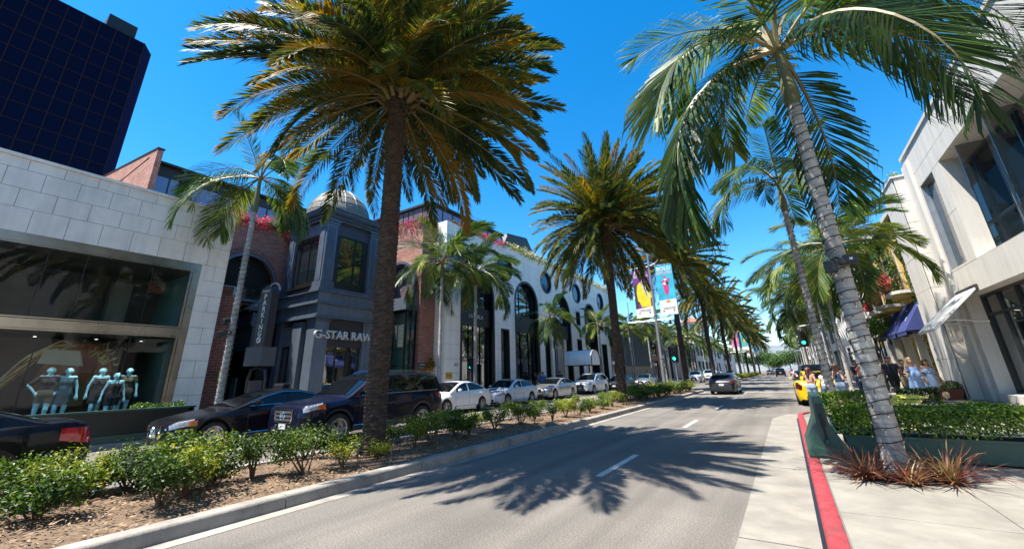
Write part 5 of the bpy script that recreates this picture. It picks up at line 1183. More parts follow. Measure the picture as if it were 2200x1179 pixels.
        MB().tube([(x, Y(d), z) for x, d, z in wsx], .03, 6).build('windscreen_frame', pt, c); MB().add([(x, Y(d), z) for x, d, z in wsx], [(0, 1, 2, 3)]).build('windscreen', M_shop, c)
        MB().box(-.68, .68, Y(3.0), Y(1.6), .35, .55).build('cockpit_floor', M_trim, c)
        for s in (-1, 1):
            st = put('seat', None, c); bm_ = MB().box(s * .36 - .24, s * .36 + .24, Y(2.75), Y(2.25), .5, .72).mesh('cushion', pt); bevel(bm_, .05); put('cushion', bm_, st)
            bm_ = MB().box(s * .36 - .24, s * .36 + .24, Y(2.9), Y(2.72), .6, 1.15).mesh('backrest', pt); bevel(bm_, .06); put('backrest', bm_, st); bm_ = MB().box(s * .36 - .12, s * .36 + .12, Y(2.88), Y(2.76), 1.15, 1.33).mesh('headrest', pt); bevel(bm_, .04); put('headrest', bm_, st)
    # lamps
    hz = headz or (zt(.3) - .20, zt(.3) - .05); hd = .55 if P is SEDAN else .5
    sidep(.015, hd, lambda d: lerp(hz[0] - .02, hz[0] + .09, d / hd), lambda d: min(zt(d) - .02, lerp(hz[1] - .02, hz[1] + .06, d / hd)), .006, 'headlight', M_lamp, c, sx, 12)
    if amber: sidep(hd - .13, hd + .06, lambda d: hz[0] + .05, lambda d: lerp(hz[1] - .0, hz[1] + .03, (d - hd + .13) / .19), .010, 'indicator', M_amber, c, sx, 6)
    tz = tailz or (zt(L - .3) - .26, zt(L - .3) - .06)
    sidep(L - .42, L - .012, lambda d: lerp(tz[0] + .08, tz[0], (d - L + .42) / .4), lambda d: min(zt(d) - .03, tz[1]), .006, 'tail_light', tailcol or M_tail, c, sx, 8)
    fy = L / 2; fw = wf(0)
    if front == 'slats':
        g_ = put('grille', None, c); MB().box(-fw * .55, fw * .55, fy - .03, fy + .012, hz[0] - .05, hz[1] - .03).build('mesh', M_trim, g_)
        for z in (.25, .55, .85): zz = lerp(hz[0] - .05, hz[1] - .03, z); MB().box(-fw * .53, fw * .53, fy + .012, fy + .026, zz - .012, zz + .012).build('slat', M_chrome, g_)
    elif front == 'star':
        z0, z1 = zt(.05) - .36, zt(.05) - .03; zc = (z0 + z1) / 2; g_ = put('grille', None, c); MB().prism([(-fw * .56, z0 + .04), (-fw * .5, z0), (fw * .5, z0), (fw * .56, z0 + .04), (fw * .62, z1), (-fw * .62, z1)], fy - .06, fy + .012, 'y').build('mesh', M_trim, g_)
        for t in (.22, .5, .78): zz = lerp(z0, z1, t); MB().box(-fw * .56, fw * .56, fy + .010, fy + .03, zz - .022, zz + .022).build('slat', M_alloy, g_)
        MB().tube([(fw * a, fy + .014, z) for a, z in ((-.57, z0 + .04), (-.5, z0), (.5, z0), (.57, z0 + .04), (.63, z1), (-.63, z1), (-.57, z0 + .04))], .014, 5).build('surround', M_chrome, g_)
    elif front == 'star_bar':
        z0, z1 = zt(.05) - .30, zt(.05) - .035; zc = (z0 + z1) / 2; g_ = put('grille', None, c); pl = [(-fw * .5, z0), (fw * .5, z0), (fw * .68, zc), (fw * .66, z1), (-fw * .66, z1), (-fw * .68, zc)]
        MB().prism(pl, fy - .08, fy + .012, 'y').build('mesh', M_trim, g_); MB().box(-fw * .62, fw * .62, fy + .012, fy + .035, zc - .028, zc + .028).build('slat', M_chrome, g_); MB().tube([(x, fy + .014, z) for x, z in pl + pl[:1]], .012, 5).build('surround', M_chrome, g_)
    elif front == 'shield':
        z0, z1 = .38, zt(.05) - .06; zc = (z0 + z1) / 2; g_ = put('grille', None, c); pl = [(-fw * .5, z0), (fw * .5, z0), (fw * .6, z0 + .1), (fw * .56, z1), (-fw * .56, z1), (-fw * .6, z0 + .1)]
        MB().prism(pl, fy - .06, fy + .014, 'y').build('mesh', M_trim, g_); MB().tube([(x, fy + .016, z) for x, z in pl + pl[:1]], .012, 5).build('surround', M_chrome, g_)
        for i in range(4): MB().lathe([(.045, -.006), (.055, 0), (.045, .006)], 16, (-.14 + i * .093, fy + .03, z1 - .1), 'y').build('ring', M_chrome, g_)
    if front in ('star', 'star_bar'):
        e = put('emblem', None, g_); rr_ = .105 if front == 'star' else .115
        MB().lathe([(rr_ * .86, fy + .035), (rr_ * .93, fy + .05), (rr_, fy + .035), (rr_ * .93, fy + .03), (rr_ * .86, fy + .035)], 28, (0, 0, zc), 'y').build('ring', M_chrome, e); st = MB()
        for k_ in range(3):
            a = math.pi / 2 + k_ * 2 * math.pi / 3; t = Vector((math.cos(a), 0, math.sin(a))); n = Vector((-math.sin(a), 0, math.cos(a))); o = Vector((0, fy + .045, zc))
            st.add([o + t * rr_ * .92, o + n * .022 - t * .005, o + Vector((0, .012, 0)), o - n * .022 - t * .005], [(0, 1, 2), (0, 2, 3)])
        st.build('star', M_chrome, e)
    MB().box(-fw * .8, fw * .8, fy - .06, fy + .008, P['sill'] + .08, P['sill'] + .2).build('lower_intake', M_trim, c)
    MB().box(-.16, .16, fy + .008, fy + .02, P['sill'] + .16, P['sill'] + .31).build('front_plate', M_plate, c)
    MB().box(-.16, .16, -fy - .016, -fy - .004, lerp(P['sill'], tz[0], .72), lerp(P['sill'], tz[0], .72) + .15).build('rear_plate', M_plate, c)
    MB().box(-wf(L) * .85, wf(L) * .85, -fy - .006, -fy + .06, P['sill'] + .06, P['sill'] + .18).build('rear_valance', M_trim, c)
    if tailcol is None and not simple: MB().box(-wf(L) * .6, wf(L) * .6, -fy - .012, -fy + .02, tz[0] - .06, tz[0] - .035).build('boot_trim', M_chrome, c)
    for s in (-1, 1):
        md = d0 + .62; mz = zt(md) + .06; mr = put('mirror', None, c); mm = MB(); mm.lathe([(0, -.07), (.055, -.06), (.075, 0), (.06, .055), (0, .07)], 12, axis='y'); o = mm.build('housing', pt, mr, smooth=True, loc=(s * (cabx(mz) + .13), Y(md), mz + .04)); o.scale = (1.35, 1, .95)
        MB().bar((s * cabx(mz), Y(md), mz), (s * (cabx(mz) + .1), Y(md), mz + .02), .05, .03).build('stalk', M_trim, mr); MB().box(s * (cabx(mz) + .13) - .07, s * (cabx(mz) + .13) + .07, Y(md) - .075, Y(md) - .068, mz - .0, mz + .08).build('mirror_glass', M_chrome, mr)
        if not simple:
            pa, pb = P['pil']; q = P['qd'] - .15
            for dd in (d0 + .42, (pa + pb) / 2, q):
                zz = np.linspace(max(zl(dd), P['sill'] + .05) + .02, zt(dd) - .02, 8); MB().tube([(s * (sx(dd, z) + .001), Y(dd), z) for z in zz], .005, 4).build('door_seam', M_trim, c)
            for dd in (pa - .2, q - .18): z = zt(dd) - .13; MB().tube([(s * (sx(dd, z) + .012), Y(dd), z), (s * (sx(dd, z) + .03), Y(dd - .09), z + .004), (s * (sx(dd, z) + .012), Y(dd - .18), z)], .014, 5).build('door_handle', pt, c)
            dl = np.linspace(P['wb'][0] + Ra + .02, P['wb'][1] - Ra - .02, 10); MB().tube([(s * (sx(d, P['sill'] + .14) + .006), Y(d), P['sill'] + .14) for d in dl], .012, 4).build('sill_strip', M_chrome if chrome_line else M_trim, c)
            if rails:
                MB().tube([(s * (cabx(H) - .03), Y(d), zr(d) + .05 - (.05 if i in (0, 11) else 0)) for i, d in enumerate(np.linspace(P['zr'][2][0] - .1, P['zr'][-2][0], 12))], .018, 5).build('roof_rail', M_chrome, c)
    return c
PI = math.pi
GLp = dict(SUVP); CLS = dict(SEDAN); CLS.update(L=4.94, W=1.88, H=1.42, wb=(.95, 3.85), wr=.345,
    zt=[(0, .58), (.05, .68), (.2, .76), (.9, .90), (1.5, .97), (2.6, 1.0), (3.7, 1.02), (4.6, .98), (4.8, .94), (4.94, .8)], zr=[(1.3, .95), (2.25, 1.31), (2.7, 1.41), (3.2, 1.40), (3.8, 1.27), (4.55, .99)],
    w=[(0, .58), (.05, .72), (.16, .82), (.4, .90), (.9, .94), (3.9, .94), (4.5, .88), (4.8, .78), (4.94, .66)], cab=(.86, .66), pil=(2.8, 2.9), qd=4.0)
car('suv', 'large dark navy SUV with three-bar star grille behind the nearest date palm', (-11.17, 8.75, 0), PI, GLp, P_navy, 5, 'star', rails=True, cat='SUV')
car('black_sedan', 'long black four-door coupe with star grille and roof sign left of the navy SUV', (-13.5, 6.75, 0), PI, CLS, P_black, 5, 'star_bar')
tx = thing('roof_sign', 'small black taxi-style box on the black coupe roof', 'roof sign', (-13.5, 7.3, 1.43)); bm_ = MB().box(-.28, .28, -.12, .12, .02, .14).mesh('box', M_trim); bevel(bm_, .03); put('box', bm_, tx); MB().box(-.3, .3, -.14, .14, -.005, .02).build('base', M_trim, tx)
NIS = dict(SEDAN); NIS.update(L=4.86, H=1.47, zt=[(0, .6), (.05, .68), (.2, .76), (.9, .9), (1.25, .96), (2.5, 1.0), (3.7, 1.06), (4.5, 1.10), (4.7, 1.08), (4.78, 1.02), (4.86, .82)], zr=[(1.05, .95), (1.9, 1.36), (2.3, 1.46), (3.0, 1.45), (3.5, 1.36), (4.3, 1.09)], w=[(0, .58), (.05, .70), (.16, .79), (.4, .86), (.9, .91), (3.9, .91), (4.45, .87), (4.74, .8), (4.86, .7)], wb=(.92, 3.7))
M_tail2 = mat('tail_lens_bright', (.55, .01, .012), .1, var=.5, scale=9, coat=1)
ns = car('dark_sedan', 'dark sedan with bright red tail-lamps cut by the left edge', (-10.9, -.05, 0), PI, NIS, P_black, 5, 'slats', tailz=(.72, .98), tailcol=M_tail2)
INF = dict(SEDAN); INF.update(L=4.75)
car('white_sedan', 'white sedan just behind the navy SUV', (-14.1, 16.2, 0), PI, SEDAN, P_white, 7, 'slats', amber=False)
car('white_compact', 'white compact sedan second behind the navy SUV', (-14.45, 21.75, 0), PI, SEDAN, P_white, 7, 'slats')
car('silver_sedan', 'silver sedan in the queue behind the white compact', (-14.6, 27.9, 0), PI, CLS, P_silver, 8, 'slats')
car('white_crossover', 'white crossover with big dark shield grille', (-14.75, 35.2, 0), PI, XOVER, P_white, 8, 'shield', cat='SUV', amber=False, rails=True)
car('dark_sedan', 'dark sedan half hidden behind the second date palm', (-14.6, 43.0, 0), PI, SEDAN, P_grey, 5, 'slats')
car('grey_sedan', 'dark grey sedan driving away in the right lane', (-4.05, 35.3, 0), 0, SEDAN, P_grey, 5, 'slats', sc=(1, 1, 1.0), chrome_line=True)
car('convertible', 'bright yellow open convertible parked at the right kerb', (1.12, 25.35, 0), 0, SEDAN, P_yellow, 5, 'slats', open_top=True, sc=(1.1, 1, 1.08), tailz=(.62, .92), tailcol=mat('dark_lens', (.05, .008, .01), .2, var=0), chrome_line=False)
car('parked_suv', 'dark boxy SUV parked ahead of the yellow convertible', (1.45, 33.2, 0), 0, SUVP, P_black, 5, 'slats', cat='SUV', simple=True)
car('oncoming_suv', 'white SUV coming towards us beyond the junction', (-11.8, 69.5, 0), PI, XOVER, P_white, 5, 'shield', cat='SUV', simple=True)
car('oncoming_van', 'white tall SUV behind the oncoming white one', (-11.3, 80, 0), PI, SUVP, P_white, 5, 'slats', cat='SUV', simple=True, amber=True)
car('leading_suv', 'black SUV driving away in the inner lane far ahead', (-1.3, 112, 0), 0, SUVP, P_black, 5, 'slats', cat='SUV', simple=True)
far = [((-4.4, 150, 0), P_grey, SEDAN, 'grey sedan far ahead left of the black SUV', 0), ((-4.5, 170, 0), P_navy, SEDAN, 'navy sedan braking far ahead', 0), ((-1.5, 150, 0), P_white, XOVER, 'white SUV right of the black one far ahead', 0), ((1.4, 128, 0), P_red, SEDAN, 'red car parked far along the right kerb', 0), ((-12.6, 100, 0), P_white, SEDAN, 'white car far off on the left side', PI), ((-12.2, 120, 0), P_silver, XOVER, 'silver SUV far off on the left side', PI), ((-4.3, 195, 0), P_silver, SUVP, 'pale SUV at the far end of the queue', 0), ((-14.6, 52, 0), P_silver, SEDAN, 'silver car parked near the tan hoarding', PI), ((1.4, 60, 0), P_grey, SEDAN, 'grey car parked past the boxy SUV', 0), ((1.4, 72, 0), P_white, SEDAN, 'white car parked farther along the right kerb', 0)]
for loc, pt, pr, lb, rz in far: car('distant_car', lb, loc, rz, pr, pt, 5, 'slats', simple=True, amber=False)
# ================================================================ people and mannequins
def snet(f, lo, hi, h):
    """surface nets over a signed distance field"""
    lo = np.array(lo); n = np.ceil((np.array(hi) - lo) / h).astype(int) + 1
    g = np.stack(np.meshgrid(*[lo[i] + h * np.arange(n[i]) for i in range(3)], indexing='ij'), -1)
    V = f(g.reshape(-1, 3)).reshape(n); ins = V < 0
    c = n - 1; S_ = np.zeros(tuple(c) + (3,)); C = np.zeros(tuple(c))
    cor = [(i, j, k) for i in (0, 1) for j in (0, 1) for k in (0, 1)]
    sl = lambda A, o: A[o[0]:o[0] + c[0], o[1]:o[1] + c[1], o[2]:o[2] + c[2]]
    for a in cor:
        for ax in range(3):
            if a[ax]: continue
            b = list(a); b[ax] = 1
            va, vb = sl(V, a), sl(V, b); x = (va < 0) != (vb < 0); t = np.where(x, va / np.where(x, va - vb, 1), 0)
            p = np.zeros(tuple(c) + (3,)); p[..., 0], p[..., 1], p[..., 2] = a; p[..., ax] += t
            S_ += p * x[..., None]; C += x
    act = C > 0; idx = -np.ones(tuple(c), int); idx[act] = np.arange(act.sum())
    ii = np.argwhere(act); verts = lo + h * (ii + S_[act] / C[act][:, None]); faces = []
    for ax in range(3):
        o1, o2 = [(1, 2), (2, 0), (0, 1)][ax]
        a = [slice(1, -1)] * 3; a[ax] = slice(0, n[ax] - 1)
        b = list(a); b[ax] = slice(1, n[ax]); A, B = ins[tuple(a)], ins[tuple(b)]
        e = np.argwhere(A != B)
        if not len(e): continue
        fl = A[tuple(e.T)]; e = e + 1; e[:, ax] -= 1
        def at(d1, d2): q = e.copy(); q[:, o1] += d1; q[:, o2] += d2; return idx[tuple(q.T)]
        q = np.stack([at(-1, -1), at(0, -1), at(0, 0), at(-1, 0)], 1); q[~fl] = q[~fl][:, ::-1]; faces.append(q)
    F_ = np.concatenate(faces); F_ = F_[(F_ >= 0).all(1)]
    return verts, F_
def caps_sdf(caps, k=.02, cut=None):
    def f(p):
        d = None
        for a, b, ra, rb in caps:
            a = np.array(a, float); b = np.array(b, float); ab = b - a; l = max(ab @ ab, 1e-9); t = np.clip((p - a) @ ab / l, 0, 1)
            e = np.linalg.norm(p - a - t[:, None] * ab, axis=1) - (ra + (rb - ra) * t)
            if d is None: d = e
            else:
                h_ = np.clip(.5 + .5 * (d - e) / k, 0, 1); d = d * (1 - h_) + e * h_ - k * h_ * (1 - h_)
        if cut:
            for (ax, s, v) in cut: d = np.maximum(d, s * (p[:, ax] - v))
        return d
    return f
def sdf_mesh(name, caps, mt, h=.018, k=.02, cut=None):
    A = np.array([list(c[0]) for c in caps] + [list(c[1]) for c in caps]); r = max(max(c[2], c[3]) for c in caps) + .04
    lo, hi = A.min(0) - r, A.max(0) + r
    if cut:
        for (ax, s, v) in cut:
            if s > 0: hi[ax] = min(hi[ax], v + 2 * h)
            else: lo[ax] = max(lo[ax], v - 2 * h)
    v, f = snet(caps_sdf(caps, k, cut), lo, hi, h)
    me = bpy.data.meshes.new(name); me.from_pydata(v.tolist(), [], f.tolist()); me.materials.append(mt); me.polygons.foreach_set('use_smooth', [True] * len(f)); me.update(); return me
M_skin = mat('skin', (.56, .33, .24), .5, var=.06, scale=8); M_skin2 = mat('tan_skin', (.42, .22, .14), .5, var=.06, scale=8)
M_hbrown = mat('brown_hair', (.06, .03, .018), .55, var=.4, scale=30); M_hblond = mat('blond_hair', (.5, .33, .14), .55, var=.35, scale=30); M_hblack = mat('dark_hair', (.015, .012, .011), .5, var=.3, scale=30)
M_mouth = mat('lips', (.3, .07, .06), .5, var=0)
def person(label, loc, rz, h=1.7, skin=None, hair=None, hairlen=0, legs=(0, 0), arms=None, top=None, bottom=None, dress=None, shoes=None, fem=True, belly=0, res=.018, cat='person', name='person', group=None, bald=False, lean=0, head=(0, 0)):
    """local frame: faces -Y; arms = [(elbow),(wrist)] offsets from the shoulder for left/right"""
    s = h / 1.7; t = thing(name, label, cat, loc, rz, group); t.scale = (s, s, s); skin = skin or M_skin
    sh = .165 if fem else .195; hip = .10; caps = []; leg = []
    for i, sg in enumerate((-1, 1)):
        st = legs[i]; hp = (sg * hip, 0, .90); kn = (sg * (hip - .005), -st * .5 - (.04 if st > 0 else 0), .49); an = (sg * (hip - .01), -st + (.03 if st < 0 else 0), .085 + max(0, -st) * .12); toe = (sg * (hip + .03), -st - .13, .035 + max(0, -st) * .05)
        leg.append((hp, kn, an, toe)); caps += [(hp, kn, .085 if fem else .088, .058), (kn, an, .056, .036), (an, toe, .04, .03), (an, (an[0], an[1] + .03, .04), .036, .034)]
    tor = []
    for sg in (-1, 1):
        tor += [((sg * .068, 0, .92), (sg * (.045 if fem else .075), 0, 1.10), .115 if fem else .105, .092 if fem else .105), ((sg * (.045 if fem else .075), 0, 1.10), (sg * (.075 if fem else .09), 0, 1.32), .088 if fem else .105, .092 if fem else .115), ((sg * .06, .01, 1.38), (sg * sh, 0, 1.405), .075, .055 if fem else .065)]
        if fem: tor.append(((sg * .075, -.07, 1.27), (sg * .075, -.075, 1.26), .062, .06))
    if belly: tor.append(((0, -.10 - belly * .3, 1.06), (0, -.08 - belly * .3, 1.0), .10 + belly * .5, .10 + belly * .4))
    caps += tor
    hx, hy = head; N0 = (0, .01, 1.40); HC = (hx, -.015 + hy, 1.585)
    caps += [(N0, (hx * .6, 0, 1.5), .058, .05), ((hx, .012 + hy, 1.60), (hx, -.02 + hy, 1.60), .094, .088), ((hx, -.03 + hy, 1.56), (hx, -.04 + hy, 1.51), .07, .045), ((hx, -.11 + hy, 1.585), (hx, -.122 + hy, 1.558), .012, .016)]
    caps += [((hx + sg * .086, .0 + hy, 1.595), (hx + sg * .09, .005 + hy, 1.57), .02, .015) for sg in (-1, 1)]
    arms = arms or [((-.07, .02, -.28), (-.09, -.08, -.52)), ((.07, .02, -.28), (.09, -.08, -.52))]
    armc = []
    for sg, (e, w) in zip((-1, 1), arms):
        S0 = Vector((sg * sh, 0, 1.40)); E = S0 + Vector(e); W_ = S0 + Vector(w); armc.append((S0, E, W_))
        caps += [(S0, E, .05 if fem else .058, .038 if fem else .044), (E, W_, .038 if fem else .043, .027)]
        d = (W_ - E).normalized(); sd = d.cross(Vector((0, 1, 0))); sd = sd.normalized() if sd.length > .1 else Vector((1, 0, 0)); pm = W_ + d * .07; nn = d.cross(sd)
        caps.append((W_, pm, .028, .034))
        for q, ln in ((-.03, .065), (-.01, .08), (.01, .075), (.03, .06)):
            b0 = pm + sd * q; b1 = b0 + d * ln * .6 + nn * .006 * -1; caps += [(b0, b1, .0105, .010), (b1, b1 + d * ln * .4 + nn * -.018, .010, .008)]
        caps.append((W_ + d * .03 + sd * (-sg) * .025, W_ + d * .075 + sd * (-sg) * .055, .012, .010))
    put('body', sdf_mesh('body', caps, skin, res, .022), t)
    ev = MB()
    for sg in (-1, 1): ev.lathe([(0, -.008), (.011, 0), (0, .008)], 6, (hx + sg * .034, -.098 + hy, 1.60))
    if hair: ev.build('eyes', M_hblack, t); MB().box(hx - .024, hx + .024, -.105 + hy, -.094 + hy, 1.522, 1.534).build('mouth', M_mouth, t)
    if hair:
        hc = [((hx, .03 + hy, 1.63), (hx, .0 + hy, 1.64), .098, .096), ((hx, .05 + hy, 1.60), (hx, .06 + hy, 1.55), .085, .06), ((hx, -.06 + hy, 1.675), (hx, -.03 + hy, 1.68), .05, .06)]
        if hairlen:
            for sg in (-1, 1): hc += [((hx + sg * .07, .02 + hy, 1.60), (hx + sg * .085, .03 + hy, 1.60 - hairlen * .6), .045, .045), ((hx + sg * .085, .03 + hy, 1.60 - hairlen * .6), (hx * .5 + sg * .09, .02, 1.6 - hairlen), .045, .03)]
            hc += [((hx, .08 + hy, 1.58), (hx * .5, .10, 1.60 - hairlen), .07, .06)]
        put('hair', sdf_mesh('hair', hc, hair, .016, .03), t)
    infl = lambda cs, d: [(a, b, ra + d, rb + d) for a, b, ra, rb in cs]
    if top:
        mt, sleeve, zlo = top; cs = infl(tor, .010)
        for S0, E, W_ in armc:
            if sleeve: cs.append((S0, S0.lerp(E, sleeve), .066, .062))
        put('shirt', sdf_mesh('shirt', cs, mt, res, .03, [(2, -1, zlo), (2, 1, 1.44 if sleeve else 1.36)]), t)
    if bottom:
        mt, zlo = bottom; cs = infl([c for c in tor if c[0][2] < 1.0], .02)
        for hp, kn, an, toe in leg:
            cs += [(hp, kn, .112, .085), (kn, an, .078, .06)]
        put('trousers' if zlo < .3 else 'shorts', sdf_mesh('shorts', cs, mt, res, .03, [(2, -1, zlo), (2, 1, 1.04)]), t)
    if dress:
        mt, zlo, fl, off = dress; cs = infl(tor, .018) + [((0, -.02 - belly * .25, 1.05), (0, -.01, zlo - .05), .13 + belly * .3, .15 + fl)] + [((sg * .08, 0, .95), (sg * (.10 + fl * .4), 0, zlo - .05), .11, .12 + fl * .6) for sg in (-1, 1)]
        put('dress', sdf_mesh('dress', cs, mt, res, .04, [(2, -1, zlo), (2, 1, 1.35 if off else 1.40)]), t)
        if off:
            rf = MB(); rf.grid(lambda u, v: ((.17 + .05 * v + .012 * math.sin(u * 44)) * math.cos(2 * math.pi * u) * 1.12, (.11 + .05 * v + .012 * math.sin(u * 44)) * math.sin(2 * math.pi * u), 1.365 - .16 * v), 60, 4, closed_u=True); rf.build('ruffle', mt, t, smooth='all')
    if shoes:
        cs = []
        for hp, kn, an, toe in leg: cs += [((an[0], an[1] + .02, an[2] - .04), (toe[0], toe[1], toe[2] + .005), .045, .042)]
        put('shoes', sdf_mesh('shoes', cs, shoes, .014, .02), t)
    return t
C = lambda n, c, r=.8, v=.15, s=6: mat('cloth_' + n, c, r, var=v, scale=s)
K_navy = C('navy', (.012, .016, .035), v=.6, s=30); K_black = C('black', (.008, .008, .009)); K_khaki = C('khaki', (.42, .33, .2)); K_pale = C('pale_blue', (.20, .32, .56), v=.25, s=14); K_pale2 = C('sky_stripe', (.26, .38, .56), v=.2, s=40); K_denim = C('denim', (.10, .17, .30), v=.3, s=20); K_ldenim = C('light_denim', (.28, .36, .48), v=.2, s=20); K_white = C('white', (.6, .6, .59)); K_red = C('red', (.45, .02, .03)); K_green = C('lime', (.16, .55, .03)); K_blue = C('blue', (.05, .2, .6)); K_check = C('check', (.3, .2, .18), v=.7, s=40); K_brown = C('brown_leather', (.09, .045, .025))
walk = [((-.06, .10, -.26), (-.07, .08, -.50)), ((.06, -.06, -.27), (.07, -.2, -.47))]
person('man in navy patterned short-sleeved shirt and black shorts walking towards us', (3.95, 25.4, .15), .25, 1.85, M_skin2, M_hbrown, 0, (.22, -.18), walk, (K_navy, .55, .93), (K_black, .5), None, K_black, False)
person('person in dark shirt and khaki shorts behind the man in navy', (4.55, 26.4, .15), .15, 1.72, M_skin2, M_hbrown, 0, (-.15, .2), None, (K_black, .5, .95), (K_khaki, .52), None, K_white, False)
person('blond pregnant woman in a pale blue off-shoulder dress holding her belly', (4.25, 23.2, .15), .35, 1.74, M_skin, M_hblond, .28, (.15, -.12), [((-.08, .03, -.26), (.04, -.16, -.36)), ((.1, .02, -.26), (-.02, -.22, -.40))], None, None, (K_pale, .56, .03, True), K_brown, True, .13, head=(-.02, 0))
person('dark-haired woman in a short pale blue ruffled dress beside the blond woman', (4.85, 23.9, .15), .3, 1.66, M_skin2, M_hbrown, .3, (-.05, .08), [((-.07, .03, -.27), (-.05, -.08, -.5)), ((.12, .03, -.26), (.2, -.02, -.50))], None, None, (K_pale2, .62, .03, True), K_brown, True)
tb = thing('handbag', 'small woven handbag on a long strap in the dark-haired woman\'s hand', 'bag', (5.12, 23.75, .15)); MB().lathe([(0, .18), (.09, .19), (.11, .3), (.085, .42), (0, .42)], 12).build('pouch', mat('woven_straw', (.5, .4, .22), .9, var=.4, scale=40), tb); MB().tube([(.08, 0, .4), (.02, 0, .85), (-.06, 0, .4)], .008, 4).build('strap', K_brown, tb)
pose1 = [((-.1, .08, -.24), (.02, -.04, -.40)), ((.12, -.05, -.2), (.02, -.20, -.12))]
person('girl in red headscarf, patterned top and pale denim shorts behind the yellow convertible', (.72, 21.4, .0), 2.6, 1.62, M_skin2, M_hbrown, .25, (.03, -.06), pose1, (C('pattern', (.5, .3, .22), v=.7, s=30), 0, 1.12), (K_ldenim, .68), None, K_brown, True)
hb_ = thing('headscarf', 'red scarf tied on the girl\'s hair by the convertible', 'scarf', (.72, 21.4, 0)); MB().lathe([(.098, 1.54), (.104, 1.57), (.104, 1.6), (.098, 1.62)], 18, (0, -.0, 0)).build('band', K_red, hb_); MB().lathe([(0, 1.66), (.04, 1.63), (.05, 1.6), (.03, 1.57)], 8, (0, .09, 0)).build('knot', K_red, hb_)
person('girl in white top and jean shorts bending behind the second palm trunk', (1.22, 20.9, .0), 2.9, 1.55, M_skin, M_hbrown, .22, (.0, .06), None, (K_white, .3, 1.0), (K_denim, .66), None, K_white, True)
person('girl in blue camisole and denim shorts drinking beside the convertible', (1.62, 20.6, .0), 2.2, 1.74, M_skin, M_hbrown, .3, (.02, -.05), [((-.08, .05, -.25), (.05, -.18, -.16)), ((.1, .02, -.26), (.04, -.18, -.14))], (C('dk_blue', (.02, .05, .12)), 0, .95), (K_ldenim, .66), None, K_brown, True)
person('person in navy T-shirt on the pavement behind the convertible', (2.95, 27.2, .15), .4, 1.76, M_skin2, M_hblack, 0, (.1, -.1), None, (K_navy, .5, .95), (K_denim, .12), None, K_black, False, res=.024)
person('person in brown top walking behind the one in navy', (3.2, 28.2, .15), .2, 1.62, M_skin, M_hbrown, .2, (-.1, .1), None, (K_check, .5, .95), (K_black, .12), None, K_black, True, res=.024)
person('person in red top and black skirt mostly hidden by the big palm trunk', (2.32, 20.2, .15), 1.9, 1.7, M_skin2, M_hblack, .1, (.05, -.08), [((-.16, -.02, -.16), (-.10, -.16, .06)), ((.08, .03, -.27), (.1, -.1, -.45))], (K_red, .3, .9), (K_black, .3), None, K_black, True)
# left pavement
person('person in lime green shirt on the far left pavement by the tan hoarding', (-16.9, 61.5, .146), 1.2, 1.75, M_skin2, M_hblack, 0, (.2, -.2), None, (K_green, .5, .92), (K_black, .5), None, K_black, False, res=.03)
person('woman in white dress on the far left pavement', (-16.9, 66.5, .146), -1.2, 1.68, M_skin, M_hbrown, .25, (.1, -.1), None, None, None, (K_white, .55, .05, False), K_brown, True, res=.03)
person('person in blue shirt behind the silver sedan', (-17.4, 31.4, .146), .8, 1.72, M_skin, M_hbrown, 0, (.1, -.1), None, (K_blue, .5, .92), (K_black, .1), None, K_black, False, res=.03)
person('person in black beside the one in blue behind the silver sedan', (-17.6, 30.5, .146), -.6, 1.68, M_skin2, M_hblack, .2, (.1, -.1), None, (K_black, .9, .92), (K_black, .1), None, K_black, True, res=.03)
person('person in brown jacket at the marble entrance', (-17.6, 35.0, .146), .3, 1.76, M_skin, M_hbrown, 0, (.1, -.1), None, (K_brown, .9, .92), (K_denim, .1), None, K_black, False, res=.03)
person('person standing inside the middle marble arch window', (-18.6, 32.9, .146), 1.4, 1.75, M_skin2, M_hblack, 0, (.02, -.02), None, (K_check, .9, .92), (K_black, .1), None, K_black, False, res=.03)
# mannequins in the shop window
M_mann = mat('mannequin', (.30, .58, .64), .35, var=.03)
K_teal = C('teal', (.01, .09, .12)); K_sheer = C('sheer_olive', (.10, .09, .06)); K_dk = C('ink', (.012, .012, .02), v=.5, s=10)
mr = R(90)
hipsarm = [((-.2, .03, -.22), (-.06, -.05, -.42)), ((.2, .03, -.22), (.06, -.05, -.42))]; down = [((-.09, .02, -.27), (-.13, -.05, -.52)), ((.09, .02, -.27), (.13, -.05, -.52))]
MG = 'shop window mannequins'
person('mannequin in dark top and shorts with hands on hips, leftmost in the shop window', (-19.9, 3.25, .45), mr, 1.82, M_mann, None, 0, (.0, .05), hipsarm, (K_dk, .8, .95), (K_sheer, .68), None, None, True, name='mannequin', cat='mannequin', group=MG)
person('mannequin in teal sheath dress, second from the left', (-19.9, 3.66, .45), mr - .2, 1.80, M_mann, None, 0, (.03, -.03), down, None, None, (K_teal, .62, -.03, False), None, True, name='mannequin', cat='mannequin', group=MG)
person('mannequin in long black tank dress in the middle of the window', (-19.9, 4.48, .45), mr + .2, 1.80, M_mann, None, 0, (.06, -.04), down, None, None, (K_dk, .6, -.01, True), None, True, name='mannequin', cat='mannequin', group=MG)
person('shorter mannequin in black V-neck romper', (-19.75, 4.85, .32), mr, 1.76, M_mann, None, 0, (.08, .0), down, (K_dk, 0, .95), (K_dk, .66), None, None, True, name='mannequin', cat='mannequin', group=MG)
person('mannequin in sheer olive top and shorts, rightmost in the window', (-20.0, 5.22, .45), mr - .3, 1.80, M_mann, None, 0, (.0, -.05), down, (K_sheer, .5, .95), (K_sheer, .66), None, None, True, name='mannequin', cat='mannequin', group=MG)
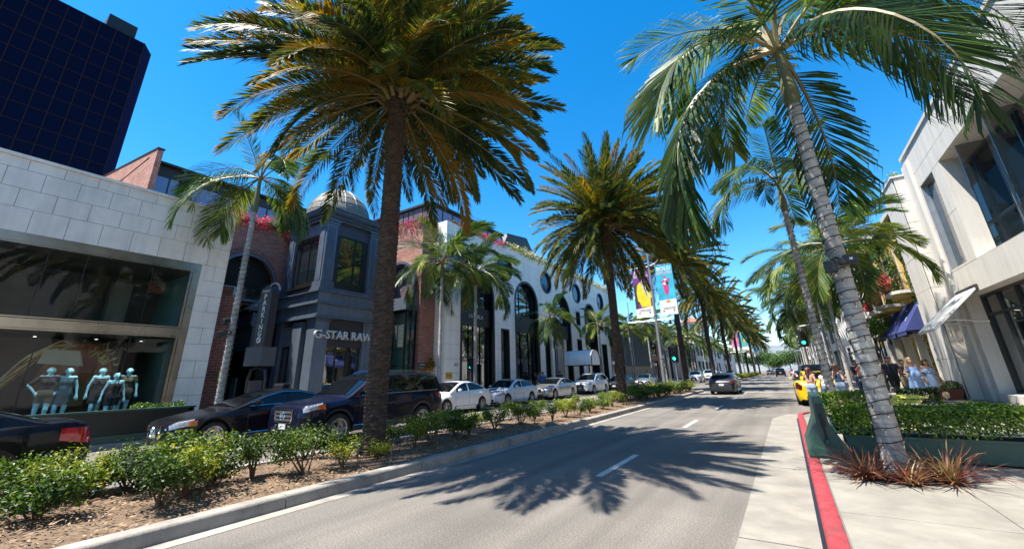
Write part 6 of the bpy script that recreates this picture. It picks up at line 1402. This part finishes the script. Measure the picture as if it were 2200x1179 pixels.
# ================================================================ street furniture
M_signal = mat('signal_black', (.01, .011, .011), .5, var=0); M_go = mat('green_signal_lens', (.02, .6, .4), .3, var=0, emit=(.02, 1.0, .62, 2.2)); M_off = mat('dark_lens_red', (.06, .004, .004), .3, var=0); M_off2 = mat('dark_lens_amber', (.07, .03, .002), .3, var=0)
def pr(n, c, v=.05, s=3): return mat('print_' + n, c, .7, var=v, scale=s)
B_purple = pr('purple', (.16, .015, .22), .35, 1.2); B_cyan = pr('cyan', (.02, .47, .68), .3, 1.1); B_white = pr('white', (.8, .8, .8)); B_yellow = pr('yellow', (.86, .68, .01), .15, 2); B_pink = pr('magenta', (.7, .03, .25), .3, 8); B_dark = pr('dark', (.03, .03, .05), .3, 9); B_orange = pr('orange', (.8, .32, .04), .2, 6); B_skin = pr('grey_shirt', (.55, .57, .56), .2, 8); B_pinkbg = pr('pink', (.75, .2, .45), .3, 1); B_teal = pr('teal', (.05, .5, .5), .3, 1); B_amber = pr('gold', (.85, .45, .03), .3, 2)
def flat(parent, pts, y, mt, nm): return MB().add([(x, y, z) for x, z in pts], [tuple(range(len(pts)))]).build(nm, mt, parent)
def disc(cx, cz, r, n=14, sx=1): return [(cx + sx * r * math.cos(2 * math.pi * i / n), cz + r * math.sin(2 * math.pi * i / n)) for i in range(n)]
RB = (R(90), 0, 0)
def banner(post, x0, x1, z0, z1, kind, simple=False):
    g = put('banner', None, post); w = x1 - x0; h = z1 - z0; X = lambda a: x0 + w * a; Z = lambda a: z0 + h * a
    bgm = dict(jacket=B_purple, drink=B_cyan, pink=B_pinkbg, teal=B_teal)[kind]; n = 14
    mb = MB(); mb.grid(lambda u, v: (X(u), .015 * math.sin(u * 5 + v * 3) * (1 - v) * 0 + .0, Z(v)), 6, n); mb.grid(lambda u, v: (X(u), .012, Z(v)), 1, 1); mb.build('cloth', bgm, g)
    F_ = lambda pts, k, mt, nm: flat(g, [(X(a), Z(b)) for a, b in pts], -.003 * k, mt, nm)
    F_([(0, 0), (1, 0), (1, .30 if kind == 'drink' else .2), (0, .28 if kind == 'drink' else .16)], 1, B_white, 'white_foot')
    if kind == 'jacket':
        F_([(0, .15), (1, .2), (1, .5), (0, .62)], 1, B_dark, 'dark_band') if False else F_([(0, .17), (.2, .17), (.2, .7), (0, .62)], 1, B_dark, 'dark_band')  # dark band printed down the left edge of the banner
        F_([(.18, .32), (.28, .30), (.36, .20), (.92, .19), (.93, .38), (1.0, .36), (.97, .5), (.86, .62), (.68, .70), (.40, .71), (.22, .64), (.15, .5)], 2, B_yellow, 'jacket'); F_([(.45, .71), (.50, .60), (.70, .42), (.80, .34), (.86, .36), (.72, .62), (.66, .71)], 3, B_skin, 'shirt')
        F_([(.46, .71), (.64, .71), (.62, .755), (.48, .755)], 3, B_white, 'collar'); F_([(.56, .7), (.60, .7), (.76, .42), (.70, .44)], 4, B_dark, 'tie')
        for k in range(2): F_([(.5 + k * .18, .17), (.505 + k * .18, .17), (.47 + k * .2, .42), (.465 + k * .2, .42)], 4, B_amber, 'crease')
    else:
        bowl = B_pink if kind != 'teal' else B_amber
        F_([(.38, .50), (.42, .42), (.52, .38), (.62, .42), (.67, .50), (.68, .58), (.36, .58)], 2, bowl, 'glass_bowl'); F_([(.50, .39), (.54, .39), (.535, .27), (.505, .27)], 2, bowl, 'glass_stem'); F_(list(disc(.53, .255, .022, 14, 6)), 3, B_orange, 'glass_foot')
        for k, (a, b, r, m_) in enumerate(((.42, .66, .03, B_pink), (.52, .69, .028, B_white), (.62, .66, .03, B_pink), (.46, .61, .03, B_white), (.6, .62, .028, B_dark), (.50, .74, .025, B_pink), (.72, .70, .02, B_pink), (.34, .60, .02, B_orange))): F_(disc(a, b, r, 10, h / w), 3 + k * .3, m_, 'fruit')
        for a in ((.2, .70, .4, .60), (.24, .64, .4, .58)): F_([(a[0], a[1]), (a[2], a[3]), (a[2], a[3] - .008), (a[0], a[1] - .008)], 4, B_dark, 'straw')
    text('BOLD', g, B_white, (X(.5), -.008, Z(.915)), h * .105, RB, .002, bold=.012 * h / 4)
    if not simple:
        text('BEVERLY HILLS', g, B_white, (X(.5), -.008, Z(.845)), h * .044, RB, .002, bold=.004); text('OPEN LATER DAYS', g, B_white, (X(.5), -.008, Z(.81)), h * .036, RB, .002, bold=.003)
        for zz in (.135, .11): text('THURSDAY SATURDAY', g, B_dark, (X(.55), -.008, Z(zz)), h * .022, RB, .001)
        for a in (.2, .8): F_([(a - .05, .085), (a + .05, .085), (a, .05)], 3, B_dark, 'crest')
    for zz in (z0 - .02, z1 + .02): MB().tube([(x0 - .02, 0, zz), (x1 + .02, 0, zz), (0, 0, zz)], .018, 5).build('banner_rod', M_steel, g)
def lamp_post(label, x, y, H, kinds, simple=False):
    t = thing('lamp_post', label, 'lamp post', (x, y, .1), 0, 'banner lamp posts')
    MB().lathe([(.2, 0), (.2, .12), (.14, .18), (.135, .6), (.115, 3), (.085, 8), (.06, H)], 14).build('pole', M_steel, t, smooth=True)
    MB().tube([(-2.04, 0, 5.2), (1.03, 0, 5.22)], .035, 6).build('cross_arm', M_steel, t)
    banner(t, -1.38, -.1, 5.55, 9.35, kinds[0], simple); banner(t, .42, 1.66, 5.55, 9.35, kinds[1], simple)
    MB().tube([(0, 0, 9.4), (-.5, 0, 9.55), (-.75, 0, 9.8)], .025, 5).build('scroll_arm', M_steel, t); MB().tube([(0, 0, 9.4), (.5, 0, 9.55), (.75, 0, 9.8)], .025, 5).build('scroll_arm', M_steel, t)
    MB().lathe([(.0, H + .35), (.16, H + .2), (.2, H), (.06, H - .02)], 12).build('lantern', M_white, t, smooth=True); MB().lathe([(.0, 4.82), (.07, 4.85), (.09, 5.1), (.03, 5.2)], 10, (1.0, 0, 0)).build('hanging_light', M_signal, t)
    for zz in (1.2, 2.4, 5.5, 9.3): MB().lathe([(.118, zz), (.128, zz + .02), (.118, zz + .05)], 14).build('band', M_dkbronze, t)
    return t
lamp_post('tall grey lamp post with purple and blue fashion banners in the median', -7.5, 31.4, 11.6, ('jacket', 'drink'))
lamp_post('farther banner lamp post with pink and teal banners', -7.5, 101, 12.5, ('pink', 'teal'), True); lamp_post('most distant banner lamp post in the median', -7.5, 140, 12.5, ('jacket', 'drink'), True)
def signal(label, x, y, z, pole=True, arm=None):
    t = thing('traffic_light', label, 'traffic light', (x, y, .1), 0, 'traffic lights')
    hd = put('head', None, t, (0, 0, z)); MB().box(-.17, .17, -.1, .12, -.52, .52).build('housing', M_signal, hd); MB().box(-.3, .3, .12, .135, -.66, .66).build('backplate', M_signal, hd)
    for k, (zz, m_) in enumerate(((.34, M_off), (0, M_off2), (-.34, M_go))):
        MB().lathe([(0, -.115), (.10, -.11), (.12, -.1)], 16, (0, 0, zz), 'y').build('lens', m_, hd); MB().lathe([(.135, -.1), (.135, -.3)], 14, (0, 0, zz), 'y', 0, R(-20), R(200)).build('visor', M_signal, hd)
    if pole: MB().lathe([(.12, 0), (.12, .1), (.06, .16), (.05, z - .5)], 10, (0, .05, 0)).build('pole', M_steel, t)
    if arm: MB().tube([(arm, .1, 0), (arm, .1, z + .9), (arm * .6, .1, z + 1.0), (0, .1, z + .9), (0, .1, z + .5)], [.11, .09, .07, .05, .04], 8).build('mast', M_steel, t)
signal('green traffic light on a short pole in the median by the third palm', -8.0, 38.2, 2.95); signal('green traffic light hanging at the right side of the road', 1.5, 39.2, 3.75, False, 1.4); signal('green traffic light on a mast high over the far road', -3.8, 128, 11.1, False, 8)
t = thing('street_light', 'slim grey street light on the left pavement past the marble building', 'lamp post', (-16.1, 53.2, .146)); MB().lathe([(.11, 0), (.08, .3), (.05, 10.4)], 10).build('pole', M_steel, t); MB().tube([(0, 0, 10.3), (.9, 0, 10.9), (1.7, 0, 10.9)], .035, 6).build('arm', M_steel, t); MB().box(1.5, 2.1, -.12, .12, 10.82, 10.94).build('luminaire', M_steel, t)

# parking sign
t = thing('parking_sign', 'tall round-topped dark public parking sign by the slate porch', 'sign', (-16.3, 7.85, .146), R(12))
def pill(w, z0, z1): return [(-w, z0), (w, z0), (w, z1 - w)] + [(w * math.cos(math.pi * i / 14), z1 - w + w * math.sin(math.pi * i / 14)) for i in range(1, 15)]
M_sgn = mat('sign_charcoal', (.03, .028, .034), .45, var=.08); M_sgn2 = mat('sign_frame', (.02, .018, .022), .4, var=0)
T = R(0)
s_ = put('blade', None, t, rot=(0, 0, R(0)))
MB().prism(pill(.28, 2.72, 5.05), -.16, .16, 'y').build('case', M_sgn2, s_); MB().prism(pill(.235, 2.75, 5.0), -.172, -.162, 'y').build('face', M_sgn, s_)
MB().tube([(x, -.17, z) for x, z in pill(.27, 2.72, 5.04)], .03, 5).build('rim', M_sgn2, s_); MB().tube([(x + .12, .05, z + .06) for x, z in pill(.30, 2.9, 5.1)[2:]], .035, 5).build('hoop', M_steel, s_)
text('PUBLIC', s_, M_white, (0, -.176, 4.82), .125, RB, .002)
for i, chx in enumerate('PARKING'): text(chx, s_, M_white, (0, -.176, 4.6 - i * .232), .27, RB, .002, bold=.006)
MB().lathe([(0, -.178), (.12, -.178)], 20, (0, 0, 2.98), 'y').build('arrow_disc', M_white, s_); MB().add([(-.07, -.182, 2.91), (.01, -.182, 2.93), (-.02, -.182, 2.955), (.07, -.182, 3.04), (.045, -.182, 3.06), (-.04, -.182, 2.975), (-.06, -.182, 3.0)], [tuple(range(7))]).build('arrow', M_sgn, s_)
MB().box(-.42, .42, -.3, .3, 2.05, 2.72).build('box', mat('sign_box', (.10, .10, .11), .5, var=.1), t)
MB().tube([(-.45, 0, 0), (-.45, 0, 1.6), (-.36, 0, 1.9), (0, 0, 2.02), (.36, 0, 1.9), (.45, 0, 1.6), (.45, 0, 0)], .05, 8).build('arch_leg', M_sgn2, t); MB().box(-.36, .36, -.04, .04, 0, 1.55).build('panel', mat('maroon_panel', (.045, .025, .035), .5), t)

# green parklet wall on the left
t = thing('parklet_wall', 'dark green parklet wall along the kerb before the stone shop', 'planter', (0, 0, 0))
MB().box(-16.0, -15.86, -6.0, 5.9, .15, .94).build('panel', mat('dark_green_panel', (.008, .016, .014), .4, var=.2), t); MB().box(-16.05, -15.82, -6.05, 5.95, .94, .99).build('cap', M_green, t); MB().box(-16.02, -15.80, -6.02, 5.92, .15, .34).build('foot', M_green, t); MB().box(-17.9, -15.86, 5.78, 5.92, .15, .94).build('end_panel', M_green, t)
MB().box(-16.5, -16.06, 4.6, 5.76, .15, .85).build('trough', M_green, t)
h = thing('low_hedge', 'strip of bright clipped hedge behind the parklet wall', 'hedge', (0, 0, 0)); stuff(box_cloud(-16.5, -16.06, 4.5, 5.75, .8, 1.08, 1600, .06, 3).build('foliage', M_hedge, h, recalc=False)); MB().tube([(-16.28, 4.6, .84), (-16.28, 5.7, .86)], .03, 5).build('stems', M_wood, h)
def chair(label, x, y, rz, z=.146, grp='yellow-green folding chairs'):
    t = thing('folding_chair', label, 'chair', (x, y, z), rz, grp)
    for k in range(5): MB().box(-.2, .2, -.2 + k * .085, -.13 + k * .085, .44, .455).build('seat_slat', M_yellow, t)
    for zz in (.60, .71): MB().box(-.2, .2, .2, .215, zz, zz + .075).build('back_slat', M_yellow, t)
    for s in (-1, 1):
        MB().bar((s * .19, .21, .78), (s * .19, -.2, 0), .02, .02).build('leg', M_yellow, t); MB().bar((s * .17, -.2, .45), (s * .17, .22, 0), .02, .02).build('leg', M_yellow, t)
    return t
CH = ['first', 'second', 'third', 'fourth', 'fifth']
for i, (x, y, rz) in enumerate(((-17.3, 3.05, .3), (-17.2, 3.6, 2.8), (-17.5, 4.1, 1.0), (-17.2, 4.85, 2.2))): chair(CH[i] + ' yellow-green chair from the left behind the parklet wall', x, y, rz)
tb = thing('cafe_table', 'small dark café table behind the parklet wall', 'table', (-17.4, 4.4, .146)); MB().box(-.35, .35, -.3, .3, .70, .73).build('top', M_dkbronze, tb); MB().lathe([(.2, 0), (.03, .03), (.03, .7)], 10).build('pedestal', M_black, tb)
# right pavement: barrier, planters, hedges, chairs, pots, flax
t = thing('barrier', 'dark green plastic crash barrier standing on the red kerb end', 'barrier', (.34, 0, .15))
prof = [(-.30, 0), (-.30, .1), (-.17, .38), (-.09, .55), (-.065, .98), (.065, .98), (.09, .55), (.17, .38), (.30, .1), (.30, 0)]
bm_ = MB().prism(prof, 9.2, 11.1, 'y').mesh('shell', M_green); bevel(bm_, .025, 2); put('shell', bm_, t)
MB().box(-.045, .045, 9.17, 9.2, .5, .86).build('end_slot', mat('slot_dark', (.006, .016, .013), .5, var=0), t); MB().box(-.16, .16, 9.175, 9.2, .04, .16).build('end_foot', M_green, t); MB().lathe([(.03, 0), (.045, .01), (.045, .05), (.03, .08)], 10, (0, 9.16, .22)).build('drain_plug', M_green, t); MB().tube([(0, 9.16, .3), (.0, 9.14, .62), (0, 9.19, .72)], .018, 6).build('hose', M_trim, t)
def planter(label, x0, x1, y0, y1, hz, seed, n):
    t = thing('planter', label, 'planter', (0, 0, .15), 0, 'green trough planters'); wl = MB()
    MB().box(x0, x1, y0, y0 + .03, .03, .33).build('side', M_green, t); MB().box(x0, x1, y1 - .03, y1, .03, .33).build('side', M_green, t); MB().box(x0, x0 + .03, y0 + .03, y1 - .03, .03, .33).build('side', M_green, t); MB().box(x1 - .03, x1, y0 + .03, y1 - .03, .03, .33).build('side', M_green, t)
    for a, b, c, d in ((x0 - .02, x1 + .02, y0 - .02, y0 + .05), (x0 - .02, x1 + .02, y1 - .05, y1 + .02)): MB().box(a, b, c, d, .33, .36).build('rim', M_green, t)
    MB().box(x0 + .03, x1 - .03, y0 + .03, y1 - .03, .03, .29).build('soil', M_soil, t)
    h = thing('hedge', label.replace('planter', 'hedge').replace('trough', 'box').replace('under', 'in the planter with'), 'hedge', (0, 0, .15), 0, 'clipped box hedges')
    return t, h
for (lb, hl, x0, x1, y0, y1, top, seed, n) in (('green trough planter behind the big palm trunk', 'clipped dense box hedge right behind the big palm trunk', .62, 3.6, 9.4, 9.95, .80, 1, 21000), ('green trough planter set farther back beside the barrier', 'clipped box hedge farther back, nearer the yellow convertible', .62, 1.75, 12.6, 13.2, .88, 2, 7000)):
    t, h = planter(lb, x0, x1, y0, y1, top, seed, n); h['label'] = hl
    st = MB(); r = random.Random(seed)
    for k in range(int((x1 - x0) / .16)):
        x = x0 + .1 + k * .16; a = r.uniform(-.1, .1); st.tube([(x, (y0 + y1) / 2 + a, .27), (x + r.uniform(-.05, .05), (y0 + y1) / 2 + a, .45), (x + r.uniform(-.1, .1), (y0 + y1) / 2 + a * 1.5, .7)], [.016, .012, .005], 5)
    st.build('stems', M_wood, h); stuff(box_cloud(x0 - .06, x1 + .02, y0 - .06, y1 + .06, .38, top, n, .05, seed).build('foliage', M_hedge, h, recalc=False))
h = thing('hedge', 'low clipped hedge end behind the bistro chairs', 'hedge', (0, 0, .15), 0, 'clipped box hedges'); stuff(box_cloud(2.6, 3.5, 16.6, 17.1, .3, .8, 2500, .06, 7).build('foliage', M_hedge, h, recalc=False)); MB().box(2.6, 3.5, 16.6, 17.1, 0, .35).build('trough', M_green, h)
for i, (x, y, rz) in enumerate(((2.0, 13.2, .4), (2.35, 14.0, 2.9))): chair(CH[i] + ' yellow-green bistro chair behind the box hedge on the right', x, y, rz, .15)
tb = thing('cafe_table', 'yellow-green bistro table behind the box hedge', 'table', (2.35, 14.1, .15)); MB().lathe([(0, .70), (.36, .70), (.37, .715), (.36, .73), (0, .73)], 24).build('top', M_yellow, tb); MB().lathe([(.22, 0), (.2, .02), (.03, .04), (.025, .7)], 12).build('pedestal', M_yellow, tb)
for i, (x, y) in enumerate(((5.35, 26.1), (5.85, 25.9), (6.0, 26.5))):
    t = thing('flower_pot', ('left', 'front', 'back')[i] + ' square terracotta pot with white flowers by the cream pier', 'pot', (x, y, .15), 0, 'terracotta pots'); mb = MB(); mb.add([(-.19, -.19, 0), (.19, -.19, 0), (.19, .19, 0), (-.19, .19, 0), (-.27, -.27, .42), (.27, -.27, .42), (.27, .27, .42), (-.27, .27, .42)], [(3, 2, 1, 0), (0, 1, 5, 4), (1, 2, 6, 5), (2, 3, 7, 6), (3, 0, 4, 7)]); mb.build('pot', M_terra, t); MB().box(-.25, .25, -.25, .25, .34, .38).build('soil', M_soil, t); MB().box(-.285, .285, -.285, .285, .42, .46).build('rim', M_terra, t)
    stuff(blob_cloud([(0, 0, .55, .32, .32, .22)], 600, .07, i).build('foliage', M_hedge, t, recalc=False)); stuff(blob_cloud([(0, 0, .6, .33, .33, .22)], 90, .06, i + 9, .9).build('blossoms', M_petalw, t, recalc=False))
def flax(label, x, y, n, L, seed):
    r = random.Random(seed); t = thing('flax_plant', label, 'plant', (x, y, .15), 0, 'red flax tufts')
    for i in range(n):
        az = r.uniform(0, 6.28); l = L * r.uniform(.6, 1.15); up = r.uniform(.35, 1.2); mb = MB(); w = r.uniform(.008, .014); pts = []
        for k in range(6):
            s = k / 5; rad = l * math.cos(up) * s * (1 + .25 * s); z = l * math.sin(up) * s - .35 * l * s * s * r.uniform(.6, 1.2) * math.cos(up); pts.append(Vector((math.cos(az) * rad, math.sin(az) * rad, max(.01, z))))
        sd = Vector((-math.sin(az), math.cos(az), 0)); mb.v = [tuple(p + sd * w * e * (1 - .9 * (k / 5) ** 2) + Vector((0, 0, .004 if e else 0))) for k, p in enumerate(pts) for e in (-1, 0, 1)]
        mb.f = [(3 * k + j, 3 * k + j + 1, 3 * k + j + 4, 3 * k + j + 3) for k in range(5) for j in range(2)]; mb.mi = [0] * 10; mb.build('blade', M_flax, t, loc=(r.gauss(0, .05), r.gauss(0, .05), 0), recalc=False)
flax('russet flax tuft left of the big palm foot', .62, 7.75, 110, .55, 1); flax('russet flax tuft in front of the big palm foot', 1.05, 7.65, 90, .42, 2); flax('tall russet flax tuft right of the big palm foot', 1.5, 7.95, 120, .62, 3); flax('small russet flax tuft behind the left one', .75, 8.25, 60, .45, 4)
mb = MB(); mb.prism([(1.05 + (.62 + .1 * math.sin(i * 2.3)) * math.cos(2 * math.pi * i / 40), 8.05 + (.42 + .07 * math.sin(i * 1.7)) * math.sin(2 * math.pi * i / 40)) for i in range(40)], .14, .156, 'z'); struct(mb.build('planting_bed', M_soil))
# floodlights strapped to palms
def flood(label, x, y, z, rz):
    t = thing('floodlight', label, 'floodlight', (x, y, z), rz, 'black floodlights on palms'); t.scale = (.66, .66, .7)
    bm_ = MB().box(-.02, .36, -.14, .1, -.07, .10).mesh('body', M_signal); bevel(bm_, .02); put('body', bm_, t); bm_ = MB().box(-.32, -.06, -.12, .08, -.22, .05).mesh('box', M_signal); bevel(bm_, .04); put('ballast_box', bm_, t); MB().tube([(-.1, 0, .05), (-.05, .1, .16), (.05, .16, .1)], .015, 5).build('bracket', M_signal, t)
    MB().tube([(-.2, -.05, -.2), (-.24, -.06, .05), (-.1, 0, .25), (.0, .05, .3)], .008, 4).build('lead', M_trim, t); MB().box(.2, .26, -.146, -.14, 0, .05).build('sticker', M_white, t)
flood('black twin floodlight strapped to the big palm trunk', 1.03, 8.08, 3.2, -.1); flood('black floodlight strapped to the palm by the stone shop', -16.3, 6.5, 3.3, 1.2); flood('small black junction box higher on the palm by the stone shop', -16.35, 6.55, 3.75, 2.2)
t = thing('pole_sign', 'yellow and black street pole sign on the left pavement by the brick strip', 'sign', (-19.45, 7.95, .146)); MB().tube([(0, 0, 0), (0, 0, 2.1)], .02, 6).build('pole', M_steel, t); MB().box(-.0, .03, -.09, .09, 1.55, 2.0).build('plate', M_yellow, t)
t = thing('news_rack', 'grey metal kerb rack in front of the second marble window', 'rack', (-17.2, 27.5, .146)); 
for k in range(5): MB().tube([(0, k * .35, 0), (0, k * .35, 1.15), (0, k * .35 + .2, 1.15), (0, k * .35 + .2, 0)], .02, 5).build('hoop', M_steel, t)
# ================================================================ palms and shrubs in place
date_palm('nearest and tallest date palm in the median, behind the kerb by the dark SUV', -7.5, 6.13, 9.1, 175, 1.0, seed=3, low=-18, long=.9)
date_palm('second date palm in the median, full round crown beside the banner lamp post', -7.5, 22.05, 10.1, 165, 1.0, seed=5, low=-36, long=1.04, right_min=-6)
date_palm('third date palm in the median, just behind the hanging banners', -7.5, 39.3, 11.2, 100, 1.05, True, seed=8, low=-14)
date_palm('fourth date palm along the median, beyond the grey sedan', -7.5, 56.2, 11.0, 95, 1.05, True, seed=9)
for i, (y, o) in enumerate(((74, 'fifth'), (92, 'sixth'), (112, 'seventh'), (134, 'eighth'), (160, 'ninth'))):
    date_palm(o + ' date palm in the receding median row', -7.5, y, 11.0, 84, 1.15, True, seed=20 + i)

KTR = king_trunk(6.25, .15, .10)
king_palm('big pale king palm wound with lights on the right pavement by the clipped hedge', 1.05, 8.3, 6.2, trunk_me=KTR, shaft=1.35, shr=.115, seed=4, fscale=1.26,
          fronds=[(144, 82, 5, 1.1), (234, 10, 1, .95), (210, -14, 1, 1.1), (204, -8, 2, 1.1), (126, 58, 5, 1.0), (132, 50, 5, .9), (294, -10, 1, 1.0), (30, 52, 5, 1.1), (24, 34, 2, 1.0), (12, 44, 5, 1.0), (70, -10, 2, .95), (100, 30, 3, .9), (110, 80, 0, .8), (250, 60, 0, .8), (60, 76, 1, .95), (280, 70, 0, .8), (345, 55, 1, .9), (170, 70, 1, .8)])
string_lights('cable of fairy lights wound round the big pale palm trunk', 1.05, 8.3, .3, 6.1, .15, .10, 6.25, 32, 1)
KT2 = king_trunk(7.0, .115, .085)
king_palm('second pale king palm with wound lights, behind the posing girls', 1.0, 16.1, 6.7, trunk_me=KT2, shaft=1.1, shr=.095, seed=6, fscale=1.0, fronds=[(210, 20, 2, 1.0), (130, 78, 2, .95), (240, 40, 2, 1.0), (270, 68, 1, .95), (290, 30, 2, 1.0), (80, 20, 0, .95), (250, 20, 2, .6), (20, 40, 1, .9), (340, 20, 2, .9), (160, 30, 2, .9), (50, 60, 0, .9), (0, 70, 3, .8)])
string_lights('cable of fairy lights wound round the palm trunk behind the girls', 1.0, 16.1, .3, 6.4, .115, .085, 7.0, 38, 2)
king_palm('slim dark-trunked palm beside the yellow convertible', 3.15, 33.6, 7.4, 18, 1.35, seed=12)
king_palm('full-crowned palm whose trunk stands behind the big pale one', 3.1, 24.0, 6.2, 17, 1.1, seed=16); king_palm('leafy palm behind the slim one, before the white angular building', 3.1, 40.5, 6.6, 18, 1.2, seed=13)
king_palm('bushy palm on the far kerb island, left of the big trunk', 1.6, 45, 7.6, 20, 1.25, seed=14); king_palm('second bushy palm on the far kerb island', 1.9, 50, 6.4, 18, 1.3, seed=15)
for i, (x, y, h) in enumerate(((3.2, 62, 7.5), (3.2, 72, 6.5), (3.2, 84, 8.5), (3.2, 98, 7.5), (3.2, 116, 8.5), (3.2, 140, 8), (3.2, 170, 9))):
    king_palm(('first', 'second', 'third', 'fourth', 'fifth', 'sixth', 'seventh')[i] + ' king palm past the junction on the right pavement', x, y, h, 18, 1.35, seed=40 + i, far=True)
king_palm('king palm on the left pavement in front of the stone store corner', -16.3, 6.75, 7.85, seed=21, shaft=1.55, shr=.10, fscale=.9, fronds=[(252, -6, 4, 1.2), (200, -14, 1, 1.15), (120, 40, 2, 1.1), (120, 10, 1, .95), (220, 20, 1, 1.0), (210, 42, 2, 1.1), (180, 0, 2, 1.1), (130, 76, 1, 1.1), (350, 30, 1, 1.1), (300, 60, 3, .9), (40, 50, 0, 1.0), (80, -5, 1, 1.0)])
string_lights('cable of fairy lights wound round the palm by the stone store', -16.3, 6.75, .3, 6.6, .12, .088, 7.0, 34, 3)
king_palm('taller king palm in front of the brick pier and marble corner', -16.3, 17.5, 7.2, seed=22, nf=18, fscale=1.08)
king_palm('king palm right beside the taller one, before the first arched window', -16.3, 20.75, 7.3, seed=23, nf=18, fscale=1.08)
king_palm('short yellow-green palm before the middle marble arch', -16.3, 31.1, 5.3, seed=24, nf=12, fscale=.9)
king_palm('green palm beside the white barrel awning', -16.3, 42.4, 5.6, seed=25, nf=14, fscale=1.0)
for i, y in enumerate((53, 60, 66, 73, 80, 88, 97, 107, 118, 130, 145, 162)):
    king_palm(('first', 'second', 'third', 'fourth', 'fifth', 'sixth', 'seventh', 'eighth', 'ninth', 'tenth', 'eleventh', 'twelfth')[i] + ' far king palm on the left pavement beyond the marble building', -16.3 + (i % 3) * .5, y, 6.0 + (i * 7 % 4) * .5, 15, 1.3, seed=60 + i, far=True)

# near shrubs, numbered outwards from the nearest date palm
def gp(u, v, z=.12):
    d = ROT @ np.array([u - 1100, -(v - 526.5), -F]); t = (z - 1.6) / d[2]; return float(t * d[0]), float(t * d[1])
ORD_ = 'first second third fourth fifth sixth seventh eighth ninth tenth eleventh twelfth thirteenth fourteenth fifteenth sixteenth seventeenth eighteenth nineteenth twentieth'.split()
ORD = ORD_ + [a + '-' + b for a in ('twenty', 'thirty', 'forty') for b in ORD_[:9]]
toward = [(735, 1008, 0, 1.0), (652, 1022, 4, 1.0), (540, 1036, 2, .95), (455, 1050, 1, 1.05), (395, 1035, 3, 1.0), (330, 1062, 4, 1.05), (270, 1042, 1, 1.0), (395, 1075, 0, 1.0), (205, 1030, 4, .8), (135, 1045, 1, .85), (90, 1062, 0, .85), (30, 1060, 4, .85)]
for i, (u, v, k, s) in enumerate(toward):
    x, y = gp(u, v); x = max(-8.62, min(-6.5, x)); shrub('%s leafy shrub on the near side of the nearest date palm' % ORD[i], x, y, k, s * (.78 + .4 * ((i * 37) % 10) / 10))
for i, (x, y) in enumerate(((-6.9, 2.4), (-7.7, 1.5), (-8.4, .9), (-7.2, .3), (-8.2, -.4))):
    shrub('%s low shrub at the very front of the median bed' % ORD[i], x, y, i, .9)
beyond = [(812, 985, 3, .75), (888, 968, 2, .95), (930, 958, 4, .95), (975, 940, 1, .95), (1007, 944, 2, .9), (1063, 926, 0, .9), (1119, 916, 4, .9), (1150, 903, 1, .85), (1187, 905, 2, .8), (1216, 898, 0, .85), (1245, 893, 4, .85), (1268, 886, 1, .9), (1295, 880, 3, .85), (1316, 874, 0, .85), (1340, 870, 2, .85), (1352, 863, 4, .85), (1375, 860, 1, .85)]
for i, (u, v, k, s) in enumerate(beyond):
    x, y = gp(u, v); x = max(-8.55, min(-6.55, x)); shrub('%s shrub past the nearest date palm along the median kerb' % ORD[i], x, y, k, s * (.8 + .38 * ((i * 53) % 10) / 10))
n_ = 0
yy = 5.2
while yy < 30:
    shrub('back-row shrub, number %s, by the far kerb of the median' % ORD[min(n_, 19)], -8.45 + rnd.uniform(-.1, .1), yy, n_, .78); n_ += 1; yy += rnd.uniform(1.5, 2.1)
yy = 25.0; n_ = 0
while yy < 37:
    for xx in (-7.0, -8.1):
        shrub('%s yellow-green shrub in the %s row before the banner lamp post' % (ORD[n_ // 2], 'kerb-side' if xx > -7.5 else 'far-side'), xx + rnd.uniform(-.2, .2), yy + rnd.uniform(-.2, .2), n_, 1.0, True, group='shrubs round the lamp post'); n_ += 1
    yy += .95
yy = 59; q_ = 0
while yy < 130:
    shrub('%s low shrub in the median counted from the far stop line' % ORD[min(q_, 46)], -6.8 + rnd.uniform(-.2, .2), yy, n_, 1.1, True, group='shrubs past the junction'); n_ += 1; q_ += 1; yy += 1.55

isl = MB(); isl.prism([(.5, 37.8), (.3, 38.6), (.3, 51), (.6, 52), (2.55, 52), (2.55, 37.8)], -.02, .15, 'z'); struct(isl.build('kerb_island', M_conc))
